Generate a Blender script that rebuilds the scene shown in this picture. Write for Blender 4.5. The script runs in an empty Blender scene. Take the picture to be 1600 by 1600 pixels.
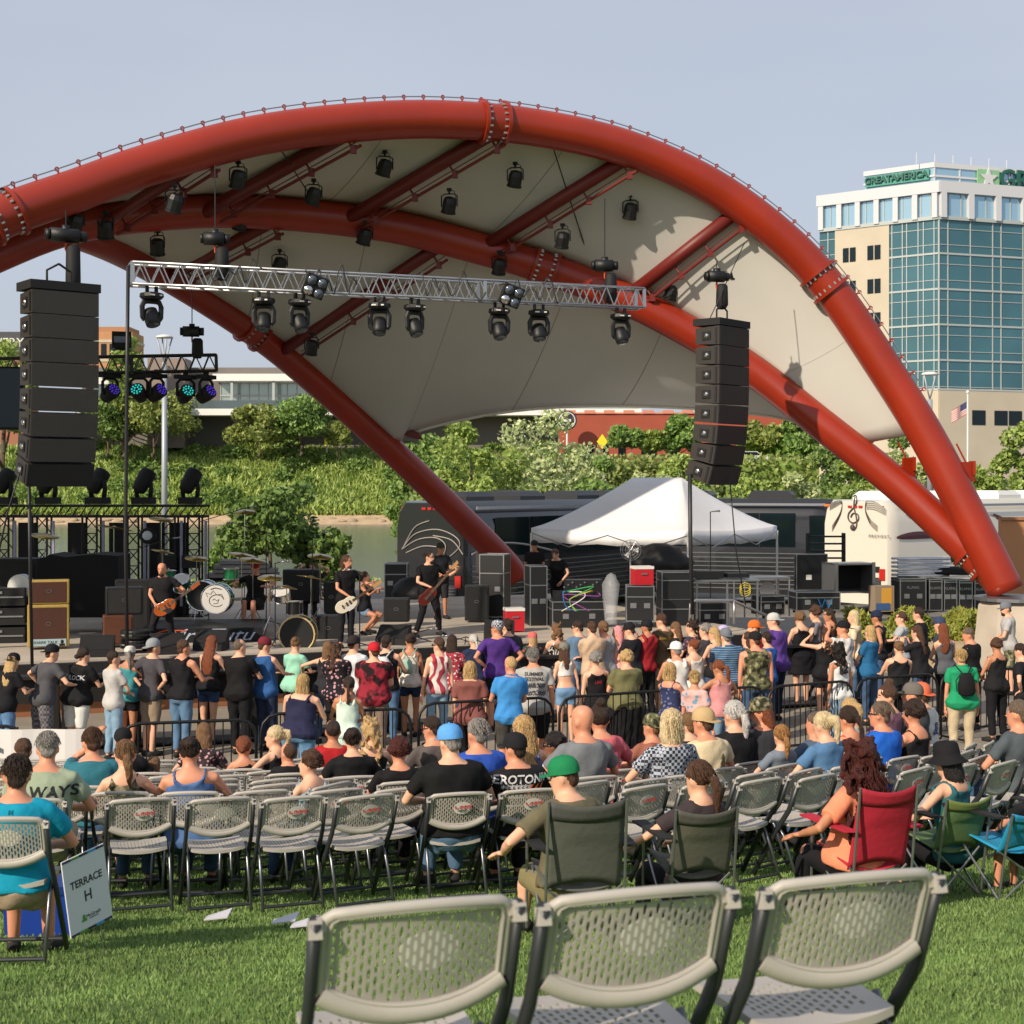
import bpy, math, random
import numpy as np
from mathutils import Vector, Matrix, noise
from math import sin, cos, pi, radians, sqrt, atan2, hypot
V = Vector
rnd = random.Random(7)
S = bpy.context.scene
COL = S.collection

# ---------------- camera, sky, sun, exposure ----------------
F = 2300.0          # focal length in pixels of the 1600 px photograph
HY = 757.0          # horizon row
CZ = 4.1            # camera height above the stage-side ground
cam = bpy.data.cameras.new('camera')
cam.sensor_width = 36; cam.lens = 36 * F / 1600
cam.shift_y = -(800 - HY) / 1600
cam.clip_start = .1; cam.clip_end = 3000
cam.dof.use_dof = True; cam.dof.focus_distance = 19; cam.dof.aperture_fstop = 7.0
co = bpy.data.objects.new('camera', cam); COL.objects.link(co)
co.location = (0, 0, CZ); co.rotation_euler = (pi / 2, 0, 0)
S.camera = co
SUN_EL = radians(31)
SD = V((.66, .75, 0)).normalized()          # the way the light travels, on plan
w = bpy.data.worlds.new('World'); S.world = w; w.use_nodes = True
nt = w.node_tree; nt.nodes.clear()
out = nt.nodes.new('ShaderNodeOutputWorld'); bg = nt.nodes.new('ShaderNodeBackground')
sky = nt.nodes.new('ShaderNodeTexSky'); sky.sky_type = 'NISHITA'; sky.sun_disc = False
sky.sun_elevation = SUN_EL; sky.sun_rotation = atan2(-SD.x, -SD.y)
sky.air_density = 1.0; sky.dust_density = 3.2; sky.ozone_density = 1.6; sky.altitude = 200
tc = nt.nodes.new('ShaderNodeTexCoord'); mp = nt.nodes.new('ShaderNodeMapping'); mp.inputs['Scale'].default_value = (1, 1, 3.5)
nz = nt.nodes.new('ShaderNodeTexNoise'); nz.inputs['Scale'].default_value = 1.6; nz.inputs['Detail'].default_value = 5
rm = nt.nodes.new('ShaderNodeMapRange'); rm.inputs[1].default_value = .3; rm.inputs[2].default_value = .75
rm.inputs[3].default_value = .62; rm.inputs[4].default_value = .86
mx = nt.nodes.new('ShaderNodeMix'); mx.data_type = 'RGBA'
mx.inputs[7].default_value = (5.25, 5.65, 6.5, 1)      # thin high cloud veil
nt.links.new(tc.outputs['Generated'], mp.inputs[0]); nt.links.new(mp.outputs[0], nz.inputs[0])
nt.links.new(nz.outputs[0], rm.inputs[0]); nt.links.new(rm.outputs[0], mx.inputs[0])
nt.links.new(sky.outputs[0], mx.inputs[6]); nt.links.new(mx.outputs[2], bg.inputs[0])
nt.links.new(bg.outputs[0], out.inputs[0]); bg.inputs[1].default_value = .115
sl = bpy.data.lights.new('sun', 'SUN'); sl.energy = 4.9; sl.angle = radians(.6); sl.color = (1, .86, .69)
so = bpy.data.objects.new('sun', sl); COL.objects.link(so)
so.rotation_euler = V((SD.x * cos(SUN_EL), SD.y * cos(SUN_EL), -sin(SUN_EL))).to_track_quat('-Z', 'Y').to_euler()
S.view_settings.view_transform = 'Standard'; S.view_settings.look = 'None'
S.view_settings.exposure = 0.0; S.view_settings.gamma = 1
S.render.engine = 'CYCLES'
S.cycles.max_bounces = 5; S.cycles.diffuse_bounces = 3; S.cycles.glossy_bounces = 2; S.cycles.transparent_max_bounces = 6
S.cycles.transmission_bounces = 3; S.cycles.use_denoising = True; S.cycles.caustics_reflective = False; S.cycles.caustics_refractive = False

# ---------------- helpers ----------------
def X(px, Y): return (px - 800) / F * Y
def Z(py, Y): return CZ - (py - HY) / F * Y
def P(px, py, Y): return V((X(px, Y), Y, Z(py, Y)))
def G(x, y):        # lawn height
    s = 2.92 - .176 * y + .024 * max(0, y - 10) + .02 * (x + sqrt(x * x + 1))
    return .5 * (s + sqrt(s * s + .012))
def lin(c):
    if isinstance(c, str):
        c = [int(c[i:i + 2], 16) / 255 for i in (0, 2, 4)]
    return tuple((v / 12.92 if v <= .04045 else ((v + .055) / 1.055) ** 2.4) for v in c[:3]) + (1,)
MATS = {}
def mat(key, c=None, rough=.6, metal=0, spec=.5, var=0, vs=8, bump=0, bs=60, stretch=None, pat=None, c2=None, emit=0, alpha=1, trans=0, coat=0):
    if key in MATS: return MATS[key]
    m = bpy.data.materials.new(key); m.use_nodes = True; MATS[key] = m
    t = m.node_tree; N = t.nodes; L = t.links; b = N['Principled BSDF']
    b.inputs['Roughness'].default_value = rough; b.inputs['Metallic'].default_value = metal
    b.inputs['Specular IOR Level'].default_value = spec
    b.inputs['Coat Weight'].default_value = coat
    col = lin(c); b.inputs['Base Color'].default_value = col
    if emit: b.inputs['Emission Color'].default_value = col; b.inputs['Emission Strength'].default_value = emit
    if alpha < 1: b.inputs['Alpha'].default_value = alpha
    if trans: b.inputs['Transmission Weight'].default_value = trans
    tcn = N.new('ShaderNodeTexCoord'); vec = tcn.outputs['Object']
    if stretch:
        q = N.new('ShaderNodeMapping'); q.inputs['Scale'].default_value = stretch; L.new(vec, q.inputs[0]); vec = q.outputs[0]
    def tex(kind, sc, **k):
        n = N.new('ShaderNodeTex' + kind); n.inputs['Scale'].default_value = sc; L.new(vec, n.inputs['Vector'])
        for a, v in k.items(): n.inputs[a].default_value = v
        return n
    def ramp(src, stops, const=False):
        r = N.new('ShaderNodeValToRGB'); L.new(src, r.inputs[0]); e = r.color_ramp.elements
        if const: r.color_ramp.interpolation = 'CONSTANT'
        while len(e) < len(stops): e.new(.5)
        for el, (p, cc) in zip(e, stops): el.position = p; el.color = lin(cc)
        return r.outputs[0]
    src = None
    if pat == 'camo': src = ramp(tex('Noise', vs, Detail=1.5).outputs[0], [(0, '2c2d20'), (.42, '5b5a40'), (.52, c), (.62, '9a9478')], True)
    elif pat == 'floral': src = ramp(tex('Voronoi', vs).outputs['Distance'], [(0, c2), (.3, c2), (.36, c), (1, c)])
    elif pat == 'tie': src = ramp(tex('Wave', vs, Distortion=14.0, Detail=2.0).outputs[0], [(0, c), (.45, c), (.6, c2), (1, c2)])
    elif pat == 'blot': src = ramp(tex('Noise', vs, Detail=4).outputs[0], [(0, c2), (.44, c2), (.56, c), (1, c)])
    elif pat == 'check': 
        n = tex('Checker', vs); n.inputs['Color1'].default_value = col; n.inputs['Color2'].default_value = lin(c2); src = n.outputs[0]
    elif pat == 'stripe':
        n = tex('Wave', vs); n.bands_direction = 'Z'; src = ramp(n.outputs[0], [(0, c), (.35, c), (.5, c2), (.8, '20242c'), (1, c)])
    elif pat == 'vstripe':
        n = tex('Wave', vs); n.bands_direction = 'X'; src = ramp(n.outputs[0], [(0, c), (.5, c), (.6, c2), (1, c2)])
    elif pat == 'brick':
        n = N.new('ShaderNodeTexBrick'); L.new(vec, n.inputs['Vector']); n.inputs['Scale'].default_value = vs
        n.inputs['Color1'].default_value = col; n.inputs['Color2'].default_value = lin(c2); n.inputs['Mortar'].default_value = lin('8a7f76'); n.inputs['Mortar Size'].default_value = .012
        src = n.outputs[0]
    if var:
        n = tex('Noise', vs if not pat else 7, Detail=4); r = N.new('ShaderNodeMapRange'); L.new(n.outputs[0], r.inputs[0])
        r.inputs[1].default_value = .3; r.inputs[2].default_value = .7; r.inputs[3].default_value = 1 - var; r.inputs[4].default_value = 1 + var
        h = N.new('ShaderNodeVectorMath'); h.operation = 'SCALE'; L.new(r.outputs[0], h.inputs['Scale'])
        if src: L.new(src, h.inputs[0])
        else: h.inputs[0].default_value = col[:3]
        src = h.outputs[0]
    if src: L.new(src, b.inputs['Base Color'])
    if bump:
        n = tex('Noise', bs, Detail=4); bm_ = N.new('ShaderNodeBump'); bm_.inputs['Strength'].default_value = bump; bm_.inputs['Distance'].default_value = .02
        L.new(n.outputs[0], bm_.inputs['Height']); L.new(bm_.outputs[0], b.inputs['Normal'])
    return m

class MB:
    def __init__(s): s.v = []; s.f = []; s.m = []; s.k = 0; s.T = Matrix()
    def add(s, vs, fs):
        o = len(s.v); T = s.T
        s.v += [tuple(T @ V(p)) for p in vs]
        for f in fs: s.f.append(tuple(i + o for i in f)); s.m.append(s.k)
        return s
    def box(s, c, d, R=None):
        x, y, z = (a / 2 for a in d); c = V(c)
        q = [V(p) for p in ((-x, -y, -z), (x, -y, -z), (x, y, -z), (-x, y, -z), (-x, -y, z), (x, -y, z), (x, y, z), (-x, y, z))]
        if R is not None:
            if not isinstance(R, Matrix): R = Matrix.Rotation(R, 3, 'Z')
            q = [R @ p for p in q]
        return s.add([p + c for p in q], [(0, 3, 2, 1), (4, 5, 6, 7), (0, 1, 5, 4), (1, 2, 6, 5), (2, 3, 7, 6), (3, 0, 4, 7)])
    def rings(s, R, cap=True, closed=False):
        n = len(R[0]); vs = [p for r in R for p in r]; fs = []
        m = len(R) if closed else len(R) - 1
        for i in range(m):
            a = i * n; b = ((i + 1) % len(R)) * n
            for j in range(n): k = (j + 1) % n; fs.append((a + j, a + k, b + k, b + j))
        if cap and not closed: fs += [tuple(range(n - 1, -1, -1)), tuple(range(len(vs) - n, len(vs)))]
        return s.add(vs, fs)
    def tube(s, pts, r, n=8, cap=True, closed=False, flat=1, up=None):
        pts = [V(p) for p in pts]; rs = r if isinstance(r, (list, tuple)) else [r] * len(pts)
        R = []; prev = None; m = len(pts)
        for i, p in enumerate(pts):
            if closed: t = pts[(i + 1) % m] - pts[i - 1]
            else: t = pts[min(i + 1, m - 1)] - pts[max(i - 1, 0)]
            if t.length < 1e-9: t = V((0, 0, 1))
            t.normalize()
            if prev is None:
                a = V(up) if up else (V((0, 0, 1)) if abs(t.z) < .9 else V((0, 1, 0)))
            else: a = prev
            a = (a - t * a.dot(t))
            if a.length < 1e-6: a = V((1, 0, 0)) - t * t.x
            a.normalize(); prev = a; b = t.cross(a)
            R.append([p + (a * cos(2 * pi * j / n) * flat + b * sin(2 * pi * j / n)) * rs[i] for j in range(n)])
        return s.rings(R, cap, closed)
    def cyl(s, a, b, r, r2=None, n=12): return s.tube([a, b], [r, r if r2 is None else r2], n)
    def ell(s, c, r, n=12, m=8, z0=-1, z1=1, R=None):
        c = V(c); rr = (r, r, r) if not hasattr(r, '__len__') else r; Q = []
        a0 = math.asin(max(-.999, z0)); a1 = math.asin(min(.999, z1))
        for i in range(m + 1):
            a = a0 + (a1 - a0) * i / m
            q = [V((rr[0] * cos(a) * cos(2 * pi * j / n), rr[1] * cos(a) * sin(2 * pi * j / n), rr[2] * sin(a))) for j in range(n)]
            Q.append([c + (R @ p if R is not None else p) for p in q])
        return s.rings(Q)
    def lathe(s, prof, n=16, c=(0, 0, 0)):
        return s.rings([[V(c) + V((r * cos(2 * pi * j / n), r * sin(2 * pi * j / n), z)) for j in range(n)] for r, z in prof])
    def prism(s, poly, d, M=None):     # poly in xz, thickness along y
        n = len(poly); vs = [V((x, -d / 2, z)) for x, z in poly] + [V((x, d / 2, z)) for x, z in poly]
        if M is not None: vs = [M @ p for p in vs]
        return s.add(vs, [tuple(range(n)), tuple(range(2 * n - 1, n - 1, -1))] + [((i + 1) % n, i, i + n, (i + 1) % n + n) for i in range(n)])
    def build(s, name, mats, parent=None, smooth=False):
        me = bpy.data.meshes.new(name); me.from_pydata(s.v, [], s.f)
        for m_ in (mats if isinstance(mats, (list, tuple)) else [mats]): me.materials.append(m_)
        if any(s.m): me.polygons.foreach_set('material_index', s.m)
        if smooth: me.polygons.foreach_set('use_smooth', [True] * len(s.f))
        me.update()
        o = bpy.data.objects.new(name, me); COL.objects.link(o)
        if parent: o.parent = parent
        if smooth == 'auto':
            pass
        return o
def shade_auto(o, ang=40):
    me = o.data
    me.polygons.foreach_set('use_smooth', [True] * len(me.polygons))
    try: me.set_sharp_from_angle(angle=radians(ang))
    except Exception: pass
    return o
def tag(o, label, cat, group=None, kind=None):
    if label: o['label'] = label
    if cat: o['category'] = cat
    if group: o['group'] = group
    if kind: o['kind'] = kind
    return o
def thing(name, label, cat, loc=(0, 0, 0), rz=0, group=None):
    o = bpy.data.objects.new(name, None); COL.objects.link(o); o.location = loc; o.rotation_euler = (0, 0, rz)
    o.empty_display_size = .1
    return tag(o, label, cat, group)
def struct(mb, name, mats, smooth=False): return tag(mb.build(name, mats, None, smooth), None, None, None, 'structure')
KIDS = {}
def kids(o):
    return [c for c in o.children]
def dup(root, loc, rz, label=None, group=None):
    r = root.copy(); COL.objects.link(r); r.location = loc; r.rotation_euler = (0, 0, rz)
    if label: r['label'] = label
    if group: r['group'] = group
    for ch in root.children:
        c = ch.copy(); COL.objects.link(c); c.parent = r
        for g in ch.children:
            d = g.copy(); COL.objects.link(d); d.parent = c
    return r
def place(proto, used, loc, rz, label):
    if not used: proto.location = loc; proto.rotation_euler = (0, 0, rz); proto['label'] = label; used.append(1); return proto
    return dup(proto, loc, rz, label)
def npmesh(name, verts, faces_n, nper, m, smooth=False):
    me = bpy.data.meshes.new(name); nv = len(verts); nf = faces_n
    me.vertices.add(nv); me.vertices.foreach_set('co', verts.astype(np.float32).ravel())
    me.loops.add(nf * nper); me.loops.foreach_set('vertex_index', np.arange(nf * nper, dtype=np.int32))
    me.polygons.add(nf); me.polygons.foreach_set('loop_start', np.arange(nf, dtype=np.int32) * nper)
    try: me.polygons.foreach_set('loop_total', np.full(nf, nper, dtype=np.int32))
    except Exception: pass
    me.materials.append(m); me.update(calc_edges=True); me.validate()
    return me
def text_mesh(txt, size, M, name='lettering', m=None, parent=None, depth=.0008, shear=0, sx=1, bold=0):
    cu = bpy.data.curves.new('txt', 'FONT'); cu.body = txt; cu.size = size; cu.extrude = depth; cu.shear = shear
    cu.align_x = 'CENTER'; cu.align_y = 'CENTER'; cu.offset = bold
    cu.resolution_u = 3
    o = bpy.data.objects.new('txt', cu); COL.objects.link(o)
    dg = bpy.context.evaluated_depsgraph_get()
    me = bpy.data.meshes.new_from_object(o.evaluated_get(dg)); bpy.data.objects.remove(o); bpy.data.curves.remove(cu)
    me.transform(M @ Matrix.Diagonal((sx, 1, 1, 1)))
    me.materials.clear()
    if m: me.materials.append(m)
    o = bpy.data.objects.new(name, me); COL.objects.link(o)
    if parent: o.parent = parent
    return o
def face_to(loc, n, up=(0, 0, 1)):      # matrix: x right, y up, z = normal n, at loc
    n = V(n).normalized(); u = V(up); x = u.cross(n).normalized(); y = n.cross(x)
    M = Matrix((x, y, n)).transposed().to_4x4(); M.translation = V(loc); return M
def catmull(pts, n=8):
    pts = [V(p) for p in pts]; o = []
    for i in range(len(pts) - 1):
        a = pts[max(i - 1, 0)]; b = pts[i]; c = pts[i + 1]; d = pts[min(i + 2, len(pts) - 1)]
        for j in range(n):
            t = j / n
            o.append(.5 * ((2 * b) + (c - a) * t + (2 * a - 5 * b + 4 * c - d) * t * t + (3 * b - a - 3 * c + d) * t ** 3))
    o.append(pts[-1]); return o

# common materials
M_blk = mat('black_plastic', '101113', .5, bump=.15, bs=90)
M_blk2 = mat('matte_black', '101012', .75)
M_alu = mat('aluminium', 'b9babd', .38, .9)
M_steel = mat('brushed_steel', '9a9ca0', .35, .85)
M_chrome = mat('chrome', 'd8d8da', .15, 1)
M_white = mat('white_paint', 'd9d8d2', .5)
M_rubber = mat('rubber', '1b1b1b', .85)
M_glassl = mat('lens_glass', '5a6470', .1, .3)
M_wire = mat('steel_wire', '3c3d40', .5, .6)
# ---------------- ground, river, far bank ----------------
M_grass = mat('lawn_soil', '5c7a30', .95, var=.35, vs=3, bump=.6, bs=40)
M_blade = mat('grass_blade', '70874a', .65, var=.32, vs=1.1)
M_conc = mat('concrete', 'b3a899', .85, var=.12, vs=1.5, bump=.2, bs=30)
M_lot = mat('asphalt_lot', '77736c', .9, var=.12, vs=.8, bump=.2, bs=40)
M_pave = mat('paved_plaza', '8b8274', .9, var=.1, vs=2)
U = V((cos(radians(21)), sin(radians(21)), 0)); W_ = V((-U.y, U.x, 0)); E0 = V((-8.3, 25.8, 0))
def ST(a, b, z=1.0): p = E0 + U * a + W_ * b; return V((p.x, p.y, z))     # stage coordinates
def Bank(y): return -4.2
# one sheet: lawn terrace, plaza, lot, dropping at the river bank; far bank rises behind the river
xs = [-900, -400, -200, -120, -80, -50, -35, -25, -20] + [i for i in np.arange(-16, 16.1, 1.0)] + [20, 25, 35, 50, 80, 120, 200, 400, 900]
ys = [-30, -10, -4, -1] + [i * .5 for i in range(0, 46)] + [24, 28, 35, 45, 55, 62, 66, 70, 74, 80, 120, 180, 268, 292, 296, 300, 306, 314, 322, 330, 338, 400, 600, 1200, 2600]
def gz(x, y):
    if y < 26: z = G(max(-30, min(30, x)), max(-12, y))
    elif y <= 62: z = G(0, 30) * 0 + .0
    elif y < 74: z = -(y - 62) / 12 * 5.0
    elif y < 296: z = -5.0
    elif y < 300: z = -5.0 + (y - 296) * .35
    elif y < 306: z = -3.6 + (y - 300) * .25
    elif y < 338: z = -2.1 + 13.4 * sin((y - 306) / 32 * pi / 2)
    else: z = 11.3
    return z
g = MB(); nx = len(xs)
g.v = [(x, y, gz(x, y) if not (24 <= y < 26) else gz(x, y)) for y in ys for x in xs]
for j in range(len(ys) - 1):
    for i in range(nx - 1):
        g.f.append((j * nx + i, j * nx + i + 1, (j + 1) * nx + i + 1, (j + 1) * nx + i)); 
        yc = (ys[j] + ys[j + 1]) / 2
        g.m.append(0 if yc < 18.4 else 1 if yc < 28 else 2 if yc < 60 else 3 if yc < 306 else 4)
M_sand = mat('river_sand', 'b09a7c', .95, var=.2, vs=.5)
M_bankg = mat('bank_growth', '6f8a3a', .95, var=.3, vs=.15)
struct(g, 'ground', [M_grass, M_pave, M_lot, M_sand, M_bankg], True)
# river
wm = mat('river_water', '666c66', .17, 0, .45, bump=.6, bs=1.2, stretch=(.35, 1.6, 1))
r = MB(); r.add([(-700, 66, -4.0), (700, 66, -4.0), (700, 299.5, -4.0), (-700, 299.5, -4.0)], [(0, 1, 2, 3)]); struct(r, 'river', wm)
r = MB()
for i in range(60):
    x = -140 + i * 3 + rnd.uniform(-1, 1); r.ell((x, 300 + rnd.uniform(0, 3), -3.4 + rnd.uniform(-.2, .3)), (rnd.uniform(.8, 2), .8, rnd.uniform(.3, .7)), 7, 4)
tag(r.build('river_rocks', mat('rock', 'a08f78', .95, var=.2, vs=.6), None, True), 'rubble of pale stones along the far waterline', 'rocks', None, 'stuff')

# lawn blades
rs = np.random.RandomState(3)
def blades(n, x0, x1, y0, y1, hgt, name, wd, seed=0):
    x = rs.uniform(x0, x1, n); y = y0 + (y1 - y0) * rs.uniform(0, 1, n) ** 1.3
    keep = (np.abs(x) < (y * .36 + .6)); x = x[keep]; y = y[keep]; n = len(x)
    s = 2.92 - .176 * y + .024 * np.maximum(0, y - 10) + .02 * (x + np.sqrt(x * x + 1)); z = .5 * (s + np.sqrt(s * s + .012))
    a = rs.uniform(0, 2 * pi, n); h = hgt * rs.uniform(.5, 1.25, n); ww = wd * rs.uniform(.7, 1.3, n) * (1 + y / 12); l = rs.uniform(0, .7, n) * h
    ca, sa = np.cos(a), np.sin(a); b = rs.uniform(0, 2 * pi, n)
    v = np.zeros((n, 4, 3))
    v[:, 0] = np.stack([x - ca * ww, y - sa * ww, z - .01], 1); v[:, 1] = np.stack([x + ca * ww, y + sa * ww, z - .01], 1)
    v[:, 2] = np.stack([x + ca * ww * .5 + np.cos(b) * l * .5, y + sa * ww * .5 + np.sin(b) * l * .5, z + h * .65], 1)
    v[:, 3] = np.stack([x + np.cos(b) * l * 1.2, y + np.sin(b) * l * 1.2, z + h], 1)
    me = npmesh(name, v.reshape(-1, 3), n, 4, M_blade)
    return me
o = bpy.data.objects.new('lawn_grass', blades(420000, -6, 6.4, 4.4, 18.3, .025, 'lawn_grass', .0024)); COL.objects.link(o)
tag(o, 'short mown green grass of the sloping lawn', 'grass', None, 'stuff')

# ---------------- foliage ----------------
LM = {}
def leafmat(c, c2):
    k = 'leaf_' + c
    if k in MATS: return MATS[k]
    m = bpy.data.materials.new(k); m.use_nodes = True; MATS[k] = m; t = m.node_tree; N = t.nodes; b = N['Principled BSDF']
    b.inputs['Roughness'].default_value = .55
    gm = N.new('ShaderNodeNewGeometry'); r = N.new('ShaderNodeValToRGB'); t.links.new(gm.outputs['Random Per Island'], r.inputs[0])
    r.color_ramp.elements[0].color = lin(c); r.color_ramp.elements[1].color = lin(c2)
    t.links.new(r.outputs[0], b.inputs['Base Color'])
    tr = N.new('ShaderNodeBsdfTranslucent'); t.links.new(r.outputs[0], tr.inputs[0]); ms = N.new('ShaderNodeMixShader'); ms.inputs[0].default_value = .25
    t.links.new(b.outputs[0], ms.inputs[1]); t.links.new(tr.outputs[0], ms.inputs[2]); t.links.new(ms.outputs[0], N['Material Output'].inputs[0])
    return m
def leafcloud(pts, size, m, name, droop=0, asp=1.7):
    n = len(pts); sz = size * rs.uniform(.6, 1.3, n)
    d = rs.normal(size=(n, 3)); d[:, 2] -= droop; d /= np.linalg.norm(d, axis=1)[:, None]
    e = rs.normal(size=(n, 3)); e -= d * (e * d).sum(1)[:, None]; e /= np.linalg.norm(e, axis=1)[:, None]
    d = d * (sz * asp / 2)[:, None]; e = e * (sz / 2)[:, None]
    v = np.stack([pts - d, pts + e, pts + d, pts - e], 1)
    return npmesh(name, v.reshape(-1, 3), n, 4, m)
def crown_pts(n, rx, ry, rz, nc, cs, seed, low=.3):
    q = np.random.RandomState(seed); c = q.normal(size=(nc, 3)); c /= np.linalg.norm(c, axis=1)[:, None]
    c *= (q.uniform(.25, 1, nc) ** .5)[:, None]; c[:, 2] = np.where(c[:, 2] < -low, -low * q.uniform(.3, 1, nc), c[:, 2])
    c *= np.array([rx, ry, rz]) * (1 - cs * .55)
    k = q.randint(0, nc, n); s = q.uniform(.6, 1.2, nc) * cs * min(rx, rz)
    d = q.normal(size=(n, 3)); d /= np.linalg.norm(d, axis=1)[:, None]; d *= (q.uniform(.2, 1, n) ** .45)[:, None]
    return c[k] + d * s[k][:, None] * np.array([1, 1, .8])
M_bark = mat('bark', '5d5044', .9, var=.2, vs=4, bump=.4, bs=20)
def tree(x, y, z, h, wd, cols, label, group=None, seed=1, leaf=.3, n=5000, nc=26, cs=.38, trunk=.35, name='deciduous_tree', cat='tree'):
    t = thing(name, label, cat, (x, y, z), rnd.uniform(0, 6), group)
    cz = h * (trunk + (1 - trunk) / 2); rz_ = h * (1 - trunk) / 2 * 1.15
    pts = crown_pts(n, wd / 2, wd / 2, rz_, nc, cs, seed) + np.array([0, 0, cz])
    me = leafcloud(pts, leaf, leafmat(*cols), 'crown'); o = bpy.data.objects.new('crown', me); COL.objects.link(o); o.parent = t
    b = MB(); r0 = max(.05, h * .022)
    b.tube([(0, 0, -.3), (.02 * h, 0, h * trunk * .6), (0, .02 * h, h * trunk), (.03 * h, 0, h * .8)], [r0 * 1.2, r0, r0 * .8, r0 * .2], 8)
    q = random.Random(seed)
    for i in range(7):
        a = q.uniform(0, 6.28); z0 = h * q.uniform(trunk * .6, .65); l = wd * .36
        b.tube([(0, 0, z0), (cos(a) * l * .5, sin(a) * l * .5, z0 + h * .08), (cos(a) * l, sin(a) * l, z0 + h * .2)], [r0 * .5, r0 * .35, r0 * .1], 6)
    b.build('trunk', M_bark, t, True); return t
GR = [('6a8436', 'b2c46a'), ('4a6630', '86a052'), ('687a38', 'a2ab5a'), ('56783a', '98b45e'), ('93a866', 'd2d8a4')]
# far bank growth: countless weeds on the slope
n = 170000
x = rs.uniform(-150, 60, n); y = 305 + 34 * rs.uniform(0, 1, n); z = -2.1 + 13.4 * np.sin((y - 306).clip(0, 32) / 32 * pi / 2)
hh = .6 + 2.6 * rs.uniform(0, 1, n) * (.5 + .5 * np.sin(x * .31 + y * .4) * np.cos(x * .13 + 1)) ; z = z + hh * rs.uniform(.2, 1, n)
me = leafcloud(np.stack([x, y, z], 1), .38, leafmat('6a8a34', 'b9c870'), 'bank_weeds', -1.6, 5)
o = bpy.data.objects.new('bank_weeds', me); COL.objects.link(o); tag(o, 'dense bright green weeds and saplings covering the far river bank', 'vegetation', None, 'stuff')
q = np.random.RandomState(77); ps = []
for i in range(90):
    cx = q.uniform(-120, 30); t = q.uniform(0, .95); r_ = q.uniform(1.2, 3.2); cy = 306 + 32 * t; cz = -2.1 + 13.4 * sin(t * pi / 2) + 1.4
    d = q.normal(size=(650, 3)); d /= np.linalg.norm(d, axis=1)[:, None]; ps.append(np.array([cx, cy, cz]) + d * (q.uniform(.3, 1, 650) ** .5)[:, None] * r_ * np.array([1.2, 1, .8]))
o = bpy.data.objects.new('bank_shrubs', leafcloud(np.concatenate(ps), .5, leafmat('4f7030', '8fa858'), 'bank_shrubs')); COL.objects.link(o); tag(o, 'darker shrubs dotted over the far river bank', 'vegetation', None, 'stuff')
# trees on the far bank  (px centre, base row, width px, height px)
for i, (px, by, wpx, hpx, c, lb) in enumerate([
    (5, 760, 90, 240, 0, 'tall bright leafy tree on the far bank behind the left video screen'),
    (168, 705, 80, 85, 1, 'dark bushy tree on the far bank just right of the left speaker column'),
    (240, 706, 125, 110, 2, 'olive broad tree on the far bank behind the lamp pole'),
    (195, 705, 60, 190, 0, 'tall narrow light green tree behind the hanging left lights'),
    (405, 704, 100, 72, 2, 'golden olive round tree in front of the riverside restaurant'),
    (470, 703, 95, 92, 3, 'fresh green tree beside the golden one before the restaurant'),
    (527, 703, 36, 48, 2, 'small reddish shrub tree at the right end of the restaurant'),
    (975, 702, 52, 42, 3, 'small round tree left in front of the red brick building'),
    (1018, 706, 36, 40, 0, 'grey green small tree right in front of the red brick building'),
    (1062, 718, 56, 72, 3, 'mid green tree just left of the right speaker column, far bank'),
    (1190, 712, 70, 60, 2, 'autumn tinted tree right of the right speaker column'),
    (1238, 745, 80, 95, 3, 'soft green willow like tree right of the speaker column'),
    (1305, 760, 120, 135, 1, 'dark tree behind the right leg of the arch')]):
    Y = 318 if px < 700 else 250
    k = Y / F
    tree(X(px, Y), Y, Z(by, Y) - 1, hpx * k * 1.08, wpx * k * 1.22, GR[c], lb, 'trees beyond the river', 20 + i, leaf=.6, n=5500, nc=30, cs=.40, trunk=.05)
# willows and shrubs on the near bank behind the coaches
for i, (px, ty, wpx, Y, c, lb) in enumerate([
    (665, 668, 120, 74, 3, 'leafy willow at the left of the near bank row above the dark coach tail'),
    (745, 652, 170, 72, 0, 'big pale leaved willow seen under the left end of the canopy'),
    (850, 650, 190, 75, 4, 'silvery tall willow under the middle of the canopy edge'),
    (930, 700, 120, 70, 3, 'green shrub above the tent roof peak'),
    (1005, 716, 130, 73, 4, 'yellow green shrub right of the tent peak'),
    (1060, 705, 110, 76, 0, 'shrub behind the bottom of the right speaker column'),
    (1185, 728, 150, 70, 0, 'low wide shrub above the right end of the dark coaches'),
    (1265, 722, 130, 74, 4, 'pale shrub left of where the white coach begins'),
    (1350, 700, 120, 72, 0, 'shrub seen between the two right arch legs'),
    (1420, 690, 110, 70, 4, 'light green shrub behind the front arch leg at the right'),
    (1545, 690, 120, 70, 0, 'light green bush above the white coach roof'),
    (1330, 655, 130, 86, 1, 'dark bushy willow in front of the office block base'),
    (1395, 668, 110, 84, 3, 'mid green willow between the arch legs before the office block'),
    (1590, 640, 110, 66, 0, 'tallest bright green bush at the right edge of the picture'),
    (1500, 715, 110, 74, 4, 'pale shrub behind the roof units of the white coach')]):
    k = Y / F; top = Z(ty, Y); h = top + 2.5
    tree(X(px, Y), Y, -2.5, h, wpx * k * 1.15, GR[c], lb, 'willows on the near bank', 60 + i, leaf=.15, n=13000, nc=40, cs=.3, trunk=.1, name='willow')
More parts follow.
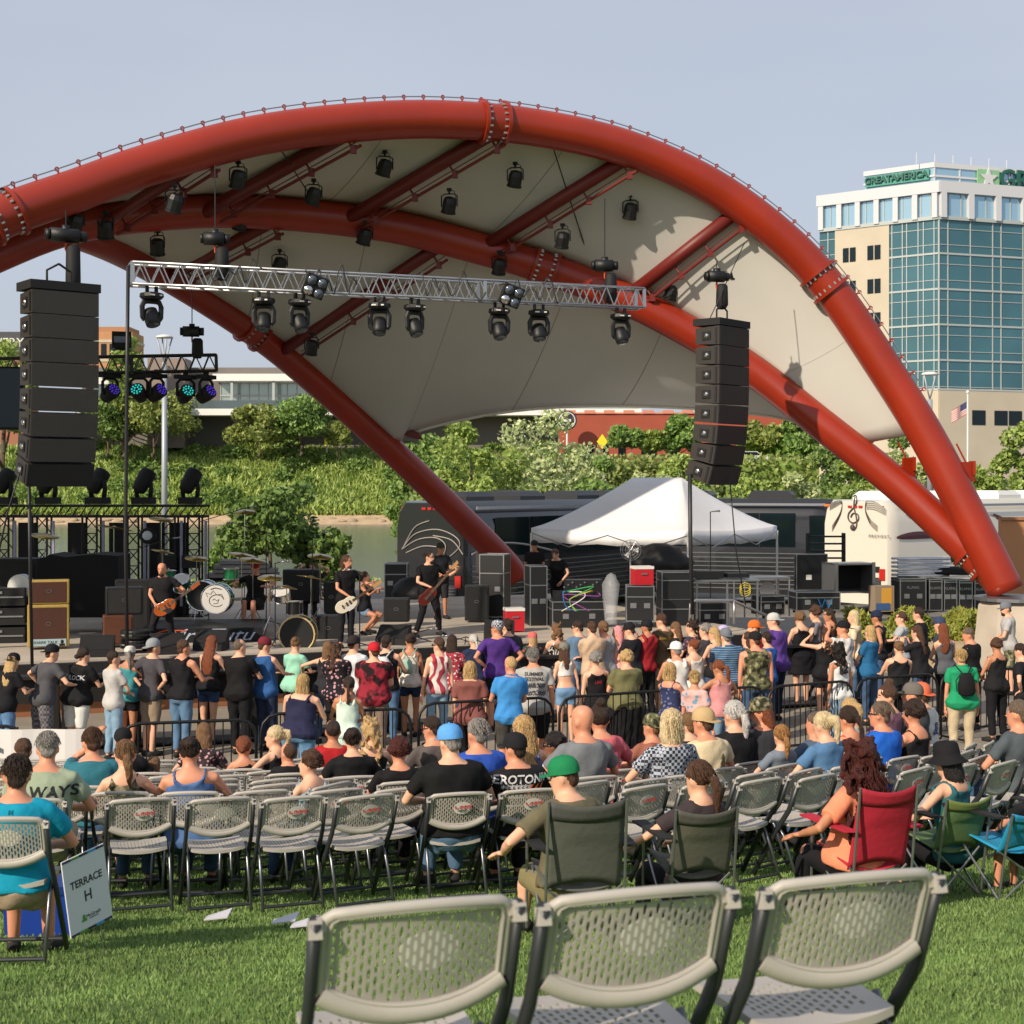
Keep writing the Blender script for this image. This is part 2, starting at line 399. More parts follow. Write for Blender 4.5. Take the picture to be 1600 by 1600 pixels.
# near bank filler behind the row
n = 80000
x = rs.uniform(-26, 60, n); y = 63 + 12 * rs.uniform(0, 1, n); b = np.where((x > -5), 4.6 + .8 * np.sin(x * .9) + .5 * np.sin(x * 2.3), .2)
z = -.8 + b * rs.uniform(0, 1, n) * (1 - (y - 63) / 30); keep = (x > -4.5) | (rs.uniform(0, 1, n) < .12)
me = leafcloud(np.stack([x, y, z], 1)[keep], .17, leafmat('5c7a34', '9cae62'), 'bank_brush')
o = bpy.data.objects.new('bank_brush', me); COL.objects.link(o); tag(o, 'tangled green brush along the near river bank', 'vegetation', None, 'stuff')
# tree right behind the stage
for px, ty, wpx, hb, c, lb, s in [(420, 742, 175, 905, 1, 'dark spreading tree behind the drums at the back of the stage', 90), (505, 830, 120, 905, 1, 'low dark branch mass to the right behind the second drum kit', 91), (350, 850, 70, 920, 3, 'small leafy bush beside the black lighting towers', 92)]:
    Y = 52; t = tree(X(px, Y), Y, -.5, Z(ty, Y) + .5, wpx * Y / F, GR[c], lb, None, s, leaf=.15, n=6500, nc=40, cs=.27, trunk=.15, name='riverside_tree')
for i, (x, y, h_, w_) in enumerate([(-15.0, 24.2, 16.5, 8.0), (-20.5, 27.5, 15, 8)]):
    tree(x, y, 0, h_, w_, GR[1], ['tall dark tree left of the stage, just outside the picture', 'second tall tree farther left of the stage'][i], 'trees left of the stage', 120 + i, leaf=.3, n=9000, nc=44, cs=.34, trunk=.2, name='shade_tree')
# planter flowers at the right
for i, (a, bx, y0) in enumerate([(1330, 1545, 33.5)]):
    n = 9000; x = rs.uniform(X(a, y0), X(bx, y0), n); y = rs.uniform(y0 - .7, y0 + .9, n)
    z = .55 + rs.uniform(0, 1, n) * (.45 + .25 * np.sin(x * 5))
    me = leafcloud(np.stack([x, y, z], 1), .07, leafmat('5d7a30', 'b5b050'), 'planter_plants', -.8, 3)
    o = bpy.data.objects.new('planter_plants', me); COL.objects.link(o); tag(o, 'daylily leaves with small yellow blooms in the raised bed', 'plants', None, 'stuff')
b = MB(); b.box((X(1440, 33.3), 33.3, .3), (4.3, 2.4, .62)); tag(b.build('planter_wall', mat('planter_stone', 'b09d80', .9, var=.1), None), 'low tan stone planter wall behind the crowd at the right', 'planter')

# ---------------- far buildings ----------------
M_beige = mat('beige_precast', 'bdb39e', .85, var=.05, vs=.3)
M_beigew = mat('white_stone', 'c6c8cc', .8)
M_gl1 = mat('teal_glass', '44707a', .1, .35, coat=.3, var=.2, vs=.13, bump=.03, bs=.4)
M_gl2 = mat('pale_glass', '9fc3d6', .08, .5)
M_gld = mat('dark_glass', '1d2a2e', .08, .5)
M_mull = mat('mullion_alu', 'a9b1af', .5)
ob = thing('office_building', 'tall office block of teal glass and beige stone with a rooftop sign', 'building', (46.4, 160, 0))
C0 = V((0, 0, 0)); L1 = V((35.2 - 46.4, 8.4, 0)); R1 = V((24, 8.2, 0))
lu = L1.normalized(); ru = R1.normalized(); ln = V((-lu.y, lu.x, 0)) * -1; rn = V((ru.y, -ru.x, 0))
if ln.y > 0: ln = -ln
def zz(py): return CZ + (HY - py) / F * 160
zt = zz(283); zb = -1
def panel(mb, o0, u, nrm, a0, a1, z0, z1, off=0, th=.3):
    p = o0 + u * ((a0 + a1) / 2) + nrm * (off - th / 2); mb.box((p.x, p.y, (z0 + z1) / 2), (a1 - a0, th, z1 - z0), atan2(u.y, u.x))
mb = MB(); Lw = L1.length; Rw = R1.length
back = V((Rw * ru.x + Lw * lu.x, Rw * ru.y + Lw * lu.y, 0))
mb.add([V((0, 0, zb)) - ln * .5 - rn * .5, R1 + V((0, 0, zb)) - rn * .5, back + V((0, 0, zb)), L1 + V((0, 0, zb)) - ln * .5] + [V((0, 0, zt - .6)) - ln * .5 - rn * .5, R1 + V((0, 0, zt - .6)) - rn * .5, back + V((0, 0, zt - .6)), L1 + V((0, 0, zt - .6)) - ln * .5],
       [(0, 1, 5, 4), (1, 2, 6, 5), (2, 3, 7, 6), (3, 0, 4, 7), (4, 5, 6, 7)])
wall = mb.build('wall', M_beige, ob)
c = MB(); 
for (o0, u, nn, w_) in ((C0, lu, ln, Lw), (C0, ru, rn, Rw)): panel(c, o0, u, nn, -.2, w_ + .2, zt - 1.25, zt, .5, 1.0)
c.build('cornice', M_beigew, ob)
g1 = MB(); g2 = MB(); mu = MB(); bw = MB(); sp = MB()
zc = zt - 1.25; zr = zz(340); zbase = zz(608)
fl = (zr - zbase) / 4.82
rows = []; z_ = zr
k = 0
while z_ > zbase + .1:
    rows.append(z_); z_ -= fl; k += 1
rows.append(zbase)
# right face: curtain wall
panel(g1, C0, ru, rn, 0, Rw, zbase, zr, .02, .3)
panel(g2, C0, ru, rn, 0, Rw, zr, zc, .02, .3)
panel(g1, C0, lu, ln, 0, Lw * .40, zbase, zr, .02, .3)
panel(g2, C0, lu, ln, 0, Lw, zr, zc, .02, .3)
panel(g1, C0, lu, ln, Lw * .86, Lw, zbase, zr, .02, .3)
panel(bw, C0, lu, ln, Lw * .40, Lw * .86, zb, zr, .2, .5)
panel(bw, C0, ru, rn, 0, Rw, zb, zbase, .1, .4); panel(bw, C0, lu, ln, 0, Lw * .40, zb, zbase, .1, .4); panel(bw, C0, lu, ln, Lw * .86, Lw, zb, zbase, .1, .4)
for z in rows:
    panel(mu, C0, ru, rn, 0, Rw, z - .10, z + .10, .14, .2); panel(mu, C0, lu, ln, 0, Lw * .4, z - .10, z + .10, .14, .2); panel(mu, C0, lu, ln, Lw * .86, Lw, z - .10, z + .10, .14, .2)
    for dz in (1.15, 2.9):
        if z - dz > zbase:
            panel(mu, C0, ru, rn, 0, Rw, z - dz - .035, z - dz + .035, .1, .16); panel(mu, C0, lu, ln, 0, Lw * .4, z - dz - .035, z - dz + .035, .1, .16)
            panel(mu, C0, lu, ln, Lw * .86, Lw, z - dz - .035, z - dz + .035, .1, .16)
a = 0; i = 0
while a < Rw:
    panel(mu, C0, ru, rn, a - .045, a + .045, zbase, zr, .12, .2); a += (1.1, 2.9, 1.1)[i % 3] if i % 3 != 2 else 2.9; i += 1
for a in (0, .5, 1.7, 2.3, 3.6, 4.1, 5.3): panel(mu, C0, lu, ln, a - .05, a + .05, zbase, zr, .12, .2)
panel(mu, C0, lu, ln, Lw * .92, Lw * .92 + .1, zbase, zr, .12, .2)
for a in np.linspace(.35, Rw - .3, 8): sp = MB(); panel(sp, C0, ru, rn, a - .35, a + .35, zr, zc, .5, .7); sp.build('pilaster', M_beigew, ob)
for a in np.linspace(.35, Lw - .3, 7): sp = MB(); panel(sp, C0, lu, ln, a - .3, a + .3, zr, zc, .45, .7); sp.build('pilaster', M_beigew, ob)
for a in np.linspace(1.2, Rw, 16): panel(mu, C0, ru, rn, a - .06, a + .06, zr, zc, .1, .2)
for a in np.linspace(.9, Lw - .3, 13): panel(mu, C0, lu, ln, a - .05, a + .05, zr, zc, .1, .2)
panel(mu, C0, ru, rn, 0, Rw, zr - .2, zr + .2, .3, .4); panel(mu, C0, lu, ln, 0, Lw, zr - .2, zr + .2, .3, .4)
g1.build('curtain_glass', M_gl1, ob); g2.build('top_glass', M_gl2, ob); mu.build('mullion_grid', M_mull, ob); bw.build('stone_panel', M_beige, ob)
for r_ in (382, 436, 490, 545):
    for a in (.47, .53, .68, .74):
        f = MB(); panel(f, C0, lu, ln, Lw * a, Lw * (a + .05), zz(r_) - 1.0, zz(r_) + .6, .26, .1); f.build('window', M_gld, ob)
for a in (4.2, 7.1, 9.0, 14, 16.5):
    f = MB(); panel(f, C0, ru, rn, a, a + 1.7, zz(663), zz(640), .16, .1); f.build('window', M_gld, ob)
ph = MB(); z0 = zt; z1 = zz(243)
for (u, nn, a0, a1) in ((lu, ln, 1.2, Lw * .72), (ru, rn, 1.0, Rw)):
    pass
q0 = C0 - ln * 2.2 - rn * 2.2
ph.add([q0 + V((0, 0, z0)), q0 + ru * 22 + V((0, 0, z0)), q0 + ru * 22 + lu * 8.2 + V((0, 0, z0)), q0 + lu * 8.2 + V((0, 0, z0)), q0 + V((0, 0, z1)), q0 + ru * 22 + V((0, 0, z1)), q0 + ru * 22 + lu * 8.2 + V((0, 0, z1)), q0 + lu * 8.2 + V((0, 0, z1))], [(0, 1, 5, 4), (1, 2, 6, 5), (2, 3, 7, 6), (3, 0, 4, 7), (4, 5, 6, 7)])
ph.build('penthouse', M_gl2, ob)
tr = MB()
for z in (z1, z0 + .25, (z0 + z1) / 2):
    hgt = .45 if z == z1 else .12
    panel(tr, q0, ru, rn, -.1, 22, z - hgt, z + .1, .15, .3); panel(tr, q0, lu, ln, -.1, 8.3, z - hgt, z + .1, .15, .3)
for a in (0, 3.3, 6.6, 9.9, 13): panel(tr, q0, ru, rn, a - .06, a + .06, z0, z1, .12, .2)
for i in range(6): tr.cyl(q0 + ru * (i * 2.4 - 2) * 1.0 + V((0, 1, z1)), q0 + ru * (i * 2.4 - 2) + V((0, 1, z1 + 1.3)), .05, n=5)
tr.build('penthouse_trim', M_beigew, ob)
sg = MB(); panel(sg, q0, lu, ln, .5, 8.0, z0 + 1.0, z1 - .6, .3, .2); sg.build('sign_board', mat('sign_teal', '3f8f80', .5), ob)
Ms = mat('sign_green', '1f5a50', .5)
p = q0 + lu * 4.3 + ln * .45 + V((0, 0, (z0 + z1) / 2 + .25))
text_mesh('GREATAMERICA', 1.02, face_to(p, ln), 'sign_letters', Ms, ob, .1, bold=.03)
p = q0 + ru * 6.9 + rn * .3 + V((0, 0, (z0 + z1) / 2 + .1))
sb = MB(); panel(sb, q0, ru, rn, 5.5, 8.4, z0 + .6, z1 - .3, .3, .2); sb.build('sign_board', mat('sign_lightgreen', '86b58c', .5), ob)
st = [(cos(pi / 2 + i * pi / 5) * (1.25 if i % 2 == 0 else .5), sin(pi / 2 + i * pi / 5) * (1.25 if i % 2 == 0 else .5)) for i in range(10)]
sm = MB(); sm.prism(st, .15, Matrix.Translation(p + rn * .1) @ Matrix.Rotation(atan2(ru.y, ru.x), 4, 'Z')); sm.build('star_emblem', M_beigew, ob)
text_mesh('GREATAMERICA', 3.0, face_to(q0 + ru * 19.3 + rn * .35 + V((0, 0, (z0 + z1) / 2 + .1)), rn), 'sign_letters', Ms, ob, .12, bold=.05)
# restaurant across the river
Y = 330; k = Y / F
rb = thing('riverside_restaurant', 'long low modern restaurant with white balcony band and glass front across the river', 'building', (0, Y, 0))
M_grey = mat('grey_cladding', '6f6a66', .8, var=.05, vs=.2); M_wht = mat('white_render', 'e2e2dd', .7)
def rbx(mb, x0, x1, y0, y1, d0, d1): mb.box(((X(x0, Y) + X(x1, Y)) / 2, (d0 + d1) / 2, (Z(y0, Y) + Z(y1, Y)) / 2), (X(x1, Y) - X(x0, Y), d1 - d0, Z(y0, Y) - Z(y1, Y)))
b = MB(); rbx(b, 120, 1000, 572, 720, 4, 24); b.build('wall', M_grey, rb)
b = MB(); rbx(b, 335, 1000, 585, 596, -2, 4.2); rbx(b, 289, 1000, 640, 650, -4, 4.2); rbx(b, 289, 300, 622, 640, -4, 4.2); rbx(b, 120, 190, 641, 650, -1, 4.2); rbx(b, 120, 190, 587, 600, 0, 4.2); b.build('balcony_band', M_wht, rb)
b = MB(); rbx(b, 232, 290, 560, 700, -1, 6); b.build('side_wall', mat('taupe_panel', '8d7f76', .8), rb)
b = MB(); rbx(b, 340, 1000, 596, 640, 3.2, 3.8); rbx(b, 140, 190, 598, 641, 3.2, 3.8); b.build('window', mat('restaurant_glass', 'a3b3b0', .15, .4), rb)
b = MB(); 
for px in list(range(340, 700, 15)): rbx(b, px, px + 1.2, 596, 640, 3.0, 3.3)
for px in (362, 427, 490, 560, 640): rbx(b, px, px + 4, 594, 641, -1.5, -.9)
rbx(b, 340, 700, 616, 618, 2.9, 3.2); b.build('window_frames', M_mull, rb)
b = MB(); rbx(b, 350, 700, 617, 637, 3.35, 3.5); b.build('interior_panel', M_gld, rb)
b = MB(); rbx(b, 303, 700, 627, 640, -3.9, -3.8); b.build('balcony_rail', mat('rail_glass', '5f6d72', .15, .3), rb)
for i, px in enumerate(range(315, 560, 22)):
    c = MB(); 
    for s_ in (-1, 1): c.cyl((X(px, Y) + s_ * .5, -2, Z(640, Y)), (X(px, Y) + s_ * .5, -2, Z(633, Y)), .25, n=6)
    c.box((X(px, Y), -2, Z(633, Y)), (2.0, .8, .25)); c.build('terrace_table', mat('orange_wood', 'b5703c', .6), rb)
# brick tower, red building and the lettered building
bt = thing('brick_tower', 'tan brick tower with banded top behind the left speaker column', 'building', (X(180, 420), 420, 11)); 
b = MB(); b.box((0, 0, 18), (13, 13, 36)); b.build('wall', mat('tan_brick', 'b8875f', .85, var=.08, vs=.2), bt)
b = MB(); b.box((0, 0, 36), (11, 11, 3)); b.build('roof', mat('tan_brick2', 'a87a58', .85), bt)
for z in (12, 20, 28, 33.4): b = MB(); b.box((0, 0, z), (13.4, 13.4, .8)); b.build('stone_band', M_beige, bt)
for i in range(3):
    b = MB(); b.box((-1.5 + i * 2.4, -6.6, 31), (1.4, .3, 3.2)); b.build('window', M_gld, bt)
lb_ = thing('lettered_building', 'dark roofed brick building with white letters at the far left', 'building', (X(-20, 400), 400, 11))
b = MB(); b.box((0, 0, 14), (24, 12, 28)); b.build('wall', mat('redbrown_wall', '9a6450', .85), lb_)
b = MB(); b.box((0, 0, 31), (24, 11.6, 6)); b.build('parapet', mat('dark_parapet', '4a4a50', .8), lb_)
text_mesh('BREWERY', 3.4, face_to((4.5, -6, 31), (0, -1, 0)), 'sign_letters', M_white, lb_, .1)
Y = 300; k = Y / F
rd = thing('red_brick_building', 'long red brick building with flat roof seen beneath the canopy', 'building', (X(1060, Y), Y, 6))
zr0 = Z(646, Y) - 6; b = MB(); b.box((0, 8, zr0 / 2), (48, 14, zr0)); b.build('wall', mat('red_brick', '9c4c38', .85, var=.08, vs=.3), rd)
b = MB()
for i in range(12): b.box((-22 + i * 4, 1, zr0 + .35), (2.2, .8, .7))
b.box((0, 8, zr0 + .1), (48.6, 14.6, .3)); b.build('parapet', mat('brick_coping', 'c9826a', .8), rd)
for i, (dx, w_, h_) in enumerate([(-18.2, 2, 5), (-15, 1.4, 6), (-11.5, 1.4, 5.5), (-6, 3, 2.6), (-1, 2, 4), (4, 2.8, 3.2), (8.4, 2, 5), (16, 3, 3), (20, 2, 5)]):
    b = MB(); b.box((dx, .9, 3.6), (w_, .3, h_)); b.build('window', M_gld, rd)
b = MB(); b.box((14, 1, 4), (6, 3, 4)); b.build('entrance_canopy', M_grey, rd)
b = MB(); b.box((-16.8, .8, 2.6), (.3, .3, 5.6)); b.build('downpipe', M_grey, rd)
# round sign and yellow diamond sign
t = thing('round_sign', 'dark round emblem sign on the left end of the red brick building', 'sign', (X(886, 296), 296, 0)); z = Z(657, 296)
b = MB(); b.cyl((0, 0, z), (0, -.4, z), 2.0, n=24); b.build('disc', mat('sign_dark', '2c2a33', .5), t); b = MB(); b.lathe([(1.5, 0), (1.7, .02), (1.85, 0)], 24); b.T = Matrix()
b = MB(); b.tube([(1.6 * cos(a), -.45, z + 1.6 * sin(a)) for a in np.linspace(0, 6.1, 20)], .12, 5, closed=True); b.box((0, -.45, z), (1.6, .1, .5)); b.build('ring', M_white, t)
b = MB(); b.cyl((0, 0, 5), (0, 0, z - 1.9), .2, n=8); b.build('pole', M_white, t)
t = thing('diamond_sign', 'yellow diamond road sign in front of the red brick building', 'sign', (X(941, 270), 270, 0)); z = Z(690, 270)
b = MB(); b.prism([(0, 1.4), (-1.0, 0), (0, -1.4), (1.0, 0)], .1, Matrix.Translation((0, 0, z))); b.build('plate', mat('sign_yellow', 'e0d22a', .5), t); b = MB(); b.cyl((0, .1, 5), (0, .1, z), .1, n=6); b.build('post', M_steel, t)
t = thing('parking_sign', 'yellow hydrant sign post before the restaurant', 'sign', (X(511, 318), 318, 11)); b = MB(); b.box((0, 0, 2.3), (1.1, .2, 1.6)); b.build('plate', MATS['sign_yellow'], t); b = MB(); b.cyl((0, 0, 0), (0, 0, 1.6), .12, n=6); b.build('post', M_steel, t)
# cars
def car(x, y, z, rz, c, label, suv=True, L=4.7):
    t = thing('parked_car', label, 'car', (x, y, z), rz, 'cars parked beyond the river'); H = 1.7 if suv else 1.4
    b = MB(); prof = [(-L / 2, .3), (L / 2, .3), (L / 2, .8), (L / 2 - .15, .95), (L / 2 - 1.1, 1.05), (L / 2 - 1.8, H), (-L / 2 + .5, H), (-L / 2, 1.1)]
    b.prism(prof, 1.8); b.build('body', mat('car_' + c, c, .25, .1, coat=.6), t)
    b = MB(); b.prism([(L / 2 - 1.25, 1.08), (L / 2 - 1.85, H - .1), (-L / 2 + .6, H - .1), (-L / 2 + .35, 1.12)], 1.84); b.build('window', M_gld, t)
    for sx in (-1, 1):
        for sy in (-1, 1):
            b = MB(); b.cyl((sx * L * .31, sy * .93, .34), (sx * L * .31, sy * .7, .34), .34, n=14); wv = b.build('wheel', M_rubber, t)
            b = MB(); b.cyl((sx * L * .31, sy * .94, .34), (sx * L * .31, sy * .9, .34), .2, n=10); b.build('rim', M_alu, wv)
    b = MB(); b.box((L / 2, .6, .75), (.1, .3, .15)); b.build('headlight', M_white, t); b = MB(); b.box((L / 2, -.6, .75), (.1, .3, .15)); b.build('headlight', M_white, t)
car(X(1175, 235), 235, Z(722, 235), 0.15, 'e6e6e4', 'white hatchback right of the hanging speaker column', L=4.8)
car(X(468, 335), 335, 11.3, 0, 'e2e4e6', 'white sedan parked before the restaurant trees', False)
car(X(578, 337), 337, 11.3, 0, 'a03a34', 'dark red car half hidden by the arch leg on the far bank', False)
b = MB(); b.add([(X(1120, 235), 225, Z(723, 235)), (X(1330, 235), 225, Z(723, 235)), (X(1330, 235), 262, Z(722, 235)), (X(1120, 235), 262, Z(722, 235))] + [(X(1120, 235), 225, -4), (X(1330, 235), 225, -4)], [(0, 1, 2, 3), (4, 5, 1, 0)]); struct(b, 'embankment', M_bankg)
n = 16000; x = rs.uniform(X(870, 238), X(1400, 238), n); y = rs.uniform(224, 234, n); z = rs.uniform(3, Z(722, 235) + .1, n) + (rs.uniform(0, 1, n) < .3) * 1.0
o = bpy.data.objects.new('embankment_brush', leafcloud(np.stack([x, y, z], 1), .5, leafmat('6c8440', 'a9b068'), 'embankment_brush')); COL.objects.link(o); tag(o, 'yellowish brush on the far embankment under the parked hatchback', 'vegetation', None, 'stuff')
# lamp poles
def lamp(px, ty, Y, by, label):
    t = thing('street_lamp', label, 'street lamp', (X(px, Y), Y, Z(by, Y)), 0, 'tall grey lamp poles'); h = Z(ty, Y) - Z(by, Y); k = Y / F
    b = MB(); b.tube([(0, 0, 0), (0, 0, h - 38 * k)], [5 * k, 4 * k], 10); b.build('pole', mat('lamp_grey', 'a3a9b0', .5, .3), t, True)
    b = MB()
    for i in range(4):
        a = i * pi / 2 + .5; b.tube([(0, 0, h - 38 * k), (cos(a) * 5 * k, sin(a) * 5 * k, h - 24 * k), (cos(a) * 12 * k, sin(a) * 12 * k, h)], 1.2 * k, 6)
    b.build('arms', MATS['lamp_grey'], t, True)
    b = MB(); b.lathe([(0, h), (14 * k, h), (12 * k, h + 3 * k), (5 * k, h + 5 * k)], 16); b.build('lamp_head', M_white, t, True)
lamp(257, 528, 58, 905, 'tall grey lamp pole behind the left lighting rig'); lamp(1453, 586, 60, 800, 'grey lamp pole before the office block')
# flag
t = thing('flagpole', 'white flagpole with the striped national flag before the office block', 'flagpole', (X(1512, 150), 150, 0)); z = Z(615, 150)
b = MB(); b.cyl((0, 0, 0), (0, 0, z), .12, .07, n=8); b.ell((0, 0, z + .15), .18); b.build('pole', M_white, t, True)
fl = MB(); nn = 14
for i in range(nn):
    for j in range(13):
        def fp(a, b_): return V((-.1 - a * 1.5, .25 * sin(a * 7) * a, z - .8 - a * .9 - (b_) * 1.3))
        fl.k = 2 if (j < 7 and i < 6) else j % 2
        fl.add([fp(i / nn, j / 13), fp((i + 1) / nn, j / 13), fp((i + 1) / nn, (j + 1) / 13), fp(i / nn, (j + 1) / 13)], [(0, 1, 2, 3)])
fl.build('flag', [mat('flag_red', 'a83a40', .8), mat('flag_white', 'd8d2cc', .8), mat('flag_blue', '3c3f66', .8)], t, True)
# ---------------- stage and canopy ----------------
M_red = mat('arch_red', '93270b', .4, var=.13, vs=.7, spec=.5, coat=.15)
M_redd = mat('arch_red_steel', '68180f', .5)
b = MB()
def sbox(mb, a0, a1, b0, b1, z0, z1):
    c = ST((a0 + a1) / 2, (b0 + b1) / 2, (z0 + z1) / 2); mb.box(c, (a1 - a0, b1 - b0, z1 - z0), radians(21))
sbox(b, -14, 14.5, 0, 11.5, .55, 1.0); struct(b, 'stage_floor', M_conc)
b = MB(); sbox(b, -14, 14.5, .25, 11.3, -.1, .548); struct(b, 'stage_base', mat('stage_timber', '8a5a3c', .8, var=.2, vs=.8, stretch=(.3, .3, 6)))
b = MB(); sbox(b, -14, 14.5, -.16, -.003, .62, .96); tag(b.build('stage_edge_curtain', M_blk2), 'black curb strip along the front edge of the concrete stage', 'stage edge')
canopy = thing('stage_canopy', 'great red tubular steel arches carrying a pale fabric roof over the stage', 'canopy', (10.4, 31, 0))
OC = V((10.4, 31, 0))
def planeP(px, py, lean):      # point on a leaning arch plane through the right footing
    # Y = 31-(10.4-X)*.383+lean*(z-1.5)
    kx = (px - 800) / F; kz = -(py - HY) / F
    Y = (31 - 10.4 * .383 + lean * (CZ - 1.5)) / (1 - kx * .383 - lean * kz); return P(px, py, Y)
Fp = [planeP(x, y, .35) for x, y in [(-260, 480), (-120, 400), (5, 338), (120, 297), (240, 255), (400, 212), (560, 191), (700, 187), (840, 200), (980, 232), (1110, 290), (1220, 370), (1300, 455), (1385, 580), (1450, 685), (1510, 800), (1572, 925)]]
Mp = [planeP(x, y, .8) for x, y in [(-260, 500), (-60, 420), (100, 357), (250, 334), (400, 331), (600, 352), (740, 386), (860, 422), (1000, 478), (1160, 568), (1280, 660), (1400, 755), (1500, 848), (1560, 905)]]
Bp = [P(x, y, Y) for x, y, Y in [(-200, 335, 26), (0, 338, 28.6), (130, 367, 31), (250, 425, 34), (400, 521, 36), (520, 620, 37.8), (640, 730, 38.8), (780, 868, 40), (808, 905, 40.2)]]
Fc = catmull(Fp, 6); Mc = catmull(Mp, 6); Bc = catmull(Bp, 6)
def loc_(pts): return [p - OC for p in pts]
for c, r_ in ((Fc, .385), (Mc, .36), (Bc, .35)):
    b = MB(); b.tube(loc_(c), r_, 28); b.build('arch_tube', M_red, canopy, True)
def at_px(c, px):
    for i in range(len(c) - 1):
        a = 800 + c[i].x / c[i].y * F; d = 800 + c[i + 1].x / c[i + 1].y * F
        if a <= px <= d: t = (px - a) / (d - a); return c[i].lerp(c[i + 1], t), (c[i + 1] - c[i]).normalized()
    return c[-1], (c[-1] - c[-2]).normalized()
M_bolt = mat('bolt_zinc', 'b9b6ae', .4, .8)
def flange(c, px, r_, n=18):
    p, t = at_px(c, px); p = p - OC
    f = MB(); q = t.orthogonal().normalized(); s_ = t.cross(q)
    for d in (-.24, .24): f.tube([p + t * (d - .035), p + t * (d + .035)], r_ + .075, 28)
    f.tube([p - t * .24, p + t * .24], r_ - .06, 20); o = f.build('flange', M_red, canopy); shade_auto(o)
    g_ = MB()
    for i in range(n):
        a = 2 * pi * i / n; e = (q * cos(a) + s_ * sin(a)) * (r_ + .01); [g_.tube([p + e + t * (k_ * .2), p + e + t * (k_ * .13)], .026, 6) for k_ in (-1, 1)]
    g_.build('bolt_ring', M_bolt, o)
flange(Fc, 5, .385); flange(Fc, 770, .385); flange(Fc, 1288, .385); flange(Mc, 850, .36); flange(Mc, 1527, .36); flange(Bc, 395, .35)
# cable with clips on top of the front arch
b = MB(); up = []
for i in range(len(Fc)):
    t = (Fc[min(i + 1, len(Fc) - 1)] - Fc[max(i - 1, 0)]).normalized(); n_ = (V((0, 0, 1)) - t * t.z).normalized(); up.append(Fc[i] - OC + n_ * (.385 + .075))
b.tube(up[:-16], .012, 6); b.build('edge_cable', M_steel, canopy)
b = MB(); d = 0; last = None
acc = 0
for i in range(1, len(up) - 14):
    seg = (up[i] - up[i - 1]).length; acc += seg
    while acc > .42:
        acc -= .42; p = up[i] + (up[i - 1] - up[i]).normalized() * acc
        tt = (up[i] - up[i - 1]).normalized(); nn_ = (V((0, 0, 1)) - tt * tt.z).normalized()
        cl = MB(); cl.tube([p + nn_ * (.034 * cos(a)) + tt * (.034 * sin(a)) for a in np.linspace(0, 5.3, 7)], .014, 5, closed=True); cl.cyl(p - nn_ * .08, p - nn_ * .03, .02, n=5); cl.build('cable_clip', M_red, canopy)
# purlins with lamp rails
purl = []
for (ax, bx, cA, cB, rr) in [(304, 553, Mc, Fc, .15), (526, 778, Mc, Fc, .15), (740, 984, Mc, Fc, .15), (968, 1154, Mc, Fc, .15), (255, 431, Bc, Mc, .14), (432, 690, Bc, Mc, .14), (150, 330, Mc, Fc, .13)]:
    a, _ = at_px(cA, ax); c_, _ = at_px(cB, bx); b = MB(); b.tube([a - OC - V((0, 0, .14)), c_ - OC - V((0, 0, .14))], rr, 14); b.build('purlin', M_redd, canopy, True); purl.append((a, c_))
    r_ = MB(); d = V((.25, -.1, -.42)); a2 = a.lerp(c_, .1) + d; c2 = a.lerp(c_, .97) + d; r_.tube([a2 - OC, c2 - OC], .035, 8)
    for t in (.1, .38, .66, .95): q = a2.lerp(c2, t) - OC; r_.tube([q, q - d * .6], .022, 6); r_.box(q - V((0, 0, .0)), (.12, .1, .16))
    r_.tube([a2 - OC + V((0, 0, .1)), c2 - OC + V((0, 0, .12))], .012, 5)
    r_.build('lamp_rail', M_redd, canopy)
# fabric roof
M_fab = mat('roof_membrane', 'c4c2bb', .75, var=.05, vs=.5, bump=.25, bs=1.3)
tn = M_fab.node_tree; tb = tn.nodes['Principled BSDF']; trn = tn.nodes.new('ShaderNodeBsdfTranslucent'); trn.inputs[0].default_value = lin('b8ae98'); msn = tn.nodes.new('ShaderNodeMixShader'); msn.inputs[0].default_value = .03
tn.links.new(tb.outputs[0], msn.inputs[1]); tn.links.new(trn.outputs[0], msn.inputs[2]); tn.links.new(msn.outputs[0], tn.nodes['Material Output'].inputs[0])
def resample(pts, n):
    L = [0]
    for i in range(1, len(pts)): L.append(L[-1] + (pts[i] - pts[i - 1]).length)
    o = []; j = 0
    for k_ in range(n):
        s_ = L[-1] * k_ / (n - 1)
        while j < len(L) - 2 and L[j + 1] < s_: j += 1
        t = (s_ - L[j]) / max(1e-9, L[j + 1] - L[j]); o.append(pts[j].lerp(pts[j + 1], min(1, max(0, t))))
    return o
def cut(c, x0, x1):
    return [p for p in c if x0 <= 800 + p.x / p.y * F <= x1]
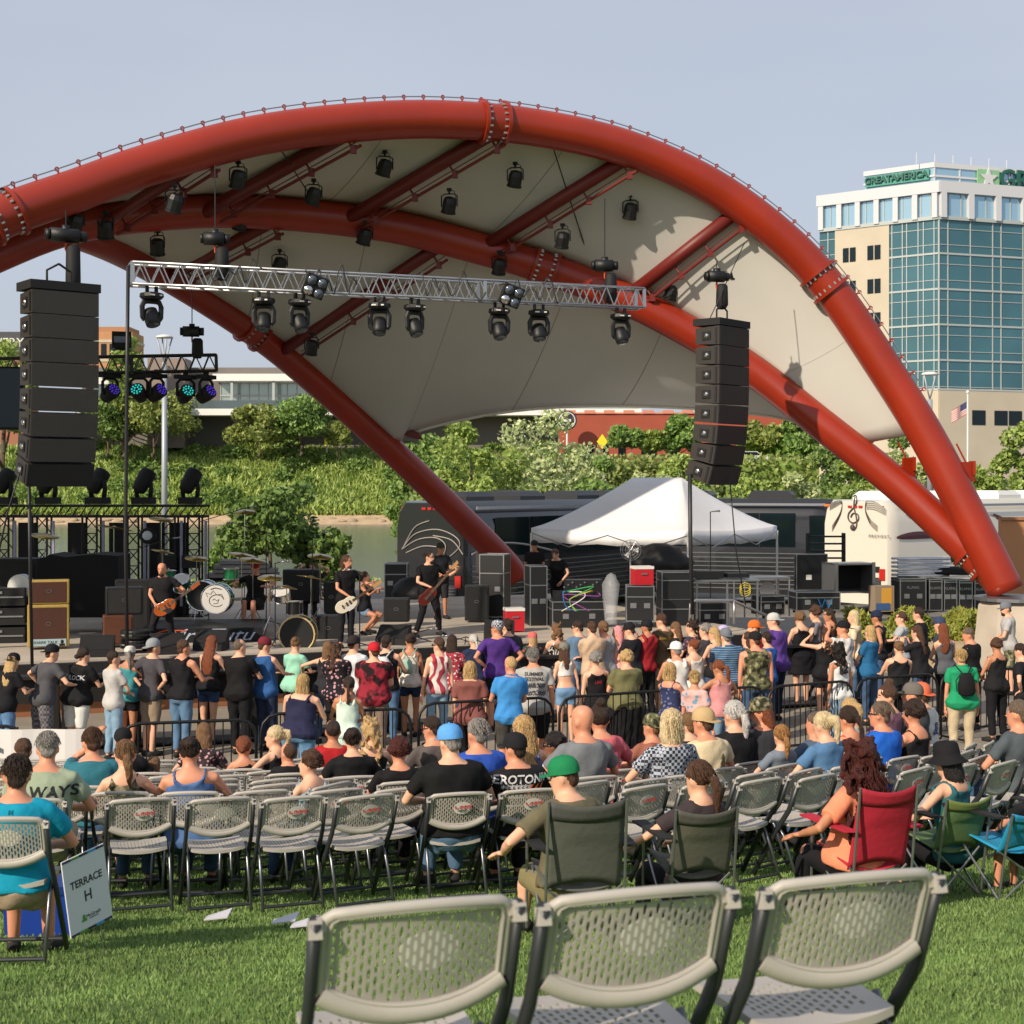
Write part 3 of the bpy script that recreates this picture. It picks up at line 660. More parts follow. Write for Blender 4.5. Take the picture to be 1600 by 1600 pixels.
def sheet(A, B_, sag, name, n=60, m=10, off0=.3, off1=.3, thick=.012):
    A = resample(A, n); B_ = resample(B_, n); v = []; top = []
    for i in range(n):
        for j in range(m + 1):
            t = j / m; p = A[i].lerp(B_[i], t) + V((0, 0, -sag * 4 * t * (1 - t) * sin(pi * min(1, max(0, i / (n - 1)))) ** .5 + off0 * (1 - t) + off1 * t)); v.append(p - OC)
    f = [(i * (m + 1) + j, i * (m + 1) + j + 1, (i + 1) * (m + 1) + j + 1, (i + 1) * (m + 1) + j) for i in range(n - 1) for j in range(m)]
    s_ = MB(); s_.add(v, f); o = s_.build(name, M_fab, canopy, True)
    md = o.modifiers.new('thickness', 'SOLIDIFY'); md.thickness = thick; md.offset = 1
    for i in range(8, n - 4, 9):
        q = MB(); q.tube([V(v[i * (m + 1) + j]) + V((0, 0, -.012)) for j in range(m + 1)], .016, 4, flat=.4); q.build('seam', mat('seam_tape', '8f897c', .8), canopy)
    return A, B_
pA = at_px(Fc, 1452)[0]; pB = at_px(Mc, 1352)[0]
A1, B1 = sheet(cut(Fc, -300, 1450) + [pA], cut(Mc, -300, 1352) + [pB], .16, 'roof_fabric', off0=.2, off1=.33)
edge = [P(x, y, Y) for x, y, Y in [(632, 686, 38.6), (690, 669, 38.4), (780, 651, 38), (870, 642, 37.6), (960, 640, 37), (1060, 643, 36.3), (1150, 650, 35.6), (1235, 662, 34.9), (1330, 690, 34.2)]]
Bl = cut(Bc, -300, 632)
rear = Bl + catmull(edge, 4)
fr = cut(Mc, -300, 1340)
LB = sum((Bl[i + 1] - Bl[i]).length for i in range(len(Bl) - 1))
sheet(fr, rear, .25, 'roof_fabric', n=90, m=14, off0=.33, off1=.12)
b = MB(); b.tube([p - OC + V((0, 0, .1)) for p in catmull(edge, 4)], .045, 8); b.build('edge_hem', mat('hem_white', 'd6d0c2', .7), canopy, True)
# seams of the membrane
sm = MB()
for (x0, y0, Y0, x1, y1, Y1) in [(602, 655, 38.2, 1000, 400, 34.2), (1000, 640, 36.8, 1300, 490, 34.6)]: pass
# corner plates
for (pts, Yc) in [([(618, 672), (640, 684), (662, 688), (655, 676), (635, 668)], 38.5), ([(1336, 662), (1352, 668), (1375, 688), (1404, 684), (1392, 672), (1362, 662)], 33.6)]:
    b = MB(); c0 = P(pts[0][0], pts[0][1], Yc) - OC; poly = [((px - pts[0][0]) / F * Yc, -(py - pts[0][1]) / F * Yc) for px, py in pts]
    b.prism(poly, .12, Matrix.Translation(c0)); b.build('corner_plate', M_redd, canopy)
for c, px in ((Mc, 1398), (Fc, 1490)):
    p, t = at_px(c, px); b = MB(); q = p - OC + V((.28, -.1, .32)); b.box(q, (.3, .06, .42), radians(15)); b.box(q + V((.12, .1, .08)), (.06, .3, .3)); b.tube([q + V((0, 0, .1)), q + V((-.25, 0, .6))], .02, 6); b.build('cable_anchor', M_red, canopy)
t = thing('arch_footing', 'grey concrete footing block under the right foot of the red arches', 'footing', (10.65, 31.1, 0)); b = MB(); b.lathe([(1.0, 0), (.95, .2), (.8, 1.55), (.74, 1.66)], 8); b.build('plinth', M_conc, t); b = MB(); b.lathe([(.86, 1.66), (.86, 1.73), (.5, 1.75)], 24); b.build('cap_plate', M_steel, t)
t = thing('arch_footing', 'low concrete footing under the rear leg behind the tent', 'footing', (Bc[-1].x, Bc[-1].y, 0)); b = MB(); b.lathe([(.8, 0), (.7, .5)], 8); b.build('plinth', M_conc, t)
# thin guy wires of the roof
for (x0, y0, c0, x1, y1, Y1) in [(855, 235, Fc, 925, 420, 33.5), (422, 235, Fc, 500, 330, 32)]:
    a, _ = at_px(c0, x0); b = MB(); b.tube([a - OC, P(x1, y1, Y1) - OC], .015, 5); b.build('guy_wire', M_wire, canopy)

# ---------------- hanging lamps ----------------
def par_lamp():
    t = thing('stage_lamp', 'x', 'stage lamp', (0, 0, 0), 0, 'black flood lamps under the canopy rails')
    b = MB(); b.tube([(0, 0, 0), (0, 0, -.12)], .025, 6); b.box((0, 0, -.02), (.09, .09, .06)); b.build('clamp', M_blk2, t)
    b = MB(); b.tube([(-.17, 0, -.38), (-.17, 0, -.15), (-.1, 0, -.11), (.1, 0, -.11), (.17, 0, -.15), (.17, 0, -.38)], .014, 6); b.build('yoke', M_blk2, t)
    R_ = Matrix.Rotation(radians(14), 4, 'Y') @ Matrix.Rotation(radians(20), 4, 'X'); b = MB(); b.T = Matrix.Translation((0, 0, -.34)) @ R_
    b.lathe([(.06, .17), (.12, .15), (.15, .06), (.15, -.14), (.165, -.15), (.165, -.18), (.14, -.18)], 10); bo = b.build('lamp_body', M_blk, t)
    b = MB(); b.T = Matrix.Translation((0, 0, -.34)) @ R_; b.lathe([(.14, -.185), (.05, -.20), (0.01, -.205)], 10); b.build('lens', M_glassl, bo)
    b = MB(); b.tube([(0, 0, 0), (.1, .05, -.05), (.14, .04, -.25), (.05, .03, -.3)], .008, 5); b.build('cable', M_blk2, t)
    return t
par0 = par_lamp(); first = [True]
pu = []
bays = ['first', 'second', 'third', 'fourth', 'fifth']
for px, py, Y, lb in [(601, 236, 30.6, 'round black lamp hanging highest, just under the crown of the front arch at left'), (805, 254, 31.3, 'black lamp beside the bolted collar at the top of the front arch'), (985, 305, 32.2, 'black lamp at the upper end of the third rafter'),
    (372, 252, 28.6, 'black lamp hanging close under the front arch, above the left chain hoist'), (273, 288, 27.5, 'black lamp second nearest to the left end of the front arch'), (490, 280, 30.2, 'black lamp halfway along the second rafter rail'), (702, 295, 31.2, 'black lamp halfway along the middle rafter rail'), (879, 350, 32, 'black lamp at the middle of the third rafter rail'),
    (1050, 432, 33.3, 'black lamp at the lower part of the last rafter rail at right'), (376, 322, 31.5, 'dark lamp against the shaded middle arch, left one'), (570, 345, 32, 'dark lamp against the shaded middle arch, centre one'), (780, 392, 32.6, 'dark lamp against the shaded middle arch, right one'),
    (246, 360, 31, 'dark lamp below the middle arch near its left end'), (437, 390, 33, 'small lamp hanging alone under the middle arch on the rear rail'), (487, 520, 35, 'lowest lamp, hanging beside the rear leg elbow'), (165, 330, 28, 'dark lamp in the shadow under the front arch, second from left'), (117, 320, 27, 'dark lamp in the shadow under the front arch, farthest left'), (1146, 398, 32.8, 'silvery lamp at the end of the last rafter near the right hoist')]:
    place(par0, pu, P(px, py, Y), rnd.uniform(-.4, .4), lb)
    # hanger up to the roof steel
# ---------------- moving heads, trusses ----------------
def moving_head():
    t = thing('moving_head_light', 'x', 'moving light', (0, 0, 0), 0, 'moving head lights hung under the trusses')
    b = MB(); b.box((-.1, 0, -.05), (.06, .06, .14)); b.box((.1, 0, -.05), (.06, .06, .14)); b.build('clamp', M_blk2, t)
    b = MB(); b.lathe([(.12, -.1), (.24, -.13), (.25, -.2), (.2, -.25), (.05, -.26)], 12); b.T = Matrix(); bb = b.build('base', M_blk, t)
    b = MB(); b.box((-.09, -.24, -.18), (.1, .01, .03)); b.box((.1, -.235, -.18), (.06, .01, .03)); b.build('display', M_white, bb)
    b = MB(); 
    for s_ in (-1, 1): b.tube([(s_ * .06, 0, -.28), (s_ * .17, 0, -.31), (s_ * .21, 0, -.4), (s_ * .2, 0, -.62), (s_ * .15, 0, -.68)], .045, 8, flat=1.3)
    b.tube([(-.17, 0, -.3), (.17, 0, -.3)], .045, 8); b.build('yoke', M_blk, t)
    hd = MB(); hd.T = Matrix.Translation((0, 0, -.6)) @ Matrix.Rotation(radians(-25), 4, 'X'); hd.lathe([(.06, .17), (.13, .15), (.155, .04), (.16, -.1), (.145, -.2), (.13, -.21)], 14); h_ = hd.build('lamp_head', M_blk, t, True)
    l = MB(); l.T = hd.T; l.lathe([(.12, -.212), (.06, -.225), (.01, -.23)], 14); l.build('lens', M_glassl, h_)
    return t
mh0 = moving_head(); mh0.scale = (.86, .86, .86); mu_ = []
def truss(a, b_, s, name, label, m, bays_n, group=None, cat='truss', chord=.025):
    a = V(a); b_ = V(b_); d = b_ - a; L = d.length; rz = atan2(d.y, d.x); el = math.asin(d.z / L)
    t = thing(name, label, cat, a, rz, group); t.rotation_euler = (0, -el, rz)
    c = MB(); h = s / 2
    for y in (-h, h):
        for z in (-h, h): c.cyl((0, y, z), (L, y, z), chord, n=8)
    c.build('chord_frame', m, t, True)
    c = MB(); n = bays_n
    for i in range(n):
        x0 = L * i / n; x1 = L * (i + 1) / n; xm = (x0 + x1) / 2
        for y in (-h, h): c.cyl((x0, y, -h), (xm, y, h), chord * .5, n=5); c.cyl((xm, y, h), (x1, y, -h), chord * .5, n=5)
        for z in (-h, h): c.cyl((x0, -h, z), (x1, h, z), chord * .45, n=5)
    c.build('lacing', m, t)
    c = MB()
    for i in (0, .33, .66, 1):
        x = L * i
        for y in (-h, h): c.box((x, y, 0), (.07, .03, s * .95))
        c.box((x, 0, h), (.05, s, .03)); c.box((x, 0, -h), (.05, s, .03))
    c.build('end_plates', m, t); return t
TA = V((X(205, 26), 26, Z(428, 26))); TB = V((X(1000, 29.6), 29.6, Z(467, 29.6)))
truss(TA, TB, .38, 'lighting_truss', 'long silver aluminium truss hanging across the stage front', M_alu, 30)
for px, lb in [(237, 'black moving light at the left end of the silver truss'), (412, 'black moving light on the silver truss, left of a four lens blinder'), (468, 'black moving light directly under the left four lens blinder'), (593, 'left one of the middle pair of moving lights on the silver truss'), (648, 'right one of the middle pair of moving lights on the silver truss'), (780, 'moving light directly under the right four lens blinder'), (842, 'moving light right of the right blinder on the silver truss'), (970, 'pale moving light pointing down at the right end of the silver truss')]:
    t_ = (px - 205) / 795; k = t_ * 26 / (29.6 - t_ * 3.6); p = TA.lerp(TB, k)
    place(mh0, mu_, p + V((0, 0, -.22)), radians(21) + rnd.uniform(-.5, .5), lb)
def blinder(px, lb):
    t_ = (px - 205) / 795; k = t_ * 26 / (29.6 - t_ * 3.6); p = TA.lerp(TB, k) + V((0, -.4, -.12))
    t = thing('blinder_light', lb, 'blinder light', p, radians(21), 'four lens blinders on the silver truss'); t.rotation_euler = (radians(20), radians(18), radians(21))
    b = MB(); b.box((0, .05, 0), (.4, .12, .4)); b.box((0, .2, .1), (.1, .3, .06)); b.build('housing', M_blk2, t)
    for x in (-.1, .1):
        for z in (-.1, .1): q = MB(); q.tube([(x, -.01, z), (x, -.035, z)], .085, 14); q.tube([(x, -.035, z), (x, -.05, z)], [.05, .045], 10); q.build('lens', M_glassl if x > 0 or z > 0 else M_chrome, t, True)
blinder(497, 'left four lens blinder on the silver truss'); blinder(800, 'right four lens blinder on the silver truss')
# hoists
def hoist(px, py, Y, top, label, s=1.0, bag=1):
    p = P(px, py, Y); t = thing('chain_hoist', label, 'chain hoist', p, rnd.uniform(0, .6)); H = Z(top, Y) - p.z
    b = MB(); b.tube([(0, 0, .15), (0, 0, H)], .012, 5); b.tube([(.03, 0, -.2), (.03, 0, -.6)], .015, 5); b.build('chain', M_wire, t)
    b = MB(); b.cyl((-.2 * s, 0, 0), (.16 * s, 0, 0), .12, n=14); b.cyl((.16 * s, 0, 0), (.26 * s, 0, 0), .09, n=12); b.cyl((-.26 * s, 0, 0), (-.2 * s, 0, 0), .09, n=12); b.box((0, 0, .1), (.12, .1, .14)); b.build('motor', M_blk, t, True)
    b = MB(); b.lathe([(.08, -.15), (.12, -.2), (.13, -.65 * bag), (.08, -.75 * bag), (.01, -.76 * bag)], 10, (.12, 0, 0)); b.build('chain_bag', M_blk2, t, True)
    b = MB(); b.tube([(0, 0, -.12), (0, .02, -.22), (.03, 0, -.3)], .02, 6); b.build('hook', mat('hook_red', 'd04a2a', .5), t)
hoist(103, 368, 24.6, 330, 'black chain hoist with long bag above the left speaker column', 1.3, 1.3)
hoist(336, 373, 26.6, 258, 'black chain hoist with hanging bag over the silver truss, left one'); hoist(945, 415, 29.4, 310, 'shiny black hoist over the right part of the silver truss'); hoist(1120, 432, 30.6, 408, 'silver chain hoist above the right speaker column', 1, .9); hoist(300, 518, 33, 425, 'small black hoist over the rear dark truss', 1, .8)
# dark rear truss with coloured lights
D0 = P(-60, 574, 32.5); D1 = P(338, 567, 33.5)
truss(D0, D1, .36, 'lighting_truss', 'dark steel truss hanging at the left with coloured lamps', mat('dark_truss', '2e2c28', .5, .4), 18)
M_cy = mat('lamp_cyan', '38d8d0', .3, emit=.7); M_vi = mat('lamp_violet', '5a3ad8', .3, emit=.5)
def wash(px, py, Y, rz, m, lb):
    t = thing('moving_head_light', lb, 'moving light', P(px, py, Y), rz, 'coloured lamps on the dark truss')
    b = MB(); b.box((0, 0, -.06), (.5, .16, .09)); b.box((0, 0, .02), (.1, .08, .12)); b.build('base', M_blk2, t)
    b = MB(); b.tube([(-.2, 0, -.5), (-.2, 0, -.2), (-.12, 0, -.12), (.12, 0, -.12), (.2, 0, -.2), (.2, 0, -.5)], .035, 6); b.build('yoke', M_blk2, t)
    T = Matrix.Translation((0, 0, -.45)) @ Matrix.Rotation(radians(62), 4, 'X'); h = MB(); h.T = T; h.lathe([(.05, -.22), (.14, -.2), (.17, 0), (.17, .16), (.15, .17)], 14); hh_ = h.build('lamp_head', M_blk2, t, True)
    l = MB(); l.T = T; 
    if m:
        for r_, n_ in ((.11, 10), (.055, 5)):
            for i in range(n_): a = 2 * pi * i / n_; l.ell((r_ * cos(a), r_ * sin(a), .17), .022, 6, 4)
        l.build('lens', m, hh_)
    else: l.lathe([(.15, .165), (.05, .18)], 12); l.build('lens', M_glassl, hh_)
for a in [(172, 583, 33, .9, M_vi, 'violet lamp under the left part of the dark truss'), (217, 583, 33.1, -.1, M_cy, 'cyan honeycomb lamp facing the audience under the dark truss'), (245, 583, 33.2, 1.0, M_vi, 'violet lamp next to the cyan one under the dark truss'), (290, 585, 33.3, .6, M_cy, 'lamp turned aside with a thin cyan glow under the dark truss'), (322, 585, 33.4, 1.0, M_vi, 'violet lamp at the right end of the dark truss')]: wash(*a)
t = thing('flood_light', 'square black flood light standing on the dark truss', 'flood light', P(190, 545, 33), .3); b = MB(); b.box((0, 0, .2), (.42, .2, .36)); b.build('housing', M_blk2, t); b = MB(); b.box((0, -.11, .2), (.34, .02, .14)); b.build('lens', M_glassl, t); b = MB(); b.box((0, 0, .0), (.3, .06, .06)); b.build('bracket', M_blk2, t)
# video screen wall at left edge
t = thing('video_screen', 'black side of a video screen at the left edge of the picture', 'screen', P(-40, 668, 30), radians(10)); b = MB(); b.box((0, 0, .6), (1.95, .3, 1.28)); b.build('panel', M_blk2, t); b = MB(); b.box((0, -.17, .6), (1.85, .02, 1.2)); b.build('display', M_gld, t)

# ---------------- line arrays ----------------
M_spk = mat('speaker_paint', '2c2825', .6, bump=.2, bs=120); M_horn = mat('speaker_front', '4a413a', .65, var=.1, vs=30); M_grl = mat('speaker_grille', '131315', .55, bump=.8, bs=260)
def line_array(px, py, Y, yaw, n, bh, W, D, label, curve):
    p = P(px, py, Y); t = thing('line_array_speaker', label, 'speaker column', p, yaw)
    b = MB(); b.box((0, 0, .02), (W + .06, D + .06, .14)); b.tube([(-.2, 0, .09), (-.2, 0, .3), (0, 0, .42)], .02, 6); b.tube([(.2, 0, .09), (.2, 0, .3), (0, 0, .42)], .02, 6); b.build('flying_frame', M_blk2, t)
    pos = V((0, 0, -.06)); ang = 0
    for i in range(n):
        da = radians(curve[i]); ang += da
        dn = V((0, sin(ang), -cos(ang)))*bh
        dn = V((0, -sin(-ang), -cos(ang))) * bh
        c = pos + dn * .5; R_ = Matrix.Rotation(ang, 4, 'X')
        T = Matrix.Translation(c) @ R_
        b = MB(); b.T = T; h = bh / 2 - .008
        # wedge-shaped cabinet, splayed front
        b.add([(-W / 2, -D / 2, -h), (W / 2, -D / 2, -h), (W / 2 * .96, D / 2, -h * .86), (-W / 2 * .96, D / 2, -h * .86), (-W / 2, -D / 2, h), (W / 2, -D / 2, h), (W / 2 * .96, D / 2, h * .86), (-W / 2 * .96, D / 2, h * .86)], [(0, 3, 2, 1), (4, 5, 6, 7), (1, 2, 6, 5), (2, 3, 7, 6), (3, 0, 4, 7), (0, 1, 5, 4)])
        o = b.build('speaker_box', M_spk, t)
        f = MB(); f.T = T; f.box((0, -D / 2 - .012, 0), (W - .01, .02, bh - .012)); f.build('grille', M_grl, o)
        for q in (-1, 1):
            f = MB(); f.T = T; f.box((q * (W / 2 + .004), .02, 0), (.012, D * .34, bh * .42)); f.k = 1; f.ell((q * (W / 2 + .012), .02, 0), (.02, D * .1, bh * .12), 8, 6); f.build('handle_cup', [M_blk2, M_chrome], o)
        for q in (-1, 1): s_ = MB(); s_.T = T; s_.box((q * (W / 2 + .006), -D / 2 + .08, 0), (.012, .05, bh * .8)); s_.build('rigging_plate', M_blk, o)
        pos = pos + dn
    return t
line_array(92, 452, 24.3, radians(38), 8, .392, 1.12, .6, 'tall black speaker column hanging at the left of the stage', [0, 0, .3, .7, 2, 4, 5, 6])
line_array(1128, 508, 30.2, radians(50), 8, .395, 1.12, .58, 'black speaker column hanging right of the stage in front of the tent', [0, 0, .4, 1, 2, 3, 4.5, 6])
def rope(pts, r, lb, name='hanging_cable', m=M_wire, cat='cable'):
    b = MB(); b.tube(pts, r, 5); return tag(b.build(name, m, None, True), lb, cat)
rope([P(200, 415, 26), P(198, 600, 26.1), P(196, 850, 26.3), P(199, 1035, 26.5)], .035, 'thick black cable running down from the left end of the silver truss')
rope([P(30, 740, 24), P(12, 800, 24.2), P(-10, 900, 24.5)], .015, 'thin rope from the left speaker column down to the left edge')
rope([P(45, 745, 24.3), P(47, 900, 24.5), P(50, 1040, 25)], .03, 'pale cable hanging straight from the left speaker column')
rope([P(1078, 740, 30), P(1079, 850, 30), P(1082, 960, 30)], .045, 'dark cable bundle hanging from the right speaker column')
rope([P(1140, 745, 30.2), P(1150, 860, 30.6), P(1165, 945, 31)], .014, 'thin line slanting down from the right speaker column')
rope([P(1163, 380, 31), P(1122, 470, 30.4), P(1108, 500, 30.4)], .01, 'thin line beside the right hoist')
rope([P(300, 425, 33), P(300, 500, 33)], .01, 'thin chain above the rear hoist')
# cable mess along the truss
for i, (x0, x1) in enumerate([(330, 420), (480, 560), (660, 760), (780, 880)]):
    a = (x0 - 205) / 795; p0 = TA.lerp(TB, a * 26 / (29.6 - a * 3.6)); a = (x1 - 205) / 795; p1 = TA.lerp(TB, a * 26 / (29.6 - a * 3.6)); q = random.Random(i); pts = []
    for j in range(12): pts.append(p0.lerp(p1, j / 11) + V((0, -.25 + q.uniform(-.05, .05), .22 + q.uniform(-.45, .12))))
    rope(catmull(pts, 4), .012, 'black cable looping along the silver truss, %s bundle from the left' % ['first', 'second', 'third', 'last'][i], 'truss_cable')

# ---------------- floor rig at left back ----------------
M_dtr = mat('dark_truss2', '17171a', .5, .3)
Yr = 34.5
def rigx(px): return X(px, Yr)
b = MB()
for y in (0, .35):
    for z in (3.6, 3.35): b.cyl((rigx(-20), Yr + y, z), (rigx(322), Yr + y, z), .03, n=6)
for px in range(-20, 322, 12): b.cyl((rigx(px), Yr, 3.35), (rigx(px + 12), Yr, 3.6), .015, n=5)
tag(b.build('rig_beam', M_dtr), 'dark horizontal beam joining the black lighting towers', 'truss')
for i, px in enumerate((2, 62, 140, 205, 262, 300)):
    t = thing('lighting_tower', 'black lattice lighting tower behind the band, %s' % ['at the left edge of the picture', 'second from the left edge', 'under the second projector head', 'under the third projector head', 'left of the last projector head', 'at the right end of the beam'][i], 'lighting tower', (rigx(px), Yr, 1.0), 0, 'black lattice towers')
    w_ = .34; b = MB()
    for x in (-w_ / 2, w_ / 2):
        for y in (0, .34): b.cyl((x, y, 0), (x, y, 2.36), .026, n=6)
    n_ = 6
    for k_ in range(n_):
        z0 = .05 + k_ * .38; b.cyl((-w_ / 2, 0, z0), (w_ / 2, 0, z0 + .38), .014, n=5); b.cyl((w_ / 2, .34, z0), (-w_ / 2, .34, z0 + .38), .014, n=5); b.cyl((-w_ / 2, 0, z0), (w_ / 2, 0, z0), .014, n=5)
    b.build('lattice', M_dtr, t); b = MB(); b.box((0, .17, .02), (.6, .6, .03)); b.build('base_plate', M_dtr, t)
    b = MB(); b.box((w_ / 2 + .16, -.04, 1.25), (.06, .05, 2.0)); b.build('light_bar', mat('bar_tube', '8f8fa8', .4), t)
    b = MB(); b.box((-w_ / 2 - .22, .3, 1.1), (.42, .03, 2.2)); b.build('drape', M_blk2, t)
    if i in (2, 4, 5): b = MB(); b.box((0, -.08, 1.3), (.42, .12, .3)); 
    if i in (2, 4, 5):
        for z in np.linspace(1.2, 1.42, 6): b.box((0, -.15, z), (.38, .02, .012))
        b.build('led_panel', M_blk, t)
def beam_head(px, lb):
    t = thing('projector_head', lb, 'moving light', (rigx(px), Yr + .15, 3.63), rnd.uniform(-.3, .3), 'black projector heads standing on the beam')
    b = MB(); b.box((0, 0, .09), (.46, .4, .16)); b.build('base', M_blk2, t)
    b = MB(); 
    for s_ in (-1, 1): b.tube([(s_ * .16, 0, .15), (s_ * .19, 0, .35), (s_ * .17, 0, .58)], .05, 8, flat=1.4)
    b.build('yoke', M_blk2, t, True)
    b = MB(); b.T = Matrix.Translation((0, 0, .55)) @ Matrix.Rotation(radians(-28), 4, 'X') @ Matrix.Rotation(radians(18), 4, 'Y'); b.lathe([(.09, -.3), (.16, -.26), (.18, -.05), (.2, .12), (.19, .26), (.12, .3)], 14); b.build('lamp_head', M_blk2, t, True)
for px, lb in [(3, 'black projector head at the left edge of the picture'), (72, 'black projector head below the left speaker column'), (150, 'black projector head right of the left speaker column'), (222, 'black projector head left of the grey lamp pole'), (295, 'black projector head at the right end of the beam')]: beam_head(px, lb)
t = thing('spot_lamp', 'round lamp with bright lens beside the towers behind the bald guitarist', 'spot lamp', P(232, 838, 33.8)); b = MB(); b.T = Matrix.Rotation(radians(80), 4, 'X'); b.lathe([(.08, -.15), (.17, -.1), (.19, .1), (.17, .12)], 16); b.build('housing', M_blk2, t, True); b = MB(); b.ell((0, -.1, 0), (.13, .05, .13), 12, 6); b.build('lens', mat('lamp_frost', 'c9cdd2', .3), t, True); b = MB(); b.cyl((0, 0, -.15), (0, 0, -1.8), .02, n=6); b.build('stand', M_steel, t)

# ---------------- crowd fences ----------------
M_fen = mat('fence_black', '161618', .45, .2)
def fence(p0, p1, label, n=16, h=1.1):
    d = V(p1) - V(p0); L = hypot(d.x, d.y); t = thing('crowd_barrier', label, 'crowd barrier', p0, atan2(d.y, d.x), 'black crowd barriers'); t.rotation_euler = (0, -math.asin(max(-.3, min(.3, d.z / L))), atan2(d.y, d.x))
    b = MB(); R_ = .22; pts = [(0, 0, .12), (0, 0, h - R_)] + [(R_ - R_ * cos(a), 0, h - R_ + R_ * sin(a)) for a in (.5, 1.0, 1.57)] + [(L - R_ + R_ * sin(a), 0, h - R_ + R_ * cos(a)) for a in (0, .5, 1.0, 1.57)] + [(L, 0, .12)]
    b.tube(pts, .021, 8, up=(0, 1, 0)); b.tube([(0, 0, .2), (L, 0, .2)], .018, 8); b.build('frame', M_fen, t, True)
    for i in range(1, n): b = MB(); b.cyl((L * i / n, 0, .2), (L * i / n, 0, h - .01), .009, n=5); b.build('bar', M_fen, t)
    for x in (.25, L - .25): b = MB(); b.tube([(x, -.3, 0), (x, -.25, .06), (x, .25, .06), (x, .3, 0)], .018, 6); b.build('foot', M_fen, t)
def FP(px, py):      # a rail point at 1.1 m over the plaza
    Y = (CZ - 1.1) * F / (py - HY); p = P(px, py, Y); return V((p.x, p.y, G(p.x, p.y)))
for a, b_, lb in [((-140, 1142), (38, 1138), 'black crowd barrier at the left edge with a white banner'), ((188, 1135), (400, 1126), 'black crowd barrier behind the woman in the strappy denim top'), ((408, 1118), (642, 1108), 'black crowd barrier behind the man in the red tee'), ((654, 1101), (864, 1090), 'black crowd barrier behind the bright blue polo man seen from the lawn'), ((874, 1091), (1062, 1078), 'black crowd barrier beyond the bald man in grey'), ((1066, 1080), (1196, 1073), 'black crowd barrier the woman in the pink tank leans on'), ((1200, 1074), (1332, 1064), 'black crowd barrier below the wavy haired woman in white'), ((1338, 1062), (1465, 1053), 'black crowd barrier left of the woman in the green polo'), ((1470, 1053), (1610, 1043), 'black crowd barrier at the right edge, right of the green polo')]:
    fence(FP(*a), FP(*b_), lb)
t = thing('banner', 'white cloth banner with yellow corner hung over the left barrier', 'banner', FP(-10, 1140) + V((0, -.07, 0)), radians(2)); b = MB(); nx_ = 16
for i in range(nx_):
    x0, x1 = -.8 + i * .13, -.8 + (i + 1) * .13; b.k = 0 if i < 13 else 0
    y0, y1 = .02 * sin(i * 1.3), .02 * sin((i + 1) * 1.3)
    b.add([(x0, y0, .35), (x1, y1, .35), (x1, y1, 1.08), (x0, y0, 1.08)], [(0, 1, 2, 3)])
b.k = 1; b.add([(1.0, -.03, .36), (1.27, -.03, .36), (1.27, -.03, .62)], [(0, 1, 2)]); b.k = 2; b.add([(-.2, -.03, .95), (.12, -.03, .8), (.12, -.03, .86), (-.15, -.03, 1.0)], [(0, 1, 2, 3)])
b.build('cloth', [mat('banner_white', 'd6d2d0', .8), mat('banner_yellow', 'd9b83a', .8), mat('banner_grey', '5d646a', .8)], t)
# stage front barrier with posts
SBY = 22.6
M_bar = mat('barrier_black', '131314', .6)
def stage_barrier(x0, x1, y0, y1, lb):
    p0 = V((x0, y0, 0)); p1 = V((x1, y1, 0)); d = p1 - p0; L = d.length; t = thing('stage_barrier', lb, 'stage barrier', p0, atan2(d.y, d.x), 'black stage front barriers')
    b = MB(); b.box((L / 2, 0, 1.12), (L, .3, .05)); b.build('top_shelf', M_bar, t); b = MB(); b.box((L / 2, .02, .9), (L, .05, .38)); b.build('panel', M_bar, t)
    for x in (.05, L - .05):
        b = MB(); b.box((x, 0, .55), (.11, .12, 1.1)); b.tube([(x, .05, .9), (x + .02, .75, 0)], .03, 6); b.build('post', M_bar, t)
    b = MB(); b.box((L / 2, 0, .06), (L, .5, .03)); b.build('foot_plate', M_bar, t)
for i, (xa, xb) in enumerate([(-40, 92), (97, 205), (210, 320), (325, 402)]):
    stage_barrier(X(xa, SBY + i * .25), X(xb, SBY + i * .25 + .25), SBY + i * .25, SBY + i * .25 + .25, 'black stage front barrier section, %s' % ['at the left edge of the picture', 'below the woman in white shorts', 'before the charcoal tee man and the tank top', 'below the bald man in black'][i])
for i in range(6):
    a0 = V((-3.9 + i * 2.0, 23.8 + i * .75, 0)); stage_barrier(a0.x, a0.x + 1.85, a0.y, a0.y + .7, 'black stage front barrier section hidden in the crowd, %s' % ['under the mint tee', 'under the red cap man', 'under the navy tee woman', 'behind the purple bandana man', 'behind the beige tee man', 'behind the pink haired woman'][i])
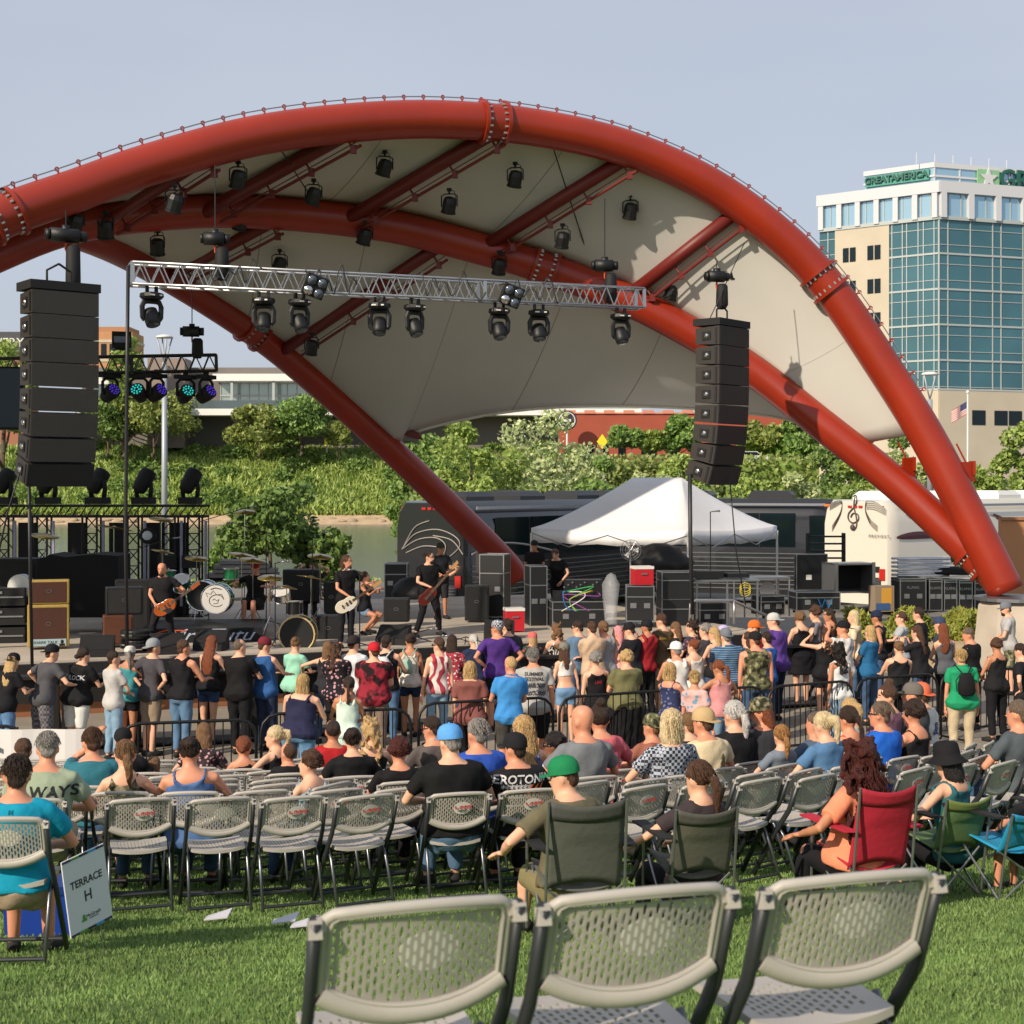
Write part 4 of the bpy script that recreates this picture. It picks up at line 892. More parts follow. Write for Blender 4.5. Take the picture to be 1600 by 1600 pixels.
# ---------------- folding chairs ----------------
M_tan = mat('chair_plastic', 'aca79f', .5, var=.05, vs=6)
M_dk = mat('chair_frame_dark', '34373a', .42, .35)
M_leg = mat('chair_tube', '6d7075', .3, .8)
M_lab = mat('badge_white', 'dcd9d2', .5); M_labr = mat('badge_red', 'a01c28', .5); M_labk = mat('badge_grey', '4a4a4e', .5)
M_tanf = M_tan
def backpt(u, v):       # u -1..1 across, v 0..1 bottom to top ; concave leaned back panel
    zb = .572 + .058 * abs(u) ** 2.2; zt = .832 - .014 * u * u
    z = zb + (zt - zb) * v
    y = -.172 - (z - .56) * .36 - .028 * (1 - u * u)
    return V((u * .205, y, z))
def lattice(nc, nr, fn, th, nrm, x_sl=.64, z_sl=.80):
    b = MB()
    for c in range(nc):
        for r in range(nr + (c % 2)):
            t0 = (r - .5 * (c % 2)) / nr; t1 = t0 + 1 / nr; t0 = max(0, t0); t1 = min(1, t1); s0 = c / nc; s1 = (c + 1) / nc
            half = (t1 - t0) < .9 / nr
            tm = (t0 + t1) / 2; sc_ = (s0 + s1) / 2; ds = (s1 - s0) / 2; dt = (t1 - t0) / 2
            O = [(s0, t0), (s1, t0), (s1, tm), (s1, t1), (s0, t1), (s0, tm)]
            I = [(sc_ - ds * .38, tm - dt * z_sl), (sc_ + ds * .38, tm - dt * z_sl), (sc_ + ds * x_sl, tm), (sc_ + ds * .38, tm + dt * z_sl), (sc_ - ds * .38, tm + dt * z_sl), (sc_ - ds * x_sl, tm)]
            if half: b.add([fn(*p) for p in O] + [fn(*p) + nrm * th for p in O], [(0, 1, 2, 3, 4, 5), (11, 10, 9, 8, 7, 6)]); continue
            po = [fn(*p) for p in O]; pi_ = [fn(*p) for p in I]
            vs = po + pi_ + [p + nrm * th for p in po] + [p + nrm * th for p in pi_]; fs = []
            for k_ in range(6):
                k2 = (k_ + 1) % 6
                fs += [(k_, k2, 6 + k2, 6 + k_), (12 + k2, 12 + k_, 18 + k_, 18 + k2), (6 + k_, 6 + k2, 18 + k2, 18 + k_)]
            b.add(vs, fs)
    return b
def make_chair(badge):
    t = thing('folding_chair', 'x', 'folding chair', (0, 0, 0), 0, 'grey folding chairs in rows on the lawn')
    b = lattice(24, 6, lambda s_, t_: backpt((s_ * 2 - 1) * .93, .10 + t_ * .80), .006, V((0, 1, 0)))
    loop = []
    for u in np.linspace(-1, 1, 15): loop.append(backpt(u, .06 + .0 * abs(u)))
    for v in (.3, .6, .85): loop.append(backpt(1, v))
    loop.append(backpt(.97, .96))
    for u in np.linspace(.9, -.9, 13): loop.append(backpt(u, 1))
    loop.append(backpt(-.97, .96))
    for v in (.85, .6, .3): loop.append(backpt(-1, v))
    b.tube(loop, .0135, 8, closed=True, up=(0, 1, 0))
    lo2 = [p + V((0, -.012, 0)) for p in loop]; 
    # thick lower lip
    lip = [backpt(u, .02) + V((0, -.004, -.004)) for u in np.linspace(-1, 1, 15)]; b.tube(lip, .02, 8, flat=1.25, up=(0, 0, 1))
    inner = [p.lerp(backpt(0, .5), .06) + V((0, -.008, 0)) for p in loop]; b.tube(inner, .006, 6, closed=True, up=(0, 1, 0))
    for s_ in (-1, 1):
        p = V((s_ * .226, -.266, .79)); b.box(p, (.027, .036, .040), Matrix.Rotation(radians(-15), 3, 'X')); b.box((s_ * .212, -.262, .80), (.02, .02, .03))
    bk = shade_auto(b.build('backrest', M_tan, t), 50)
    # round badge moulded to the back
    cu, cv = (.12, .57)
    d = MB(); c0 = backpt(cu, cv); n_ = 26; off = V((0, -.009 if badge else .0006, 0))
    def bp(dx, dz): return backpt(cu + dx / .205, cv + dz / .27) + off
    RR = [[bp(k_ * .068 * cos(2 * pi * i / n_), k_ * .050 * sin(2 * pi * i / n_)) for i in range(n_)] for k_ in (.05, .35, .7, 1)]; d.rings([[p + V((0, .002, 0)) for p in RR[3]]] + RR[::-1]); bd = d.build('badge', M_lab, bk)
    if badge:
        nn_ = V((0, -1, .0)); tl = Matrix.Rotation(radians(-25), 4, 'X')
        M = face_to(bp(0, .012) + V((0, -.005, 0)), (0, -1, .42)); text_mesh('Coors', .054, M, 'lettering', M_labr, bk, .0006, .35, .95, .0007)
        M = face_to(bp(0, -.020) + V((0, -.005, 0)), (0, -1, .42)); text_mesh('LIGHT', .020, M, 'lettering', M_labk, bk, .0005, 0, 1.2, .0003)
    # seat
    def seatpt(s_, t_):
        y = -.16 + t_ * .39; wd = .40 - .05 * max(0, t_ - .7) - .03 * (1 - t_); x = (s_ - .5) * wd
        return V((x, y - .02 * (abs(s_ - .5) * 2) ** 3 * (1 if t_ > .5 else -1), .445 + .018 * (abs(s_ - .5) * 2) ** 2 - .012 * t_ * t_))
    sb_ = lattice(13, 7, lambda s_, t_: seatpt(.1 + s_ * .8, .16 + t_ * .68), -.008, V((0, 0, 1)), .5, .62)
    per = []
    for a in np.linspace(0, 1, 8)[:-1]: per.append((a, 0))
    for a in np.linspace(0, 1, 7)[:-1]: per.append((1, a))
    for a in np.linspace(1, 0, 8)[:-1]: per.append((a, 1))
    for a in np.linspace(1, 0, 7)[:-1]: per.append((0, a))
    O = [seatpt(*p) for p in per]; I = [seatpt(.1 + p[0] * .8, .16 + p[1] * .68) for p in per]; m_ = len(O); dn = V((0, 0, -.022))
    sb_.add(O + I + [p + dn for p in O] + [p + dn for p in I], [(i, (i + 1) % m_, m_ + (i + 1) % m_, m_ + i) for i in range(m_)] + [((i + 1) % m_, i, 2 * m_ + i, 2 * m_ + (i + 1) % m_) for i in range(m_)] + [(2 * m_ + (i + 1) % m_, 2 * m_ + i, 3 * m_ + i, 3 * m_ + (i + 1) % m_) for i in range(m_)])
    shade_auto(sb_.build('seat', M_tan, t), 35)
    for s_ in (-1, 1):
        b = MB(); b.tube([(s_ * .226, -.270, .81), (s_ * .226, -.175, .575), (s_ * .226, -.03, .38), (s_ * .23, .20, 0)], .0145, 8, flat=1.6, up=(0, 1, .6)); b.build('leg', M_dk, t, True)
        b = MB(); b.tube([(s_ * .205, -.02, .46), (s_ * .205, -.10, .37), (s_ * .212, -.27, 0)], .0115, 8); b.build('leg', M_leg, t, True)
    b = MB(); b.cyl((-.226, .165, .06), (.226, .165, .06), .012, n=8); b.build('cross_bar', M_dk, t); b = MB(); b.cyl((-.21, -.235, .075), (.21, -.235, .075), .012, n=8); b.build('cross_bar', M_dk, t)
    return t
chA = make_chair(True); chB = make_chair(False); usedA = []; usedB = []
SC = V((-4.1, 25.6, 0))     # the rows curve round the stage centre
def chair_at(x, y, rz, badge, label, z=None):
    return place(chA if badge else chB, usedA if badge else usedB, (x, y, G(x, y) if z is None else z), rz, label)
def faceC(x, y): return atan2(-(SC.x - x), SC.y - y)
def chair_yaw(x, y): return faceC(x, y) + radians(13)
# three near chairs and the top of a fourth
for px, Y, gz_, lb in [(655, 3.18, 2.366, 'nearest row of grey folding chairs, left one, large in front'), (1000, 3.28, 2.366, 'nearest row of grey folding chairs, middle one, large in front'), (1334, 3.42, 2.362, 'nearest row of grey folding chairs, right one, large in front')]:
    r_ = radians(17); o = chair_at(X(px, Y) - .27 * sin(r_), Y + .27 * cos(r_), r_, False, lb, gz_)
chair_at(1.0, 2.1, radians(12), False, 'grey folding chair cut by the lower right corner, closest of all', 2.62)
# ---------------- stage gear ----------------
SZ = 1.0
def pxb(x0, x1, y0, y1, Y): return (X(x0, Y) + X(x1, Y)) / 2, (X(x1, Y) - X(x0, Y)), Z(y1, Y), Z(y0, Y) - Z(y1, Y)
M_case = mat('case_black', '1a1b1d', .45, var=.08, vs=3); M_trim = mat('case_alu', 'a9abae', .35, .85)
def road_case(x0, x1, y0, y1, Y, label, dp=.6, rz=.3, name='road_case', latch=True, lidline=.7, ztext=None, castor=True):
    cx, w_, zb, hh = pxb(x0, x1, y0, y1, Y); w_ = w_ / max(.6, cos(rz)) * .86
    t = thing(name, label, 'road case', (cx, Y, zb), rz, 'black road cases with silver edges'); c0 = .09 if castor else 0
    b = MB(); b.box((0, 0, c0 + (hh - c0) / 2), (w_, dp, hh - c0)); b.build('body', M_case, t)
    b = MB(); e = .022
    for sx in (-1, 1):
        for sy in (-1, 1): b.box((sx * w_ / 2, sy * dp / 2, c0 + (hh - c0) / 2), (e, e, hh - c0 + .01))
    for sy in (-1, 1):
        for z in (c0, hh, c0 + (hh - c0) * lidline): b.box((0, sy * dp / 2, z), (w_ + .004, e * 1.1, e))
    for sx in (-1, 1):
        for z in (c0, hh, c0 + (hh - c0) * lidline): b.box((sx * w_ / 2, 0, z), (e * 1.1, dp - .03, e))
    b.build('edge_trim', M_trim, t)
    if latch:
        n_ = 2 if w_ < 1.4 else 3
        for i in range(n_):
            x = (-.5 + (i + .5) / n_) * w_; b = MB(); b.box((x, -dp / 2 - .012, c0 + (hh - c0) * .45), (.13, .015, .11)); b.box((x, -dp / 2 - .02, c0 + (hh - c0) * .45), (.08, .012, .03)); b.build('handle', M_trim, t)
    if castor:
        for sx in (-1, 1):
            for sy in (-1, 1): b = MB(); b.cyl((sx * (w_ / 2 - .1) - .02, sy * (dp / 2 - .1), .045), (sx * (w_ / 2 - .1) + .02, sy * (dp / 2 - .1), .045), .045, n=10); b.build('castor', M_rubber, t)
    return t, w_, hh
# guitar speaker cabinets
M_tweed = mat('tweed_cover', 'a58b45', .8, var=.15, vs=40); M_gcl = mat('grille_cloth', '4a2a20', .9, bump=.5, bs=200)
def cabinet(x0, x1, y0, y1, Y, rz, m, mg, label, strip=False, dp=.38, logo=True, name='guitar_cabinet'):
    cx, w_, zb, hh = pxb(x0, x1, y0, y1, Y); w_ *= .95; t = thing(name, label, 'amplifier', (cx, Y + dp / 2, zb), rz)
    b = MB(); b.box((0, 0, hh / 2), (w_, dp, hh)); o = b.build('cabinet', m, t); bv = o.modifiers.new('b', 'BEVEL'); bv.width = .02; bv.segments = 2
    b = MB(); b.box((0, -dp / 2 - .004, hh / 2 + (.05 if strip else 0)), (w_ * .86, .012, hh * (.86 if not strip else .74))); g_ = b.build('grille', mg, t)
    b = MB(); b.box((w_ * .5 + .004, 0, hh * .6), (.012, .16, .05)); b.build('handle', M_blk, t)
    b = MB(); b.box((-w_ * .5 - .004, 0, hh * .6), (.012, .12, hh * .3)); b.build('handle', M_blk2, t)
    if logo: b = MB(); b.tube([(.03 * cos(a) * 1.6, -dp / 2 - .014, hh * .55 + .03 * sin(a)) for a in np.linspace(0, 2 * pi, 12, endpoint=False)], .005, 5, closed=True); b.build('badge', M_trim, g_)
    if strip:
        b = MB(); b.box((.02, -dp / 2 - .012, .085), (w_ * .8, .012, .13)); st_ = b.build('name_strip', mat('strip_blue', '9fb2b8', .6), t)
        text_mesh('SHARK TALK', .075, face_to((-.05, -dp / 2 - .020, .085), (0, -1, 0)), 'lettering', M_blk2, st_, .002); b = MB(); b.ell((w_ * .33, -dp / 2 - .02, .095), (.03, .004, .04), 10, 6); b.box((w_ * .33, -dp / 2 - .018, .04), (.1, .004, .04)); b.build('portrait', M_blk2, st_)
    return t
cabinet(38, 104, 945, 1011, 27.6, .28, M_tweed, M_gcl, 'large gold tweed guitar cabinet with brown grille and pale strip, lower of the stack', True)
cabinet(40, 104, 907, 944, 27.62, .28, M_tweed, M_gcl, 'smaller gold tweed guitar cabinet stacked on the larger one')
M_wood = mat('stained_wood', '5a3320', .5, var=.15, vs=4, stretch=(1, 1, 6))
cabinet(156, 204, 962, 1008, 27.9, .3, M_wood, M_wood, 'reddish brown wooden cabinet under the black amplifiers', logo=False)
cabinet(160, 220, 918, 961, 28.1, .3, M_blk, M_grl, 'black guitar amplifier on top of the brown wooden cabinet', name='guitar_amplifier'); cabinet(176, 232, 906, 990, 29.4, .2, M_blk2, M_grl, 'taller black amplifier behind the one on the wooden cabinet', name='guitar_amplifier')
t = thing('bass_drum', 'grey white drum head standing beside the gold cabinets', 'drum', P(33, 916, 29.2)); b = MB(); b.cyl((0, -.1, 0), (0, .12, 0), .24, n=26); b.build('shell', M_alu, t, False); b = MB(); b.cyl((0, -.115, 0), (0, -.105, 0), .23, n=26); b.build('head', M_white, t)
for i in range(3):
    t = thing('equipment_box', 'black equipment box stacked at the far left of the stage, %s' % ('bottom one', 'middle one', 'top one')[i], 'box', P(2, 1005 - i * 30, 29), .2); b = MB(); b.box((0, 0, .17), (.95, .6, .33)); b.build('body', M_blk2, t); b = MB(); b.box((0, -.31, .17), (.9, .02, .03)); b.build('edge_trim', M_trim, t); b = MB(); b.box((0, -.31, .26), (.12, .02, .05)); b.build('handle', M_trim, t)
t = thing('equipment_riser', 'dark covered speaker block behind the gold cabinets at the left edge', 'speaker', P(5, 950, 31), .1); b = MB(); b.box((0, 0, .45), (1.6, .7, 1.2)); b.build('body', M_blk2, t); b = MB(); b.box((0, -.36, .5), (1.4, .02, .9)); b.build('grille', M_grl, t)
for i, (x0, x1) in enumerate([(188, 232), (188, 232)]):
    t = thing('drum_case', 'flat round black drum case with silver rim, %s of two beside the guitarist' % ('lower', 'upper')[i], 'case', P(212, 1012 - i * 15, 27.2)); b = MB(); b.lathe([(.27, 0), (.28, .02), (.28, .13), (.27, .15)], 24); b.build('body', M_blk, t); b = MB(); b.lathe([(.285, .06), (.285, .085)], 24); b.build('rim', M_chrome, t)
# covered grand piano
cx, w_, zb, hh = pxb(72, 197, 845, 945, 31); t = thing('covered_piano', 'black cloth covered grand piano behind the amplifiers', 'piano', (cx, 31, 1.0), .05)
b = MB(); prof = [(-.75, .35), (.8, .35), (.8, 1.62), (.3, 1.66), (-.3, 1.60), (-.6, 1.66), (-.85, 1.5), (-.82, .9)]; b.prism(prof, 1.2); b.build('cover', mat('black_drape', '0d0d0f', .95, bump=.6, bs=6), t)
for x in (-.7, .7): b = MB(); b.cyl((x, -.5, .08), (x, -.5, .5), .05, n=10); lg = b.build('leg', M_trim, t); b = MB(); b.cyl((x - .03, -.5, .05), (x + .03, -.5, .05), .06, n=10); b.build('castor', M_rubber, lg)
# cymbals
def cymbal(px, py, Y, r_, lb, tilt=.2, stand=True, drum_z=None):
    p = P(px, py, Y); t = thing('cymbal_stand', lb, 'cymbal', (p.x, p.y, SZ), rnd.uniform(0, 3), 'cymbals on stands'); h = p.z - SZ
    b = MB(); b.T = Matrix.Translation((0, 0, h)) @ Matrix.Rotation(tilt, 4, 'X'); b.lathe([(r_, 0), (r_, .006), (.06, .03), (.03, .045), (.005, .048)], 22); b.build('cymbal', mat('bronze', 'a08a4e', .28, .9), t, True)
    b = MB(); b.cyl((0, 0, .3), (0, 0, h - .01), .011, n=7); b.build('pole', M_chrome, t)
    for i in range(3): a = i * 2.09; b = MB(); b.cyl((0, 0, .42), (cos(a) * .3, sin(a) * .3, 0), .01, n=6); b.build('leg', M_chrome, t)
for a in [(70, 838, 33, .32, 'dark cymbal over the left end of the covered piano'), (178, 825, 33.2, .42, 'large pale tilted cymbal above the covered piano'), (252, 812, 33.6, .28, 'thin cymbal high beside the lighting towers'), (254, 862, 32.6, .26, 'cymbal above the bald guitarist, left one'), (307, 873, 32.4, .26, 'cymbal over the green drum kit, left side'), (378, 868, 32, .3, 'pale cymbal beside the green tom'), (382, 800, 33.5, .25, 'highest cymbal in front of the dark tree'), (395, 876, 31.2, .28, 'cymbal over the drummer with red headphones'), (422, 903, 30, .26, 'cymbal of the second kit left of its bass drum'), (486, 903, 30.4, .3, 'cymbal of the second kit above the black bass drum'), (448, 918, 29.6, .22, 'small low cymbal of the second kit'), (500, 870, 32.4, .28, 'cymbal at the right of the drummer')]: cymbal(*a)
# drums
M_grn = mat('drum_green', '1d7a4a', .2, .2, coat=.6); M_dw = mat('drum_head', 'ccc9c4', .6)
def drum(px, py, Y, r_, d_, axis, m, mh, lb, emblem=False, hoop=None):
    t = thing('drum', lb, 'drum', P(px, py, Y)); R_ = Matrix.Rotation({'f': radians(90), 'u': 0, 't': radians(35)}[axis], 4, 'X') @ Matrix(); 
    b = MB(); b.T = R_; b.lathe([(r_, -d_ / 2), (r_, d_ / 2)], 28); b.build('shell', m, t, False)
    for z in (-d_ / 2, d_ / 2): s_ = MB(); s_.T = R_; s_.tube([(r_ * 1.03 * cos(a), r_ * 1.03 * sin(a), z) for a in np.linspace(0, 2 * pi, 24, endpoint=False)], .016, 6, closed=True); s_.build('hoop', hoop or M_chrome, t)
    l = MB(); l.T = R_
    for i in range(8): a = i * pi / 4; l.cyl((r_ * 1.03 * cos(a), r_ * 1.03 * sin(a), -d_ / 2), (r_ * 1.03 * cos(a), r_ * 1.03 * sin(a), d_ / 2), .006, n=5)
    l.build('lug_rods', M_chrome, t)
    h = MB(); h.T = R_; h.lathe([(r_ * .98, d_ / 2 + .002), (r_ * .97, d_ / 2 + .008)], 28); hd_ = h.build('drum_head', mh, t)
    if emblem:
        e = MB(); y = -d_ / 2 - .012
        e.tube([(.15 * cos(a) + .02, y, .12 * sin(a) - .03) for a in np.linspace(.2, 5.6, 14)], .006, 5); e.tube([(-.16, y, .05), (-.2, y, .13), (-.1, y, .10), (-.05, y, .17), (.02, y, .09), (.12, y, .10), (.16, y, .02)], .006, 5); e.tube([(-.06, y, -.02), (-.02, y, .01), (.02, y, -.03), (.07, y, .0), (.04, y, -.08), (-.04, y, -.09)], .005, 5); e.tube([(-.1, y, .2), (0, y, .23), (.12, y, .2)], .008, 5)
        e.build('emblem', M_blk2, hd_)
    return t
drum(340, 935, 30, .29, .4, 'f', M_grn, M_dw, 'green bass drum with a line drawing on its white head', True)
drum(318, 930, 30.6, .30, .45, 'f', M_grn, M_blk2, 'green drum shell behind the white headed bass drum')
drum(284, 912, 30.6, .17, .24, 't', M_grn, M_dw, 'dark green tom beside the bald guitarist'); drum(361, 897, 30.4, .15, .22, 'u', M_grn, M_dw, 'bright green tom mounted high beside the drummer'); drum(263, 900, 31.5, .15, .22, 'u', M_grn, M_dw, 'small green tom in the shade behind the bald guitarist')
drum(466, 990, 28.2, .33, .4, 'f', M_blk, M_blk2, 'black bass drum with cream hoop in front of the singer', False, mat('hoop_cream', 'c9b27c', .5)); drum(440, 930, 30, .17, .2, 't', M_chrome, M_dw, 'steel snare drum beside the drummer'); drum(460, 950, 29.2, .16, .25, 'u', M_blk, M_dw, 'black floor tom of the second kit'); drum(90, 873, 32, .2, .14, 'u', M_chrome, M_dw, 'steel snare drum under the dark cymbal at left')
# riser with drape and script
cx, w_, zb, hh = pxb(212, 398, 962, 1008, 28.8); t = thing('drum_riser', 'low drum riser draped in black with pale script writing', 'drum riser', (cx, 29.8, 1.0), radians(8)); b = MB(); b.box((0, 0, .26), (w_, 1.9, .05)); b.build('deck', M_blk, t); b = MB(); b.box((0, -.94, .13), (w_, .03, .26)); dr = b.build('drape', mat('drape_navy', '14151c', .9, bump=.5, bs=12), t)
text_mesh('Mr. Tutu', .34, face_to((.1, -.962, .14), (0, -1, 0)), 'lettering', mat('script_white', 'a9b4c4', .6), dr, .003, .45, 1.4)
b = MB(); b.tube([(-.9, -.97, .02), (-.88, -.97, .2), (-.7, -.97, .25), (-.3, -.97, .24)], .014, 6); b.build('orange_cable', mat('cable_orange', 'd0532a', .5), t)
for px, py, Y, lb in [(330, 1000, 27.6, 'black wedge monitor with a small red light before the drum riser'), (262, 1012, 27, 'black wedge monitor at the bald guitarist feet'), (615, 1010, 28.6, 'black wedge monitor at the front of the stage between singer and bassist'), (152, 1020, 26.6, 'black wedge monitor behind the woman with a white visor'), (780, 1000, 29.6, 'black wedge monitor at the right of the stage front')]:
    t = thing('wedge_monitor', lb, 'monitor speaker', P(px, py, Y) * 1, pi + rnd.uniform(-.3, .3)); t.location.z = SZ; b = MB(); R_ = Matrix.Rotation(pi / 2, 4, 'Z'); b.prism([(-.22, 0), (.22, 0), (.22, .12), (-.08, .36), (-.22, .36)], .6, R_); b.build('cabinet', M_blk2, t); b = MB(); b.add([(-.27, .205, .14), (.27, .205, .14), (.27, -.06, .345), (-.27, -.06, .345)], [(0, 1, 2, 3)]); b.T = Matrix(); b.build('grille', M_grl, t)
    if 'red light' in lb: b = MB(); b.box((.0, .23, .07), (.1, .03, .06)); b.build('indicator_light', mat('red_led', 'e0481e', .4, emit=.6), t)
def mic_stand(px, py, Y, lb, boom=.5, h_=None, d=1):
    p = P(px, py, Y); t = thing('microphone_stand', lb, 'microphone stand', (p.x, p.y, SZ), 0, 'microphone stands on stage'); h = p.z - SZ
    b = MB(); b.cyl((0, 0, .02), (0, 0, h), .012, n=7); b.build('pole', M_blk, t)
    for i in range(3): a = i * 2.09 + .5; b = MB(); b.cyl((0, 0, .12), (cos(a) * .33, sin(a) * .33, .01), .01, n=6); b.build('leg', M_blk, t)
    b = MB(); b.cyl((-.25 * d * boom, 0, h - .12 * boom), (d * boom, 0, h + .25 * boom), .009, n=6); b.build('boom_arm', M_blk, t)
    b = MB(); q = V((d * boom, 0, h + .25 * boom)); b.tube([q, q + V((d * .12, 0, .01))], [.012, .018], 8); b.ell(q + V((d * .15, 0, .012)), .027, 8, 6); b.build('microphone', M_steel, t, True)
for a in [(562, 893, 27.7, 'microphone stand in front of the singer with the white guitar', .12, None, -1), (430, 880, 28.5, 'tall microphone stand left of the second drum kit', .1), (326, 808, 32.6, 'boom stand slanting from the lighting towers', .9), (416, 830, 32.4, 'boom stand before the dark tree', .7, None, -1), (650, 988, 28.8, 'short microphone stand at the stage edge between singer and bassist', .25), (728, 1000, 28.8, 'short boom stand at the stage edge above the navy tee woman', .3, None, -1), (234, 850, 31.8, 'boom stand behind the bald guitarist', .5), (488, 835, 32, 'black boom stand by the dark tree', .15), (1110, 800, 34, 'black rod stand under the tent', .05)]: mic_stand(*a)
# light grey keyboards / tarp stack behind the drums
t = thing('tarp_stack', 'pale grey folded tarps on a table behind the green drum kit', 'tarp', P(380, 905, 33.5), .1); b = MB()
for i in range(4): b.box((rnd.uniform(-.1, .1), 0, .1 + i * .1), (1.6 - i * .2, .8, .08))
b.build('folded_sheets', mat('tarp_grey', '84827e', .8, bump=.4, bs=8), t); b = MB(); b.box((0, 0, -.0), (1.7, .8, .04)); b.build('table_top', M_blk2, t)
# amp behind singer
cabinet(492, 530, 962, 1005, 29.5, .1, M_blk, M_grl, 'black bass amplifier with a small white badge behind the singer', name='bass_amplifier'); cabinet(440, 500, 890, 940, 33, 0, M_blk, M_grl, 'wide black speaker cabinet behind the second drum kit'); cabinet(505, 530, 910, 960, 32.5, 0, M_blk2, M_grl, 'narrow black speaker behind the singer')
cabinet(598, 640, 935, 972, 32, 0, M_blk, M_grl, 'low black amplifier between singer and bassist'); cabinet(725, 765, 915, 970, 33, 0, M_blk, M_grl, 'black bass cabinet with red knobs behind the bassist', name='bass_amplifier'); 
# right wing: tall cases, racks
road_case(752, 795, 866, 968, 34, 'tall black case standing at the foot of the rear arch leg', rz=-.25); road_case(822, 852, 884, 988, 32.6, 'tall narrow black case at the left leg of the tent', rz=.2); road_case(600, 640, 880, 940, 36, 'black case behind the stage beneath the dark coach tail', rz=0)
road_case(853, 948, 938, 985, 32.2, 'long black case with the mixer on it under the tent', rz=.1, dp=.8); road_case(975, 1024, 915, 975, 32, 'black case with four silver plates and a white stand in front', rz=-.05); road_case(1026, 1082, 893, 935, 32.6, 'upper black speaker of the stack right of the tent front leg', rz=.1, latch=False, castor=False); road_case(1026, 1082, 935, 985, 32.6, 'lower black speaker of the stack right of the tent front leg', rz=.1, latch=False, castor=False)
road_case(1085, 1138, 940, 985, 33.5, 'black case behind the hand rail right of the tent', rz=.1); road_case(1178, 1222, 930, 965, 34, 'black case with a silver lid under the right tent leg', rz=.2); road_case(1232, 1312, 924, 958, 33.6, 'wide black trunk with a blue letter W and dark lid', rz=.12)
t = bpy.data.objects.get('road_case.008') or t
text_mesh('W', .34, face_to((.15, -.32, .22), (0, -1, 0)), 'lettering', mat('blue_letter', '2f7fb8', .5), [o for o in bpy.data.objects if o.get('label', '').startswith('wide black trunk')][0], .004)
# mixer on case + cables
t = thing('mixing_rack', 'grey rack mixer with coloured cables on the long case under the tent', 'mixer', P(905, 938, 32.2), .1); b = MB(); b.box((0, 0, .1), (1.1, .6, .2)); b.box((.1, .1, .32), (.8, .4, .26)); b.build('body', M_case, t); b = MB()
for i in range(9): b.cyl((-.35 + i * .09, -.12, .30 + .05 * (i % 3)), (-.35 + i * .09, -.14, .30 + .05 * (i % 3)), .02, n=8)
b.build('knob_row', M_trim, t)
for i, c in enumerate(('c9b23a', '3aa05a', '8f4a9a', 'd0cfc8', '2f6fb0')): b = MB(); q = random.Random(i); b.tube(catmull([(q.uniform(-.5, .4), -.25, .2), (q.uniform(-.5, .4), -.4, q.uniform(.1, .4)), (q.uniform(-.5, .4), -.42, q.uniform(-.1, .2)), (q.uniform(-.5, .4), -.4, -.2)], 4), .012, 5); b.build('cable', mat('wire_' + c, c, .5), t)
# plastic-wrapped object, fan, red boxes, yellow cables, misc
M_pl = mat('clear_plastic', 'c8ccd0', .3, alpha=.3, bump=.8, bs=6)
t = thing('plastic_cover', 'clear plastic sheet draped over gear beside the mixer', 'plastic sheet', P(955, 975, 31.6)); b = MB(); b.rings([[(.15 * k_ * cos(a) * (1 + .2 * sin(3 * a + k_ * 5)), .2 * k_ * sin(a), z) for a in np.linspace(0, 2 * pi, 14, endpoint=False)] for z, k_ in ((0, .8), (.3, .9), (.6, 1.1), (.85, 1.2), (1.05, .6), (1.1, .1))]); b.build('sheet', M_pl, t, True)
t = thing('pedestal_fan', 'round pedestal fan with wire guard under the tent', 'fan', P(985, 975, 32.8)); h = 1.65; b = MB(); b.cyl((0, 0, 0), (0, 0, h - .2), .02, n=8); b.lathe([(.22, 0), (.2, .03), (.02, .05)], 16); b.build('stand', M_steel, t); b = MB()
for r_ in (.06, .12, .18, .23): b.tube([(r_ * cos(a), -.08, h + r_ * sin(a)) for a in np.linspace(0, 2 * pi, 20, endpoint=False)], .006, 4, closed=True)
for i in range(12): a = i * pi / 6; b.tube([(0, -.09, h), (.23 * cos(a), -.06, h + .23 * sin(a)), (.2 * cos(a), .06, h + .2 * sin(a))], .004, 4)
b.build('guard', M_trim, t); b = MB()
for i in range(3): a = i * 2.09; b.prism([(.02 * cos(a), .02 * sin(a)), (.19 * cos(a - .35), .19 * sin(a - .35)), (.2 * cos(a + .3), .2 * sin(a + .3))], .015, Matrix.Translation((0, 0, h)))
b.build('blades', M_white, t); b = MB(); b.ell((0, .08, h), (.08, .1, .08), 10, 6); b.build('motor', M_blk, t, True)
for px, py, Y, w_, hh, lb in [(1003, 913, 32, .42, .34, 'red metal tool box stack under the tent'), (803, 985, 31, .38, .42, 'red and white cooler box at the stage right edge')]:
    t = thing('tool_box' if 'tool' in lb else 'cooler_box', lb, 'box', P(px, py, Y), .2); b = MB(); b.box((0, 0, hh / 2), (w_, .35, hh)); o = b.build('body', mat('box_red', 'b8202a', .4), t); b = MB(); b.box((0, 0, hh + .03), (w_ + .02, .37, .06)); b.build('lid', M_white, t); b = MB(); b.box((0, -.19, hh * .7), (.14, .02, .03)); b.build('handle', M_trim, t)
def shapeless(px, py, Y, rx, rz_, m, lb, name, cat):
    t = thing(name, lb, cat, P(px, py, Y)); b = MB(); q = random.Random(px)
    b.rings([[(rx * k_ * cos(a) * (1 + .12 * sin(3 * a + z * 7)), .4 * k_ * sin(a), z * rz_) for a in np.linspace(0, 2 * pi, 18, endpoint=False)] for z, k_ in ((0, 1), (.3, 1.02), (.6, .8), (.85, .6), (1, .2))]); b.build('cover', m, t, True)
